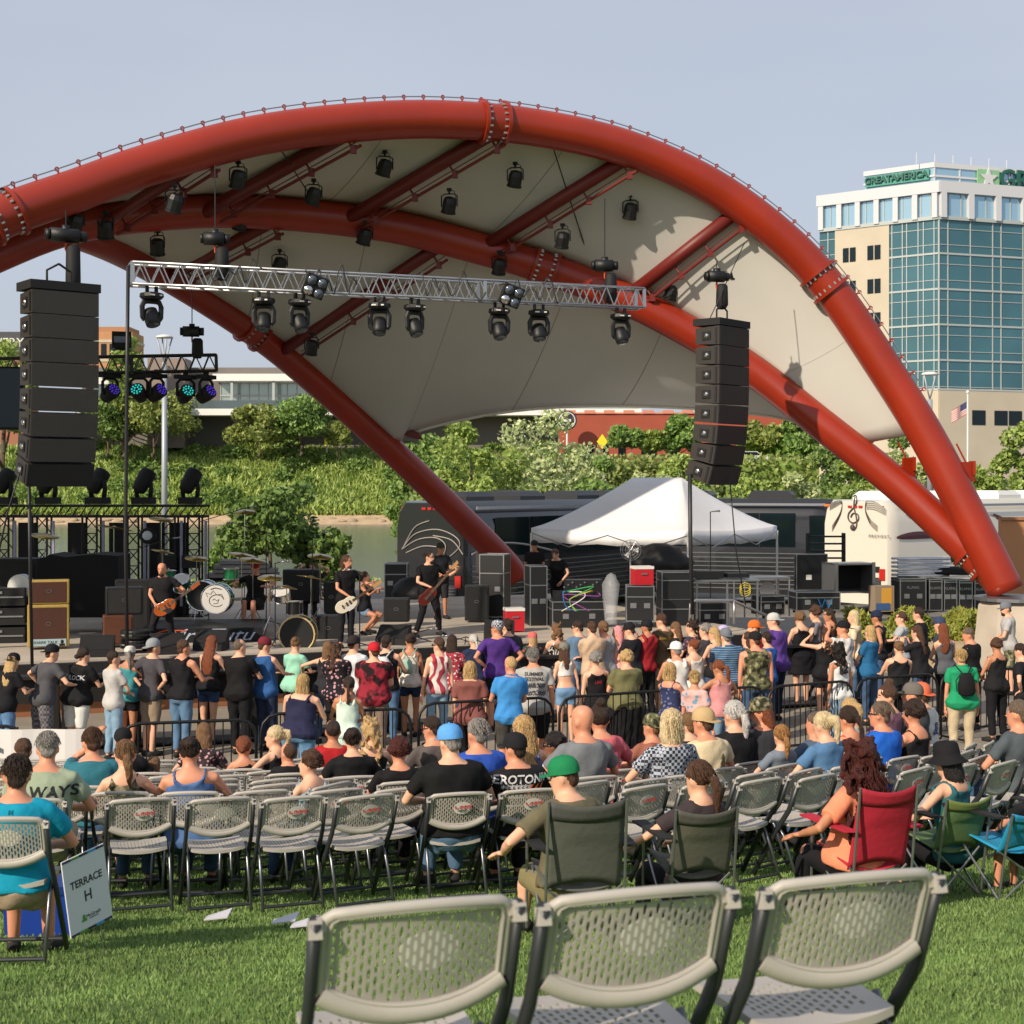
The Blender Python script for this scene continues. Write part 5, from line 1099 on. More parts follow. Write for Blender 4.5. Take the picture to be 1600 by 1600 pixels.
shapeless(1030, 890, 34.5, .75, .62, mat('black_tarp', '151517', .6, bump=.7, bs=7), 'black tarp thrown over gear under the tent', 'tarp_cover', 'tarp')
shapeless(645, 935, 34, .5, .5, MATS['black_tarp'], 'dark covered heap on a cart behind the bassist', 'tarp_cover', 'tarp')
t = thing('work_table', 'silver framed work table with audio gear under the tent', 'table', P(1130, 975, 33.2), .15); b = MB(); b.box((0, 0, 1.0), (1.5, .7, .04)); b.build('table_top', M_trim, t)
for x in (-.7, 0, .7): b = MB(); b.box((x, -.3, .5), (.04, .04, 1.0)); b.build('leg', M_trim, t)
b = MB(); b.box((-.35, 0, 1.12), (.6, .4, .16)); b.box((.3, 0, 1.1), (.5, .4, .1)); b.build('audio_unit', M_blk, t)
for i in range(3): b = MB(); b.tube([(.4 + .12 * cos(a), -.36, (.85 + .10 * sin(a) - .05 * i)) for a in np.linspace(0, 2 * pi, 16, endpoint=False)], .008, 5, closed=True); b.build('yellow_cable', mat('cable_yellow', 'd6c22a', .5), t)
t = thing('steel_cart', 'steel frame cart with a silver tray right of the tent leg', 'cart', P(1190, 962, 34.8), .3); b = MB(); b.box((0, 0, .9), (1.2, .6, .05)); b.box((0, 0, .4), (1.2, .6, .03)); b.build('shelf', M_trim, t)
for x in (-.58, .58):
    for y in (-.28, .28): b = MB(); b.cyl((x, y, 0), (x, y, .9), .02, n=6); b.build('leg', M_trim, t)
rope([P(1078, 975, 31), P(1079, 944, 31), P(1086, 938, 31), P(1145, 938, 31.6), P(1205, 965, 32)], .035, 'bent aluminium stair hand rail at the right of the stage', 'hand_rail', M_alu, 'hand rail')
rope([P(1147, 938, 31.6), P(1147, 975, 31.6)], .03, 'upright post of the aluminium stair rail', 'hand_rail', M_alu, 'hand rail')
# tent
T0 = V((X(1075, 34.6), 34.6, 0)); TL = V((X(830, 36.6), 36.6, 0)); TR_ = V((X(1214, 38.4), 38.4, 0)); TB_ = TL + TR_ - T0
te = thing('canopy_tent', 'white pop up tent with a peaked roof at the right of the stage', 'tent', T0); M_tent = mat('tent_fabric', 'e2e2e4', .75, var=.03, vs=1, bump=.3, bs=3)
zE = 3.02; zV = 2.68; ct = (TL + TR_) / 2 - T0; zp = Z(746, 36.6)
crn = [V((0, 0, 0)), TR_ - T0, TB_ - T0, TL - T0]; r1 = ct + (TR_ - T0).normalized() * 0 + (TL - T0) * -.16; r2 = ct + (TL - T0) * .16
b = MB(); n_ = 10
def roofq(a, b__, ra, rb):
    R = []
    for i in range(n_ + 1):
        f = i / n_; row = []
        for j in range(13):
            g_ = j / 12; lo = a.lerp(b__, g_) + V((0, 0, zE - .07 * sin(pi * g_))); hi = ra.lerp(rb, g_) + V((0, 0, zp)); z_ = lo.z + (hi.z - lo.z) * (f ** 1.25); p = lo.lerp(hi, f); row.append(V((p.x, p.y, z_)))
        R.append(row)
    b.add([p for r_ in R for p in r_], [(i * 13 + j, i * 13 + j + 1, (i + 1) * 13 + j + 1, (i + 1) * 13 + j) for i in range(n_) for j in range(12)])
roofq(crn[0], crn[1], r1, r1); roofq(crn[1], crn[2], r1, r2); roofq(crn[2], crn[3], r2, r2); roofq(crn[3], crn[0], r2, r1)
o = b.build('roof', M_tent, te, True); md = o.modifiers.new('w', 'WELD'); md.merge_threshold = .005
for i in range(4):
    a, c_ = crn[i], crn[(i + 1) % 4]; b = MB(); vs = []
    for j in range(17): g_ = j / 16; p = a.lerp(c_, g_); vs += [p + V((0, 0, zE - .07 * sin(pi * g_) + .004)), p + V((0, 0, zV - .02 * sin(g_ * 25) - .05 * sin(pi * g_)))]
    b.add(vs, [(2 * j, 2 * j + 1, 2 * j + 3, 2 * j + 2) for j in range(16)]); o = b.build('valance', M_tent, te, True); md = o.modifiers.new('s', 'SOLIDIFY'); md.thickness = .006
    b = MB(); b.box(a + V((0, 0, 1.9)), (.05, .05, 2.0)); b.build('leg', M_white, te); b = MB(); b.tube([a + V((0, 0, zE - .12)), a.lerp(c_, .25) + V((0, 0, zE - .45)), a.lerp(c_, .5) + V((0, 0, zE - .15)), a.lerp(c_, .75) + V((0, 0, zE - .45)), c_ + V((0, 0, zE - .12))], .015, 5); b.build('cross_brace', M_alu, te)
# right-hand open cases and stacks
t, w_, hh = road_case(1238, 1296, 866, 921, 36, 'open black flight case lid standing upright behind the trunk', rz=.2, latch=False, castor=False, lidline=0, dp=.12); b = MB(); b.box((-w_ * .1, -.065, hh * .35), (.14, .01, .12)); b.build('plate', M_white, t)
t = thing('open_case', 'silver edged open flight case facing the audience', 'road case', P(1325, 925, 35), .25); b = MB(); b.box((0, .35, .35), (1.0, .04, .7))
for s_ in (-1, 1): b.box((s_ * .48, 0, .35), (.04, .7, .7)); b.box((0, 0, .35 + s_ * .33), (1.0, .7, .04))
b.build('body', M_trim, t); b = MB(); b.box((0, .3, .35), (.9, .04, .6)); b.build('foam_lining', M_blk2, t)
for s_ in (-1, 1): b = MB(); b.box((s_ * .48, -.36, .35), (.08, .03, .74)); b.build('edge_trim', M_trim, t)
t = thing('product_box', 'printed carton with a yellow picture beside the open case', 'carton', P(1377, 955, 34.4), .3); b = MB(); b.box((0, 0, .3), (.5, .3, .6)); b.build('carton', mat('carton_grey', '8f7f6c', .7), t); b = MB(); b.box((.05, -.155, .36), (.26, .01, .38)); b.build('picture', mat('carton_yellow', 'd09a3a', .6), t); b = MB(); b.box((-.05, -.158, .12), (.36, .01, .16)); b.build('picture', mat('carton_blue', '3a5a8a', .6), t)
for i, (x0, x1) in enumerate([(1396, 1443), (1443, 1466), (1466, 1489), (1489, 1513), (1513, 1540)]):
    t, w_, hh = road_case(x0, x1, 903 + i, 952, 35.6 + i * .1, 'black labelled flight case before the white coach, %s' % ['wide one at the left', 'second from left', 'middle one', 'fourth from left', 'last one under the arch leg'][i], rz=.1, lidline=.93, castor=False); text_mesh('KLANG', .09, face_to((0, -.302, hh * .72), (0, -1, 0)), 'lettering', M_trim, t, .003)
t = thing('truss_stack', 'stack of silver ladder like trusses on the flight cases', 'truss stack', P(1438, 901, 36), .1)
for i in range(5):
    b = MB(); z = .04 + i * .1
    for y in (-.2, .2): b.cyl((-.65, y, z), (.65, y, z), .03, n=7)
    for x in np.linspace(-.6, .6, 5): b.cyl((x, -.2, z), (x, .2, z), .02, n=5)
    b.build('rail', M_alu, t)
t = thing('dark_hose_coil', 'flat black coil lying on the flight cases right of the truss stack', 'cable coil', P(1495, 898, 36)); b = MB()
for i in range(3): b.tube([((.5 - .08 * i) * cos(a), .3 * sin(a), .06 + .04 * i) for a in np.linspace(0, 2 * pi, 18, endpoint=False)], .05, 6, closed=True)
b.build('coil', M_blk2, t, True)
t = thing('tan_wall', 'plain tan wooden hoarding at the right edge behind the arch foot', 'wall', (X(1590, 39), 39, 0), .1); b = MB(); b.box((.5, 0, 1.6), (2.0, .15, Z(806, 39))); b.T = Matrix(); b.build('board', mat('tan_board', 'b5825a', .8), t); b = MB(); b.box((.5, -.1, 3.2), (2.05, .06, .08)); b.build('batten', mat('tan_board2', '9c6f4c', .8), t)
# stair / bike rack style metal bars right of tent
t = thing('metal_grating', 'black engine vents and ladder bars beside the coach', 'rack', P(1290, 900, 41), 0); b = MB()
for z in np.linspace(.1, 1.1, 6): b.box((0, 0, z), (1.0, .1, .05))
b.build('shelf', M_blk, t); b = MB(); b.box((-.5, 0, .6), (.05, .3, 1.2)); b.box((.5, 0, .6), (.05, .3, 1.2)); b.build('side_frame', M_blk, t)
# ---------------- coaches ----------------
def coach(loc, beta, label, cb, cw, white=False, L=13.4, front=False):
    t = thing('touring_coach', label, 'coach', loc, beta)     # x along the side from the rear corner, y into the depth
    Wd = 2.6; H = 3.62; m = mat('coach_' + cb, cb, .22, .25 if not white else 0, coat=.7); R = []
    prof = [(0, .35), (0, 2.9), (.10, 3.35), (.35, H), (Wd - .35, H), (Wd - .1, 3.35), (Wd, 2.9), (Wd, .35)]
    for x, k_, dz in ((0, .90, -.06), (.12, .97, -.01), (.5, 1, 0), (L - .9, 1, 0), (L - .3, .97, -.02), (L, .86, -.25)):
        R.append([V((x, Wd / 2 + (y - Wd / 2) * k_, z + dz * (z > 2))) for y, z in prof])
    b = MB(); b.rings(R); o = b.build('body', m, t); shade_auto(o, 35)
    b = MB(); b.box((L * .5, -.012, 2.55 if not white else 2.2), (L * .78 if not white else 2.2, .02, 1.15 if not white else 1.1)) if not white else b.box((4.6, -.012, 2.15), (2.4, .02, 1.15)); b.build('window', M_gld, t)
    if not white:
        b = MB()
        for x in np.linspace(L * .25, L * .8, 5): b.box((x, -.03, 2.55), (.05, .02, 1.15))
        b.build('window_divider', M_blk2, t)
    b = MB(); b.box((L / 2, -.02, 3.42), (L * .93, .05, .08)); b.build('roof_rail', mat('coach_rail', '9fa3a8' if not white else 'd0d0cc', .3, .6), t)
    b = MB()
    for z in np.linspace(.55, 1.75, 9): b.box((L / 2, -.012, z), (L * .96, .02, .03))
    b.build('side_ribs', mat('coach_rib' + cb, '8d9194' if not white else 'b9b9b4', .3, .7), t) if not white else b.build('side_ribs', M_wht, t)
    for x in (1.6, 3.0, L - 2.4):
        b = MB(); b.cyl((x, -.02, .5), (x, .3, .5), .5, n=20); wv = b.build('wheel', M_rubber, t); b = MB(); b.cyl((x, -.04, .5), (x, 0, .5), .28, n=16); b.build('rim', M_chrome, wv)
    for x in (1.6, 4.6, 8.2, 11): b = MB(); b.rings([[V((x + sx * .75 * k_, Wd / 2 + sy * .7 * k_, z)) for sx, sy in ((-1, -1), (1, -1), (1, 1), (-1, 1))] for z, k_ in ((H - .02, 1), (H + .12, 1), (H + .27, .8))]); shade_auto(b.build('roof_unit', mat('unit_' + cb, '2a2b2e' if not white else 'dcdcd8', .4), t), 20)
    # rear face at x=0
    yw = lambda y: V((-.02, y, 0))
    for y in (.35, 1.1, 1.3, 1.5, 2.25): b = MB(); b.box((-.01 if y not in (.35, 2.25) else .04, y, 3.4), (.05, .14, .07)); b.build('marker_light', mat('marker_red', 'b82a22', .3), t)
    b = MB(); b.box((-.012, 1.3, .95), (.03, 1.9, .5)); b.build('rear_grille', mat('grille_dk', '3a3a3c', .5), t)
    b = MB(); b.box((-.012, 1.3, 1.45), (.03, 1.8, .18)); b.build('rear_vent', M_blk2, t)
    for z in np.linspace(.78, 1.12, 5): 
        b = MB(); b.box((-.03, 1.3, z), (.02, 1.8, .02)); b.build('grille_slat', M_steel, t)
    for y in (.3, 2.3): b = MB(); b.box((-.02, y, 1.3), (.05, .2, .35)); b.build('tail_light', mat('marker_red', 'b82a22', .3), t)
    return t, Wd, L, H
Yc = 42.0
t, Wd, L, H = coach((X(730, Yc), Yc, 0), radians(58), 'dark grey touring coach showing its rear with pale swooshes at the stage back', '26272b', None)
sw = MB(); ms = mat('swoosh', 'a9a39c', .4)
def rearpt(u, z, x=-.03): return V((x, Wd * (1 - u), z))      # u 0 left .. 1 right as seen from behind
for pts in ([(.12, 2.2), (.3, 2.65), (.6, 2.8), (.85, 2.6), (.9, 2.3), (.7, 1.9)], [(.12, 2.2), (.35, 2.5), (.6, 2.55), (.72, 2.3), (.62, 1.75)], [(.15, 2.3), (.3, 2.85), (.5, 3.05)], [(.55, 2.62), (.8, 2.5), (.95, 2.1)], [(.18, 2.1), (.4, 2.3), (.6, 2.3)]):
    sw.tube([rearpt(u, z) for u, z in (lambda c: [(p.x, p.y) for p in c])(catmull([(u, z, 0) for u, z in pts], 6))], .016, 4)
sw.build('swoosh_graphic', ms, t)
sw = MB(); sw.tube(catmull([(.2, -.03, 2.1), (1.5, -.03, 2.35), (3, -.03, 2.3), (5, -.03, 2.0)], 5), .03, 4); sw.build('side_stripe', ms, t)
fx, fy = X(1312, 49.5), 49.5; be = radians(-17); d_ = V((cos(be), sin(be), 0)); Lc = 13.4
t, *_q = coach((fx - d_.x * Lc, fy - d_.y * Lc, 0), be, 'long dark coach with a black window band behind the tent', '2e2f33', None)
b = MB(); b.box((Lc - .55, -.02, 2.0), (.9, .05, 2.1)); b.build('front_door', M_gld, t); b = MB(); b.box((Lc - .4, -.05, 3.4), (.2, .06, .08)); b.build('marker_light', mat('amber', 'd8762a', .3), t)
b = MB(); b.tube([(Lc - .2, -.1, 2.0), (Lc + .1, -.5, 1.9)], .04, 6); b.box((Lc + .12, -.55, 1.75), (.2, .12, .45)); b.build('mirror', M_blk, t)
Yw = 45.5; t, Wd, L, H = coach((X(1392, Yw), Yw, 0), radians(42), 'white touring coach with a treble clef and music lines on its rear', 'd9d3c4', None, True)
mm = mat('music_ink', '4a3f3c', .6); sw = MB()
def RP(px, py):   # rear-face point from a photo pixel
    u = V((cos(radians(42)), sin(radians(42)), 0)); nrm = u; o_ = V((X(1392, Yw), Yw, 0)) - u * .03; dr_ = V(((px - 800) / F, 1, 0)); k = o_.dot(nrm) / dr_.dot(nrm); w_ = V((dr_.x * k, k, Z(py, k))); q = Matrix.Rotation(-radians(42), 3, 'Z') @ (w_ - V((X(1392, Yw), Yw, 0))); return q
for px_ in ([(1333, 776), (1337, 774), (1339, 780), (1336, 790), (1326, 802), (1326, 812), (1333, 817), (1341, 812), (1340, 804), (1333, 802), (1329, 808)], [(1336, 776), (1334, 790), (1338, 810), (1338, 822), (1334, 828), (1330, 825)]):
    sw.tube(catmull([RP(*p) for p in px_], 4), .022, 5)
sw.ell(RP(1332, 824), (.06, .09, .1), 8, 6)
sw.build('treble_clef', mm, t); sw = MB()
for i in range(5):
    sw.tube(catmull([RP(1296, 788 + i * 2.2), RP(1306, 783 + i * 2), RP(1315, 783 + i), RP(1313, 800 + i), RP(1300, 822 + i * 2)], 4), .008, 4)
    sw.tube(catmull([RP(1353, 783 + i * 3), RP(1366, 784 + i * 3), RP(1384, 796 + i * 2.2)], 4), .008, 4); sw.tube(catmull([RP(1353, 783 + i), RP(1352, 796 + i), RP(1360, 812 + i * 2), RP(1371, 822 + i * 2)], 4), .008, 4)
sw.build('music_lines', mm, t)
text_mesh('P R E V O S T', .13, face_to(RP(1374, 838) + V((-.03, 0, 0)), (-1, 0, 0)), 'lettering', mm, t, .004)
sw = MB()
for pts, r_ in (([(.3, 2.45), (1.5, 2.5), (3.2, 2.45)], .12), ([(5.2, 1.9), (7.5, 2.5), (12, 2.9)], .08), ([(5.4, 2.6), (8, 2.1), (12.5, 1.5)], .07), ([(6, 3.1), (8, 2.6), (12.5, 2.3)], .12)):
    sw.tube(catmull([(x, -.02, z) for x, z in pts], 6), [r_ * (.25 + .75 * sin(pi * i / 12)) for i in range(13)], 4, flat=1, up=(0, 0, 1))
o = sw.build('maroon_stripe', mat('maroon', '4e1a26', .4), t)
for v in o.data.vertices: v.co.y = -.02 + (v.co.y + .02) * .08
# papers and odds under the second row of chairs
for px, py, Y, lb in [(340, 1425, 9.6, 'white paper sheet under the chair left of the front row middle'), (445, 1425, 9.4, 'white paper sheet lying in the grass under the second row'), (475, 1440, 9.2, 'crumpled white paper strip left of the nearest chair')]:
    p = P(px, py, Y); t = MB(); z0 = G(p.x, Y) + .03; t.add([(a_ * .62, b_ * .62, c_) for a_, b_, c_ in [(-.13, -.07, 0), (.12, -.09, .02), (.14, .08, .05), (-.12, .07, .0), (-.13, -.07, .008), (.12, -.09, .028), (.14, .08, .058), (-.12, .07, .008)]], [(0, 3, 2, 1), (4, 5, 6, 7), (0, 1, 5, 4), (1, 2, 6, 5), (2, 3, 7, 6), (3, 0, 4, 7)]); o = t.build('paper_sheet', mat('paper', 'b4b4bc', .8)); o.location = (p.x, Y, z0); tag(o, lb, 'paper', 'papers dropped in the grass')
# sign TERRACE H
p = P(150, 1386, 8.0); t = thing('yard_sign', 'grey yard sign reading TERRACE H on wire legs in the grass', 'sign', (p.x, 8.0, G(p.x, 8)), radians(42)); z0 = G(p.x, 8); t.rotation_euler = (0, radians(-9), radians(57)); cz_ = p.z - z0; b = MB(); b.box((0, 0, cz_), (.29, .008, .425)); bd = b.build('board', mat('sign_face', 'cfd3d8', .6), t)
ms_ = mat('sign_ink', '26282c', .6); text_mesh('TERRACE', .058, face_to((0, -.0052, cz_ + .06), (0, -1, 0)), 'lettering', ms_, bd, .0006, 0, .9, .001); text_mesh('H', .085, face_to((0, -.0052, cz_ - .025), (0, -1, 0)), 'lettering', ms_, bd, .0006, 0, .9, .001)
text_mesh('McGrath', .028, face_to((.02, -.0052, cz_ - .135), (0, -1, 0)), 'lettering', ms_, bd, .0006); text_mesh('AMPHITHEATRE', .009, face_to((.02, -.0052, cz_ - .152), (0, -1, 0)), 'lettering', ms_, bd, .0005)
b = MB(); b.prism([(-.065, -.155), (-.05, -.13), (-.058, -.13), (-.045, -.115), (-.032, -.13), (-.04, -.13), (-.025, -.155)], .003, Matrix.Translation((0, -.005, cz_))); b.build('leaf_emblem', mat('leaf_green', '4f8a3a', .6), bd)
for z in (.2125, -.2125):
    for i, c in enumerate(('2a3050', '4f8a3a', '2a2630', '3f8fc8', '2a3050')): b = MB(); b.box((-.114 + i * .057, -.0052, cz_ + z * .965), (.055, .002, .013)); b.build('colour_block', mat('blk_' + c, c, .6), bd)
for x in (-.06, .06): b = MB(); b.cyl((x, 0, -.03), (x, 0, cz_ - .1), .0028, n=6); b.build('wire_leg', M_steel, t)
t = thing('cooler_box', 'blue plastic cooler box under the left folding chair', 'cooler', (X(62, 9.0), 9.1, G(X(62, 9.0), 9.1)), radians(10)); b = MB(); b.rings([[V((sx * .23 * k_, sy * .15 * k_, z)) for sx, sy in ((-1, -1), (1, -1), (1, 1), (-1, 1))] for z, k_ in ((0, .92), (.28, 1))]); b.build('body', mat('cooler_blue', '1c3f9a', .4), t); b = MB(); b.box((0, 0, .3), (.48, .32, .05)); b.build('lid', mat('cooler_blue2', '17357f', .4), t)
# ---------------- people ----------------
PE = random.Random(11)
SKN = {'l': 'dca88a', 'r': 'd08f70', 't': 'b97f5e', 'd': '7d523c'}
def skin(k): return mat('skin_' + k, SKN[k], .55, var=.05, vs=10)
def cloth(c, pat=None, c2=None, vs=14):
    return mat('cloth_%s_%s_%s' % (c, pat, c2), c, .85, spec=.25, var=.06, vs=vs if pat else 9, pat=pat, c2=c2, bump=.35, bs=16)
def hairm(c): 
    k = 'hair_' + c
    if k in MATS: return MATS[k]
    return mat(k, c, .5, spec=.4, var=.35, vs=14, stretch=(9, 9, 1.2), bump=.9, bs=22)
HC = {'blk': '1d1815', 'dbr': '33231a', 'br': '503626', 'lbr': '7a5a3c', 'aub': '7c4226', 'blo': 'c2a06c', 'pbl': 'd8c297', 'gry': '8d8882', 'wht': 'c9c6c0', 'red': '4a1c16', 'pnk': 'e39a9c', 'sbl': 'a87846', 'gbr': '6a5a4c'}
QUEUE = []; PRINTS = []
def ik(a, c, l1, l2, pole):
    a, c, pole = V(a), V(c), V(pole); d = c - a; D = min(d.length, (l1 + l2) * .995)
    if d.length > D: c = a + d.normalized() * D; d = c - a
    D = max(D, abs(l1 - l2) + .01); x = (l1 * l1 - l2 * l2 + D * D) / (2 * D); h = sqrt(max(0, l1 * l1 - x * x)); n = d.normalized(); p = pole - n * pole.dot(n)
    if p.length < 1e-5: p = V((0, 0, -1))
    return a + n * x + p.normalized() * h, c
def hand(mb, w_, d, palm, s, curl=.5, side=1):
    d = V(d).normalized(); palm = V(palm); palm = (palm - d * palm.dot(d)); palm = palm.normalized() if palm.length > 1e-4 else d.orthogonal().normalized(); x = d.cross(palm) * side
    w_ = V(w_)
    mb.rings([[w_ + d * (a * s) + x * (cos(t) * wd * s) + palm * (sin(t) * th * s) for t in np.linspace(0, 2 * pi, 8, endpoint=False)] for a, wd, th in ((-.02, .026, .02), (.02, .034, .017), (.06, .044, .015), (.095, .042, .012))])
    for i, (ox, ln_, r_) in enumerate(((-.031, .062, .0085), (-.0105, .074, .009), (.0105, .07, .009), (.031, .056, .0078))):
        p = w_ + d * (.088 * s) + x * (ox * s); a = curl * .7; pts = [p]; dd = d.copy()
        for k in range(3):
            dd = (dd * cos(a) + palm * sin(a)).normalized(); pts.append(pts[-1] + dd * (ln_ * s * (.45, .3, .25)[k])); a = curl * .9; 
        mb.tube(pts, [r_ * s * 1.05, r_ * s, r_ * s * .9, r_ * s * .65], 6)
    p = w_ + d * (.03 * s) - x * (.03 * s); q = (d * .7 - x * .8 + palm * .3).normalized(); r2 = (d + palm * .5 * curl - x * .1).normalized()
    mb.tube([p, p + q * (.035 * s), p + q * (.035 * s) + r2 * (.028 * s), p + q * .035 * s + r2 * .05 * s], [.012 * s, .011 * s, .0095 * s, .006 * s], 6)
TR = [(.455, .060, .055, 0), (.485, .098, .068, -.004), (.52, .104, .074, -.008), (.56, .096, .066, 0), (.61, .082, .058, .004), (.66, .084, .06, .004), (.71, .094, .066, .002), (.755, .103, .068, 0), (.785, .103, .062, -.004), (.808, .084, .053, -.008), (.825, .060, .045, -.010), (.845, .037, .036, -.008)]
def person(label, loc, rz=0, h=1.75, b=1.0, fat=0.0, pose='stand', sk='l', top=('tee', '222222'), bot=('pants', '222233'), hair=('short', 'br'), hat=None, look=0, nod=0, arms='down', lean=0, tilt=0, group=None, fem=0, near=0, beard=None, glasses=0, hunch=0, bag=None, print_=None, shoe='2a2a2a', spread=.055, seat=.45, cat='person', legsx=None):
    t = thing('person', label, cat, loc, rz, group); s = h / 1.75
    sit = pose == 'sit'; fat = fat * .6
    hz = (seat + .03) if sit else (.30 * h) if pose == 'squat' else .5 * h - (.0 if pose == 'stand' else .03)
    Rt = Matrix.Rotation(-radians(lean), 3, 'X') @ Matrix.Rotation(radians(tilt), 3, 'Y')
    Hc = V((0, (-.03 + .10 * (b - 1) + .1 * fat) if sit else 0, hz))
    def T(x, y, z):     # torso space (fractions of h) to local
        hu = hunch * max(0, z - .6) ** 2 * 6
        return Hc + Rt @ V((x * h, (y + hu) * h, (z - .5) * h))
    shw = (.93 if fem else 1.03) * b; hipw = (1.08 if fem else .97) * b
    def wid(z, w_, d):
        k = hipw if z < .57 else (shw if z > .7 else (hipw + shw) / 2 * (.96 if fem else 1.02))
        f = fat * math.exp(-((z - .6) / .1) ** 2)
        kk = k if z < .82 else 1 + (k - 1) * .4
        return w_ * kk * (1 + f), d * (1 + (kk - 1) * .9) * (1 + f * 1.5)
    def torso(mb, z0, z1, inf=0, flare=0, zcut=None, n=18):
        R = []
        for (z, w_, d, yo) in TR:
            if z < z0 - 1e-6 or z > z1 + 1e-6: continue
            ww, dd = wid(z, w_, d); f = 1 + flare * max(0, .62 - z) * 6; f += (.06 if inf > .013 * s and z < .59 else 0)
            ww = ww * h * f + inf; dd = dd * h * f + inf; ring = []
            if fem and .68 < z < .78: yo = yo + .012
            for j in range(n):
                a = 2 * pi * j / n; ca, sa = cos(a), sin(a); e = .82
                ring.append(T(math.copysign(abs(ca) ** e, ca) * ww / h, yo + math.copysign(abs(sa) ** e, sa) * dd / h, z))
            R.append(ring)
        mb.rings(R)
    NB = T(0, -.008, .84); HB = T(0, .004, .866)
    hr = Matrix.Rotation(radians(look), 3, 'Z') @ Matrix.Rotation(-radians(nod + lean * .3), 3, 'X')
    HCc = HB + hr @ V((0, .012 * s, .082 * s)) * 1.0; hs = s * (1.06 if h < 1.4 else 1.0)
    if h < 1.4: hs = s * 1.22
    def Hd(x, y, z): return HCc + hr @ (V((x, y, z)) * hs)
    body = MB(); torso(body, 0, 1)
    body.tube([NB - V((0, 0, .03)), HB, Hd(0, -.012, -.05)], [.062 * s * (b * .5 + .5), .054 * s * (b * .5 + .5), .052 * s], 12)
    R = []
    for z, w_, yf, yb in ((-.122, .022, .078, .028), (-.112, .040, .086, .000), (-.09, .054, .090, -.045), (-.055, .064, .088, -.075), (-.02, .072, .086, -.090), (.02, .077, .088, -.099), (.055, .077, .086, -.100), (.085, .068, .072, -.088), (.108, .048, .046, -.06), (.120, .022, .016, -.026)):
        yc = (yf + yb) / 2; hd_ = (yf - yb) / 2; R.append([Hd(w_ * cos(a), yc + hd_ * sin(a), z) for a in np.linspace(0, 2 * pi, 16, endpoint=False)])
    body.rings(R)
    body.tube([Hd(0, .083, .018), Hd(0, .100, -.012), Hd(0, .106, -.03), Hd(0, .086, -.042)], [.008 * hs, .011 * hs, .015 * hs, .009 * hs], 8)
    body.ell(Hd(0, .087, -.066), (.02 * hs, .008 * hs, .008 * hs), 8, 5)
    for e in (-1, 1): body.ell(Hd(e * .078, -.012, -.012), (.012 * hs, .02 * hs, .032 * hs), 8, 6, R=hr)
    # arms
    sh = [T(e * .101 * shw, -.006, .788) for e in (-1, 1)]; l1 = .172 * h; l2 = .150 * h
    A = ARMS[arms] if isinstance(arms, str) else arms
    joints = []
    for e, sp_, (tx, ty, tz, pl, cu) in zip((-1, 1), sh, A):
        if tz is None: tgt = V((tx, ty, 0))
        tgt = V((tx, ty, tz)) if abs(tz) > 3 else V((tx * s, ty * s, tz * s + (0 if not sit else 0)))
        if sit: tgt = V((tx * s, ty * s, seat + tz * s))
        el, wr = ik(sp_, tgt, l1, l2, pl); joints.append((sp_, el, wr, cu))
        m_ = sp_.lerp(el, .5); m2 = el.lerp(wr, .35)
        k = (b * .55 + .45) * (.9 if fem else 1) * s
        body.tube([T(e * .05 * shw, -.006, .812), sp_, m_, el, m2, wr], [.036 * k, .049 * k, .043 * k, .034 * k, .034 * k, .023 * k], 10)
    # legs
    lj = []
    kk = (b * .6 + .4) * s
    for i, e in enumerate((-1, 1)):
        hp = Hc + V((e * .055 * h * hipw, 0, -.015 * h))
        if sit: kn = V((e * .10 * s, .38 * s, hz + .035)); an = V((e * .11 * s, .40 * s, .09 * s))
        elif pose == 'squat': kn = V((e * .16 * s, .34 * s, .42 * s)); an = V((e * .14 * s, .02, .09 * s))
        elif pose == 'kneel': kn = V((e * .14 * s, .25 * s + .1 * e, .30 * s + .15 * (e > 0))); an = V((e * .14 * s, .05 * e, .08 * s))
        elif pose == 'wide': kn = V((e * .17 * s, .06 * s, .27 * h)); an = V((e * (.27 if e > 0 else .24) * s, -.02, .09 * s))
        else: an = V((e * spread * h + PE.uniform(-.02, .02), PE.uniform(-.06, .03), .085 * s)); kn = hp.lerp(an, .52) + V((0, .015, 0))
        lj.append((hp, kn, an))
        body.tube([hp + V((0, 0, .05 * s)), hp, hp.lerp(kn, .5), kn, kn.lerp(an, .3), kn.lerp(an, .6), an], [.07 * kk, .088 * kk, .074 * kk, .053 * kk, .055 * kk, .045 * kk, .035 * kk], 10)
        yaw = e * -.25; fwd = V((sin(-yaw), cos(yaw), 0))
        body.tube([an + V((0, -.02, -.02)), an - V((0, 0, .045 * s)) + fwd * .06 * s, an - V((0, 0, .06 * s)) + fwd * .16 * s], [.038 * s, .036 * s, .024 * s], 8)
    QUEUE.append(('body', body, skin(sk), t, .016 if near else .021, None, .0))
    hb = MB()
    for (sp_, el, wr, cu), e in zip(joints, (-1, 1)):
        if len(cu) == 2: d, pm = V(cu[1]), V((0, 0, -1))
        else: d = (wr - el).normalized(); pm = V((-e, 0, -.3))
        hand(hb, wr + d.normalized() * .01, d, pm, s, cu[0], e)
    QUEUE.append(('+hand', hb, None, None, 0, None, 0))
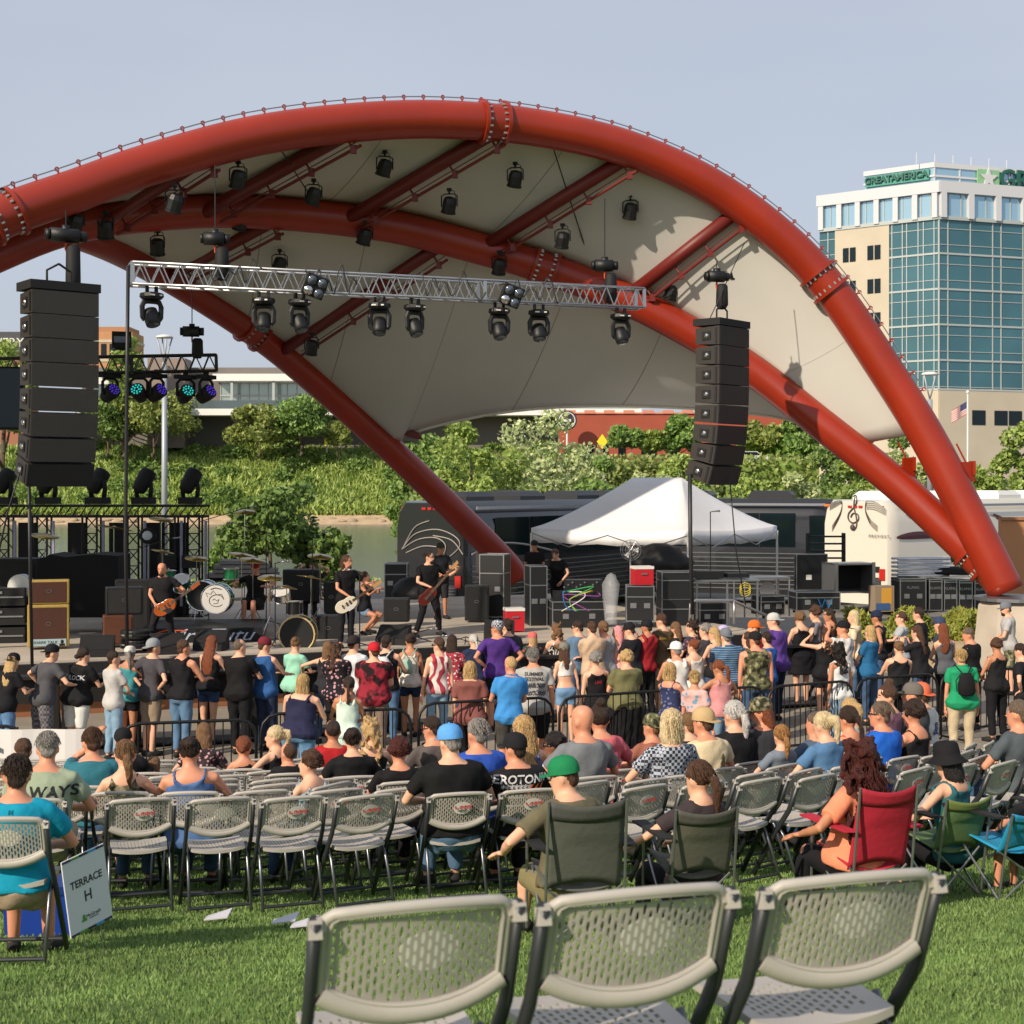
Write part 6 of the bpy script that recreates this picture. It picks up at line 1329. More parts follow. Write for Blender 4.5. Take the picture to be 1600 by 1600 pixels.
    # shoes
    if shoe:
        for (hp, kn, an), e in zip(lj, (-1, 1)):
            m_ = MB(); fwd = V((e * .25, 1, 0)).normalized(); a0 = an - V((0, 0, .045 * s))
            m_.tube([a0 - fwd * .06 * s + V((0, 0, -.005)), a0 + V((0, 0, .012)), a0 + fwd * .09 * s - V((0, 0, .005)), a0 + fwd * .19 * s - V((0, 0, .012))], [.036 * s, .046 * s, .047 * s, .034 * s], 10); 
            m_.T = Matrix(); o = m_.build('shoe', cloth(shoe), t, True)
            if near or pose in ('wide',): o.data.materials.append(M_white)
    # bottoms
    bk, bc = bot[0], bot[1]; bm = cloth(*bot[1:]); 
    if bk in ('pants', 'shorts', 'hotpants', 'capri'):
        m_ = MB(); torso(m_, .455, .58, .012 * s)
        end = {'pants': 1.93, 'capri': 1.5, 'shorts': .95, 'hotpants': .42}[bk]
        for hp, kn, an in lj:
            pts = [hp + V((0, 0, .04 * s)), hp]; rr = [.08 * kk, .098 * kk]
            for f in np.linspace(.2, end, 6):
                p = hp.lerp(kn, f) if f <= 1 else kn.lerp(an, f - 1); pts.append(p); rr.append((.101 - .033 * min(1, f) - (.012 if f > 1 else 0) * (f - 1) + (.012 if bk == 'shorts' else 0)) * kk)
            m_.tube(pts, rr, 12)
        QUEUE.append((bk if bk != 'hotpants' else 'shorts', m_, bm, t, .02, None, .006))
    elif bk in ('skirt', 'longskirt'):
        zl = .5 - (.2 if bk == 'skirt' else .42); m_ = MB(); R = []
        for z, w_, d in ((.58, .093, .07), (.52, .112, .085), (.44, .118, .09), ((.44 + zl) / 2, .124, .1), (zl, .135, .11)):
            ww, dd = w_ * hipw * (1 + fat * .6), d * hipw * (1 + fat * .8); R.append([Hc + V((ww * h * cos(a), dd * h * sin(a) * (1 + .06 * sin(5 * a)), (z - .5) * h)) for a in np.linspace(0, 2 * pi, 20, endpoint=False)])
        m_.rings(R); QUEUE.append(('skirt', m_, bm, t, .02, None, .008))
    # tops
    tk = top[0]; tm = cloth(*top[1:]); m_ = MB(); loose = .016 * s
    if tk in ('tee', 'long', 'blouse', 'polo', 'hoodie0'):
        torso(m_, .455 if not sit else .505, .835, loose, .05 if tk != 'blouse' else .12)
        sl_ = {'tee': .62, 'polo': .6, 'long': 1.9, 'blouse': .8, 'hoodie0': 0}[tk]
        for (sp_, el, wr, cu), e in zip(joints, (-1, 1)):
            k = (b * .55 + .45) * s
            pts = [T(e * .045 * shw, -.006, .812), sp_ + V((0, 0, .0))]; rr = [.044 * k, .058 * k]
            for f in np.linspace(.2, sl_, 5):
                p = sp_.lerp(el, f) if f <= 1 else el.lerp(wr, f - 1); pts.append(p); rr.append((.062 - .003 * f - (.016 * (f - .9) if f > .9 else 0)) * k)
            if sl_ > 0: m_.tube(pts, rr, 12)
        if tk == 'polo': m_.tube([T(.045 * cos(a), -.008 + .04 * sin(a), .845) for a in np.linspace(0, 2 * pi, 10, endpoint=False)], .012 * s, 6, closed=True)
    elif tk in ('tank', 'dress', 'crop', 'racer'):
        zb = {'tank': .47, 'racer': .47, 'dress': .455, 'crop': .62}[tk]
        if sit: zb = max(zb, .485)
        R = []
        for (z, w_, d, yo) in TR:
            if z < zb or z > (.80 if tk != 'tank' or fem else .83): continue
            ww, dd = wid(z, w_, d); ex_ = .012 + (.014 if z < .59 else 0); ww = ww * h + ex_; dd = dd * h + ex_
            if z > .77: ww *= .74
            if z > .81: ww *= .9
            yo2 = yo + (.012 if fem and .68 < z < .78 else 0)
            R.append([T(ww / h * math.copysign(abs(cos(a)) ** .82, cos(a)), yo2 + dd / h * math.copysign(abs(sin(a)) ** .82, sin(a)), z) for a in np.linspace(0, 2 * pi, 18, endpoint=False)])
        m_.rings(R)
        for e in (-1, 1):
            x1 = .065 if tk != 'racer' else .02
            d1 = wid(.775, .1, .063)[1]; m_.tube([T(e * x1 * shw, -d1 - .004, .77), T(e * .062 * shw, -d1 + .004, .80), T(e * .066 * shw, -.012, .830), T(e * .066 * shw, d1 - .008, .80), T(e * .062 * shw, d1, .77)], (.018 if not fem else .014) * s if tk != 'tank' or fem else .03 * s, 7)
        if tk == 'dress':
            R = [[Hc + V((w_ * hipw * h * cos(a), d * hipw * h * sin(a), (z - .5) * h)) for a in np.linspace(0, 2 * pi, 18, endpoint=False)] for z, w_, d in ((.56, .10, .075), (.5, .116, .09), (.42, .118, .09), (.33, .128, .1))]; m_.rings(R)
    QUEUE.append(({'tee': 'tee_shirt', 'long': 'long_shirt', 'blouse': 'blouse', 'polo': 'polo_shirt', 'tank': 'tank_top', 'dress': 'dress', 'crop': 'crop_top', 'racer': 'tank_top', 'hoodie0': 'sleeveless_hoodie'}[tk], m_, tm, t, .015 if near else .02, None, .007 if near else .008))
    # hair
    hk = hair[0] if hair else None
    if hk and hk != 'bald':
        q = PE; m_ = MB(); amp = .005
        def cap(c, r, n=14, m__=10): m_.ell(Hd(*c), tuple(v * hs for v in r), n, m__, R=hr)
        vx = .012
        if hk == 'buzz': cap((0, -.018, .028), (.080, .090, .096)); amp = .001
        elif hk == 'short': cap((0, -.012, .040), (.085, .096, .094)); m_.ell(Hd(0, -.07, -.03), (.062 * hs, .03 * hs, .045 * hs), R=hr)
        elif hk == 'balding': cap((0, -.04, .004), (.084, .07, .075)); amp = .002
        else: cap((0, -.018, .038), (.089, .100, .100))
        def ln(rows, flat=.55, n=12):
            R = []
            for (y, z, w_, d) in rows: R.append([Hd(w_ * cos(a), y + d * sin(a), z) for a in np.linspace(0, 2 * pi, n, endpoint=False)])
            m_.rings(R)
        if hk == 'long': ln([(-.03, .06, .085, .08), (-.05, -.02, .092, .07), (-.075, -.12, .098, .055), (-.095, -.22, .10, .04), (-.10, -.32, .08, .03), (-.10, -.40, .04, .02)])
        if hk == 'vlong': ln([(-.03, .06, .09, .08), (-.05, -.04, .10, .07), (-.085, -.16, .11, .055), (-.105, -.30, .11, .045), (-.105, -.44, .10, .035), (-.10, -.54, .05, .02)])
        if hk == 'mid': ln([(-.03, .05, .088, .08), (-.045, -.04, .094, .072), (-.06, -.13, .092, .06), (-.07, -.20, .065, .04)]); 
        if hk == 'bob': ln([(-.02, .07, .088, .09), (-.028, 0, .104, .085), (-.035, -.08, .108, .08), (-.04, -.135, .096, .07), (-.045, -.15, .07, .05)], n=16)
        if hk in ('pony', 'hpony'):
            z0 = .01 if hk == 'pony' else .08; m_.tube([Hd(0, -.11, z0), Hd(0, -.155, z0 - .01), Hd(.01, -.16, z0 - .08), Hd(.02, -.14, z0 - .18), Hd(.02, -.13, z0 - .27)], [.022 * hs, .036 * hs, .038 * hs, .028 * hs, .01 * hs], 9)
        if hk == 'bun': m_.ell(Hd(0, -.10, .085), .046 * hs)
        if hk == 'topbun': m_.ell(Hd(0, -.05, .145), .046 * hs)
        if hk == 'lowbun': m_.ell(Hd(0, -.13, -.01), .042 * hs)
        if hk == 'braid':
            for i in range(8): m_.ell(Hd(.004 * (-1) ** i, -.115 - .012 * min(i, 3), .02 - i * .036), (.03 * hs, .024 * hs, .027 * hs), 8, 6)
        if hk in ('curly', 'afro', 'bigcurl', 'curllong'):
            big = hk in ('bigcurl',); n_ = 90 if not big else 260; amp = .008
            for i in range(n_):
                a = q.uniform(0, 2 * pi)
                if big or hk == 'curllong':
                    zz_ = q.uniform(-.52 if big else -.34, .15); spread_ = .125 + .13 * min(1, max(0, .1 - zz_) / .3) if big else .095 + .02 * min(1, max(0, .1 - zz_) / .2)
                    if zz_ > .06: spread_ *= .8
                    x_ = cos(a) * spread_ * sqrt(q.random()) ; y_ = -.05 + sin(a) * (.095 if big else .075) - max(0, -zz_) * .12
                    if y_ > .0 and zz_ < .08 and abs(x_) < .07: y_ = -.05
                    m_.ell(Hd(x_, y_, zz_), (.022 * hs, .022 * hs, .03 * hs), 6, 5)
                else:
                    b_ = q.uniform(-.5, 1.57); r_ = .098 if hk == 'curly' else .115
                    p = (cos(b_) * cos(a) * r_ * .92, -.022 + cos(b_) * sin(a) * r_, .03 + sin(b_) * r_)
                    if p[1] > .04 and p[2] < .07: continue
                    m_.ell(Hd(*p), q.uniform(.018, .028) * hs, 6, 5)
            vx = .012
        QUEUE.append(('hair', m_, hairm(HC[hair[1]]), t, vx if near else .014, None, amp))
        if near and not hat and hk in ('long', 'vlong', 'bigcurl', 'bob', 'pony', 'hpony', 'mid', 'curllong', 'curly', 'short', 'bun'):
            # loose strands so that the outline is not smooth
            m2 = MB(); ns = {'bigcurl': 420, 'long': 200, 'bob': 200, 'short': 160}.get(hk, 160)
            for i in range(ns):
                a = q.uniform(pi * .92, pi * 2.08); el_ = q.uniform(.1, 1.4); r0 = V((.088 * cos(a) * cos(el_), -.024 + .098 * sin(a) * cos(el_), .032 + .104 * sin(el_)))
                L = {'bigcurl': q.uniform(.25, .62), 'long': q.uniform(.15, .38), 'bob': q.uniform(.08, .17), 'pony': .05, 'hpony': .05, 'mid': .15, 'curllong': .3, 'bun': .04, 'curly': .06, 'short': .035}[hk]
                pts = []; cur = hk in ('bigcurl', 'curly', 'curllong'); ph = q.uniform(0, 6); out = q.uniform(.0, .13 if hk == 'bigcurl' else .012)
                for k_ in range(9 if cur else 5):
                    f = k_ / (8 if cur else 4); dz = -L * f; o_ = V((cos(a), sin(a) if sin(a) < 0 else 0, 0)) * (out * f + .004)
                    w2 = .012 if cur else .002
                    pts.append(Hd(*(r0 + V((0, -.02 * f, dz)) + o_ + V((w2 * cos(ph + f * 14), w2 * sin(ph + f * 14), 0)))))
                m2.tube(pts, .0022 * hs if not cur else .0032 * hs, 3)
            m2.build('hair_strands', hairm(HC[hair[1]]), t)
    # beards, eyes, brows, glasses
    if beard:
        m_ = MB(); m_.ell(Hd(0, .055, -.095), (.055 * hs, .04 * hs, .045 * hs), R=hr); m_.ell(Hd(0, .09, -.052), (.026 * hs, .01 * hs, .007 * hs), R=hr)
        QUEUE.append(('beard', m_, hairm(HC[beard]), t, .010, None, .003))
    fa = MB()
    for e in (-1, 1): fa.ell(Hd(e * .031, .0815, .012), (.009 * hs, .005 * hs, .0045 * hs), 8, 5, R=hr)
    fa.k = 1
    for e in (-1, 1): fa.tube([Hd(e * .016, .089, .03), Hd(e * .034, .088, .036), Hd(e * .05, .078, .03)], .0035 * hs, 5); fa.ell(Hd(e * .031, .0865, .012), (.005 * hs, .003 * hs, .005 * hs), 6, 4, R=hr)
    if near or abs(look) > 40 or abs(rz) > 1.2: fa.build('eyes', [mat('eye_white', 'd8d4cc', .3), mat('brow_dark', '2a1d16', .7)], t, True)
    if glasses:
        g_ = MB()
        for e in (-1, 1): g_.ell(Hd(e * .033, .096, .008), (.026 * hs, .006 * hs, .019 * hs), 10, 6, R=hr); g_.tube([Hd(e * .058, .09, .014), Hd(e * .085, .03, .012), Hd(e * .084, -.02, .01)], .004 * hs, 5)
        g_.build('sunglasses' if glasses == 1 else 'eyeglasses', mat('shades', '16161a', .15), t, True)
    # hats
    if hat:
        hk, hc = hat[0], hat[1]; hm = cloth(*hat[1:])
        m_ = MB()
        if hk in ('cap', 'capback'):
            f = 1 if hk == 'cap' else -1
            R = [[Hd(.094 * cos(a) * c_, -.008 + .108 * sin(a) * c_, z) for a in np.linspace(0, 2 * pi, 20, endpoint=False)] for z, c_ in ((.022, 1.0), (.05, 1.0), (.085, .93), (.115, .74), (.132, .45), (.137, .1))]
            m_.rings(R); vis = []
            up_ = []; 
            for j in range(11):
                a = pi * j / 10; bx = .078 * cos(a); up_.append((bx, f * (.06 + .115 * sin(a) ** .8) - .008, .036 - .018 * sin(a) - abs(bx) * .12))
            lo = [(x, y, z - .006) for x, y, z in up_]
            m_.add([Hd(*p) for p in up_] + [Hd(*p) for p in lo], [tuple(range(11)), tuple(range(21, 10, -1))] + [(i + 1, i, 11 + i, 12 + i) for i in range(10)])
            m_.ell(Hd(0, -.008, .138), .008 * hs, 6, 4)
            o = m_.build('cap', hm, t); shade_auto(o, 50)
            if len(hat) > 4 and hat[4]: pass
        elif hk == 'bucket':
            m_.rings([[Hd(r_ * cos(a), -.008 + r_ * 1.12 * sin(a), z + .006 * sin(3 * a)) for a in np.linspace(0, 2 * pi, 24, endpoint=False)] for z, r_ in ((-.022, .150), (-.012, .148), (.03, .100), (.06, .097), (.125, .088), (.143, .06), (.145, .01))]); o = m_.build('bucket_hat', hm, t); shade_auto(o, 60)
        elif hk == 'band':
            m_.rings([[Hd(.092 * cos(a), -.012 + .104 * sin(a), z) for a in np.linspace(0, 2 * pi, 20, endpoint=False)] for z in (.03, .085)], cap=False); m_.rings([[Hd(.090 * cos(a) * c_, -.012 + .102 * sin(a) * c_, z) for a in np.linspace(0, 2 * pi, 20, endpoint=False)] for z, c_ in ((.085, 1.02), (.12, .7), (.137, .1))]); m_.build('bandana', hm, t, True)
    if bag:
        c_ = cloth(bag[1]); bmh = MB(); p0 = T(0, -.115 - .02 * b, .70)
        sz = bag[2] if len(bag) > 2 else 1
        bmh.rings([[p0 + Rt @ V((w_ * cos(a) * sz * s, d * sin(a) * sz * s, z * sz * s)) for a in np.linspace(0, 2 * pi, 16, endpoint=False)] for z, w_, d in ((-.19, .09, .05), (-.16, .125, .075), (-.02, .13, .08), (.10, .11, .06), (.16, .06, .03))]); bo = bmh.build('backpack' if bag[0] == 'pack' else 'bag', c_, t, True)
        st = MB()
        for e in (-1, 1): st.tube([T(e * .03, -.10, .79), T(e * .06, -.075, .83), T(e * .06, .0, .848), T(e * .07, .08, .78)], .010 * s, 6)
        for e in (-1, 1): st.tube([T(e * .03, -.10, .79), T(e * .08, -.095, .72), T(e * .07, -.09, .62)], .008 * s, 6)
        st.build('strap', cloth(bag[1]), bo)
    if print_:
        for (txt, x_, z_, size, cc) in print_:
            ww, dd = wid(z_, .1, .066); p = T(x_, -(dd + .012 + .022 * s / h + (.004 if fat == 0 else .002 + fat * .0)), z_)
            nrm = Rt @ V((0, -1, .08)); PRINTS.append((text_mesh(txt, size, face_to(p + V((0, -.05, 0)), nrm), 'print', cloth(cc), t, 0, .12, 1.0, size * .022), t))
    t['_T'] = 0; del t['_T']
    return t, T, Hd, joints, lj
D_ = (0, -.3, -1)
ARMS = {
 'down': [(-.25, .03, .80, (-.6, -.8, 0), (.5,)), (.25, .03, .80, (.6, -.8, 0), (.5,))],
 'rail': [(-.15, .42, 1.12, (-.5, .1, -1), (.4, (.5, .9, 0))), (.15, .42, 1.12, (.5, .1, -1), (.4, (-.5, .9, 0)))],
 'front': [(-.04, .26, 1.02, (-1, -.4, -.3), (.7, (.9, .4, 0))), (.04, .26, 1.02, (1, -.4, -.3), (.7, (-.9, .4, 0)))],
 'cross': [(.10, .22, 1.14, (-1, 0, -.6), (.5, (1, .1, 0))), (-.10, .24, 1.10, (1, 0, -.6), (.5, (-1, .1, 0)))],
 'hips': [(-.19, -.02, 1.0, (-1, -.3, 0), (.6, (.4, .6, -.6))), (.19, -.02, 1.0, (1, -.3, 0), (.6, (-.4, .6, -.6)))],
 'phone': [(-.08, .34, 1.38, (-1, 0, -.8), (.9, (.3, .3, 1))), (.12, .34, 1.38, (1, 0, -.8), (.9, (-.3, .3, 1)))],
 'lraise': [(-.18, .2, 1.58, (-1, 0, -.6), (.9, (.2, .2, 1))), (.22, .1, .85, (.6, -.8, 0), (.5,))],
 'lap': [(-.12, .26, .26, (-1, -.2, -.4), (.5, (.3, 1, -.1))), (.12, .26, .26, (1, -.2, -.4), (.5, (-.3, 1, -.1)))],
 'knees': [(-.14, .38, .22, (-1, -.2, -.3), (.5, (.1, 1, -.2))), (.14, .38, .22, (1, -.2, -.3), (.5, (-.1, 1, -.2)))],
 'armL': [(-.36, .26, .26, (-1, -.5, -.2), (.4, (.1, 1, -.3))), (.14, .30, .24, (1, -.2, -.3), (.5, (-.1, 1, -.2)))],
 'fold': [(.06, .22, .36, (-1, 0, -.6), (.5, (1, .1, 0))), (-.06, .24, .34, (1, 0, -.6), (.5, (-1, .1, 0)))],
}
def flush_people():
    tmp = []; objs = []
    for it in QUEUE:
        name, mb, m, par, vx, _, amp = it
        if name[0] == '+': objs.append(('+', mb)); continue
        me = bpy.data.meshes.new(name); me.from_pydata(mb.v, [], mb.f); o = bpy.data.objects.new(name, me); COL.objects.link(o)
        md = o.modifiers.new('r', 'REMESH'); md.mode = 'VOXEL'; md.voxel_size = vx; md.use_smooth_shade = True
        sm_ = o.modifiers.new('s', 'SMOOTH'); sm_.factor = .5; sm_.iterations = 2 if name != 'body' else 1
        objs.append((o, name, m, par, amp))
    dg = bpy.context.evaluated_depsgraph_get(); last = None
    res = []
    for it in objs:
        if it[0] == '+': res.append(it); continue
        res.append((it[0], bpy.data.meshes.new_from_object(it[0].evaluated_get(dg))) + it[1:])
    for it in res:
        if it[0] == '+':
            mb = it[1]; o = last; me = o.data; nv = len(me.vertices); 
            co = np.empty(nv * 3, np.float32); me.vertices.foreach_get('co', co); vs = [tuple(c) for c in co.reshape(-1, 3)]
            fs = [tuple(p.vertices) for p in me.polygons]; fs += [tuple(i + nv for i in f) for f in mb.f]
            m2 = bpy.data.meshes.new('body'); m2.from_pydata(vs + mb.v, [], fs); m2.materials.append(me.materials[0]); m2.polygons.foreach_set('use_smooth', [True] * len(fs)); m2.update(); o.data = m2; continue
        o, me, name, m, par, amp = it
        o.modifiers.clear(); old = o.data; o.data = me; bpy.data.meshes.remove(old)
        me.materials.clear(); me.materials.append(m)
        if amp:
            nv = len(me.vertices); co = np.empty(nv * 3, np.float32); me.vertices.foreach_get('co', co); co = co.reshape(-1, 3); no = np.empty(nv * 3, np.float32); me.vertices.foreach_get('normal', no); no = no.reshape(-1, 3)
            sd = (abs(hash(par.name)) % 97) if False else (len(par.name) * 7 + nv % 31)
            if name in ('hair', 'beard'): f = np.sin(co[:, 0] * 260 + sd + 3 * np.sin(co[:, 2] * 22)) * np.cos(co[:, 1] * 190 + 2 * np.sin(co[:, 2] * 17)) + .5 * np.sin(co[:, 0] * 90 + co[:, 2] * 60)
            else: f = np.sin(co[:, 2] * 34 + 5 * np.sin(co[:, 0] * 9 + sd) + co[:, 1] * 8) * .6 + np.sin(co[:, 0] * 27 - co[:, 2] * 19 + 3 * np.sin(co[:, 1] * 11 + sd)) * .6
            co += no * (f * amp * .8)[:, None]; me.vertices.foreach_set('co', co.ravel().astype(np.float32)); me.update()
        me.polygons.foreach_set('use_smooth', [True] * len(me.polygons))
        o.parent = par; last = o
    QUEUE.clear()
    for o, t in PRINTS:
        sh = [c for c in t.children if c.name.split('.')[0] in ('tee_shirt', 'polo_shirt', 'tank_top', 'blouse', 'dress')]
        if sh:
            me = o.data; n_ = len(me.polygons)
            md = o.modifiers.new('w', 'SHRINKWRAP'); md.target = sh[0]; md.wrap_method = 'PROJECT'; md.use_project_z = False; md.use_project_y = True; md.use_negative_direction = True; md.use_positive_direction = True; md.offset = .006
    PRINTS.clear()
# ---------------- musicians ----------------
def guitar(px, py, Y, elev, rz, mb_, label, bass=False, light=False):
    t = thing('electric_guitar' if not bass else 'bass_guitar', label, 'guitar', P(px, py, Y)); t.rotation_euler = (0, -elev, rz)
    out = []
    for i in range(28):
        a = 2 * pi * i / 28; r_ = .19 * (1 + .18 * cos(2 * a)) * (1 - .10 * sin(a) * cos(a)); x = r_ * cos(a); z = r_ * .82 * sin(a) * (1 - .16 * math.exp(-((x - .02) / .06) ** 2))
        out.append((x, z))
    b = MB(); b.prism(out, .042); o = b.build('body', mb_, t); bv = o.modifiers.new('b', 'BEVEL'); bv.width = .008; bv.segments = 2
    NL = .46 if not bass else .6
    b = MB(); b.box((.14 + NL / 2, -.012, .0), (NL, .022, .048)); b.build('neck', mat('rosewood', '4a2f20' if not light else '6b4a30', .5), t)
    b = MB(); b.prism([(.12 + NL, -.028), (.14 + NL + .18, -.02), (.14 + NL + .2, .04), (.13 + NL, .035)], .02, Matrix.Translation((0, -.01, 0))); hs_ = b.build('headstock', mat('maple', 'b88a52', .5) if bass or light else mb_, t)
    b = MB()
    for i in range(4 if bass else 6): b.cyl((.16 + NL + i * .03, 0, .04), (.16 + NL + i * .03, 0, .065), .008, n=6)
    b.build('tuning_pegs', M_chrome, hs_)
    b = MB(); b.box((.02, -.024, 0), (.035, .008, .08)); b.box((.09, -.024, 0), (.035, .008, .08)); b.build('pickup', M_blk2, t); b = MB(); b.box((-.07, -.024, 0), (.03, .01, .08)); b.build('bridge', M_chrome, t)
    b = MB()
    for i in range(5): b.cyl((-.07, -.03, -.02 + i * .01), (.14 + NL, -.028, -.016 + i * .008), .0009, n=3)
    b.build('strings', mat('string_bronze', '5a4a34', .5, .4), t)
    b = MB(); b.prism([(-.06, -.02), (.08, -.06), (.1, -.13), (-.02, -.13)], .004, Matrix.Translation((0, -.023, 0))); b.build('pickguard', M_blk2 if not light else M_dw, t)
    return t
def fret(x, y, z): return (x, y, z, (-1, -.3, -.8), (1.0, (.2, .5, .9)))
M_g1 = mat('guitar_orange', 'a04a1c', .25, coat=.7, var=.2, vs=6); M_g2 = mat('guitar_cream', 'dcd2bc', .25, coat=.6); M_g3 = mat('bass_sunburst', '5a2016', .25, coat=.6)
def mus(px, Y, z=SZ): return (X(px, Y), Y, z)
person('bald bearded guitarist in a black tee playing an orange guitar at stage left', mus(254, 27.5), pi - .1, 1.70, 1.05, .1, 'wide', 'r', ('tee', '17171a'), ('pants', '1e1e22'), None, nod=12, arms=[(-.44, .26, 1.14, (-1, -.3, -.8), (1.0, (.2, .5, .9))), (.06, .28, .93, (1, -.4, -.2), (.6, (-.7, .3, -.4)))], beard='dbr', near=1)
guitar(258, 949, 27.2, radians(35), 0, M_g1, 'orange brown electric guitar held by the bald guitarist')
person('long haired singer in a black v neck tee with a white guitar at centre stage', mus(541, 28), pi + .55, 1.78, .95, 0, 'stand', 'r', ('tee', '141416'), ('pants', '1d1d22'), ('mid', 'br'), look=30, beard='br', near=1, arms=[(-.42, .30, 1.16, (-1, -.3, -.8), (1.0, (.2, .5, .9))), (.08, .28, .98, (1, -.4, -.2), (.6, (-.7, .3, -.4)))])
guitar(541, 945, 27.65, radians(33), radians(12), M_g2, 'cream white electric guitar held by the long haired singer', light=True)
person('bearded bassist in a black tee and sunglasses striding at stage right', mus(670, 30.1), pi + .5, 1.80, 1.08, .05, 'wide', 'l', ('tee', '131315'), ('pants', '17171b'), ('short', 'dbr'), look=35, beard='dbr', near=1, glasses=1, arms=[(-.48, .28, 1.30, (-1, -.3, -.8), (1.0, (.2, .5, .9))), (.10, .26, 1.0, (1, -.4, -.2), (.6, (-.7, .3, -.4)))])
guitar(668, 932, 29.7, radians(48), radians(10), M_g3, 'dark sunburst bass guitar held by the bassist in sunglasses', True)
person('drummer in a black tee and red headphones seated behind the kit', mus(399, 31.5), pi - .2, 1.78, 1.1, 0, 'sit', 'r', ('tee', '151517'), ('shorts', '222226'), ('buzz', 'gbr'), nod=18, look=15, near=1, arms=[(-.35, .3, .36, (-1, -.5, 0), (.9, (.3, .8, .5))), (.3, .34, .36, (1, -.5, 0), (.9, (-.3, .8, .5)))], hat=('band', 'b02a2a'), seat=.55)
t = thing('drum_stool', 'round black stool under the drummer', 'stool', mus(399, 31.5)); b = MB(); b.lathe([(.19, .42), (.2, .5), (.18, .55)], 16); b.build('seat', M_blk2, t)
for i in range(3): a = i * 2.1; b = MB(); b.cyl((0, 0, .42), (cos(a) * .25, sin(a) * .25, 0), .012, n=6); b.build('leg', M_chrome, t)
person('photographer in a dark tank top and denim shorts crouching behind the singer', mus(570, 30.5), pi + 1.3, 1.65, .95, 0, 'squat', 't', ('tank', '1c1c20'), ('hotpants', '6b86a0'), ('bun', 'dbr'), fem=1, arms=[(-.06, .32, 1.0, (-1, 0, -.7), (.8, (.6, .5, .3))), (.08, .32, 1.0, (1, 0, -.7), (.8, (-.6, .5, .3)))], nod=-5)
person('stage hand in a cap and dark tee standing behind the bassist', mus(688, 34), pi + .3, 1.78, 1, 0, 'stand', 't', ('tee', '22252a'), ('shorts', '2a2a2e'), ('short', 'dbr'), hat=('cap', '3a3a30'), arms='front')
person('sound engineer in a black tee bending over the mixer under the tent', (X(872, 33.4), 33.4, SZ), pi - .3, 1.72, 1, 0, 'stand', 'l', ('tee', '141417'), ('pants', '202024'), ('short', 'br'), lean=16, nod=25, arms=[(-.2, .42, .95, (-1, -.3, 0), (.5,)), (.2, .42, .95, (1, -.3, 0), (.5,))])
person('shadowy stage hand with a cap at the back under the left of the tent', (X(835, 36.2), 36.2, SZ), pi, 1.75, 1, 0, 'stand', 't', ('tee', '18181b'), ('pants', '1c1c20'), ('short', 'dbr'), hat=('cap', '2a2a2e'))
person('seated roadie with brown hair behind the second drum kit', mus(488, 33.6), pi, 1.7, 1, 0, 'sit', 'l', ('tee', '3a2a2a'), ('pants', '26262a'), ('mid', 'br'))

# ---------------- standing crowd ----------------
SG = 'crowd standing before the stage'
STAND = []; VR = random.Random(5)
def sp(px, py, h, label, **k):
    Y = (CZ - h * 1.0) * F / (py - HY); x = X(px, Y); g_ = G(x, Y); 
    if g_ > .08: Y = (CZ - h - g_) * F / (py - HY); x = X(px, Y)
    cf = atan2(-(-1.0 - x), 30 - Y)
    rz = radians(k.pop('rz')) if 'rz' in k else cf
    kw = dict(k); kw.setdefault('pose', 'stand'); kw.setdefault('look', VR.uniform(-25, 30)); kw.setdefault('tilt', VR.uniform(-4.5, 4.5)); kw.setdefault('lean', VR.uniform(-3, 5)); kw.setdefault('nod', VR.uniform(-6, 10)); kw.setdefault('arms', VR.choice(['down', 'front', 'hips', 'cross'])); kw.setdefault('spread', VR.uniform(.04, .075)); rz += radians(VR.uniform(-9, 9)); STAND.append((x, Y))
    return person(label, (x, Y, G(x, Y)), rz, h, group=SG, **kw)
J = ('pants', '7f9db4'); DJ = ('pants', '3f5674'); BK = ('pants', '17171b'); KH = ('shorts', '8f7d6a'); DS = ('hotpants', '5d7d9c')
sp(6, 1018, 1.66, 'blonde woman in a dark cap and black tee leaning at the left edge', fem=1, top=('tee', '16161a'), bot=('shorts', '5b7ea6'), hair=('long', 'blo'), hat=('capback', '1a1a1c'), arms='rail', lean=12)
sp(66, 1004, 1.76, 'man in a black cap, grey jersey with black sleeves and plaid shorts', b=1.1, top=('tee', '4c4c50'), bot=('shorts', '77757a', 'check', '4a484c', 26), hair=('short', 'br'), hat=('capback', '17171a'), arms=[(-.48, .24, 1.05, (-1, -.3, -.2), (.5, (.3, .9, 0))), (.2, .40, 1.1, (1, -.1, -.7), (.4, (-.5, .9, 0)))], lean=14, tilt=-3)
sp(120, 1009, 1.68, 'woman in a black tee with a white ring emblem and white shorts at the rail', fem=1, b=1.2, fat=.1, top=('tee', '17171a'), bot=('shorts', 'd8d8d4'), hair=('lowbun', 'dbr'), arms='rail', lean=10, print_=[('BLOCK', 0, .70, .10, 'c8c8c8')])
sp(178, 1014, 1.66, 'young man in a pale grey tee and light jeans seen from behind', b=.92, top=('tee', 'b8b6b4'), bot=J, hair=('short', 'dbr'), arms='front')
sp(200, 1007, 1.66, 'tanned woman with a white visor half hidden by the pale grey tee', fem=1, sk='t', top=('tank', '3f8f96'), bot=('hotpants', '17171a'), hair=('pony', 'gry'), hat=('band', 'd0cfc8'), arms='rail')
sp(236, 995, 1.80, 'tall man in a grey cap, charcoal tee and khaki shorts', top=('tee', '47454a'), bot=KH, hair=('short', 'br'), hat=('capback', '8e9196'), arms='hips', sk='l')
sp(283, 997, 1.80, 'man in a black tank top and blue jeans with short brown hair', b=1.08, sk='r', top=('tank', '16161a'), bot=('pants', '587694'), hair=('short', 'br'), arms='rail', lean=6)
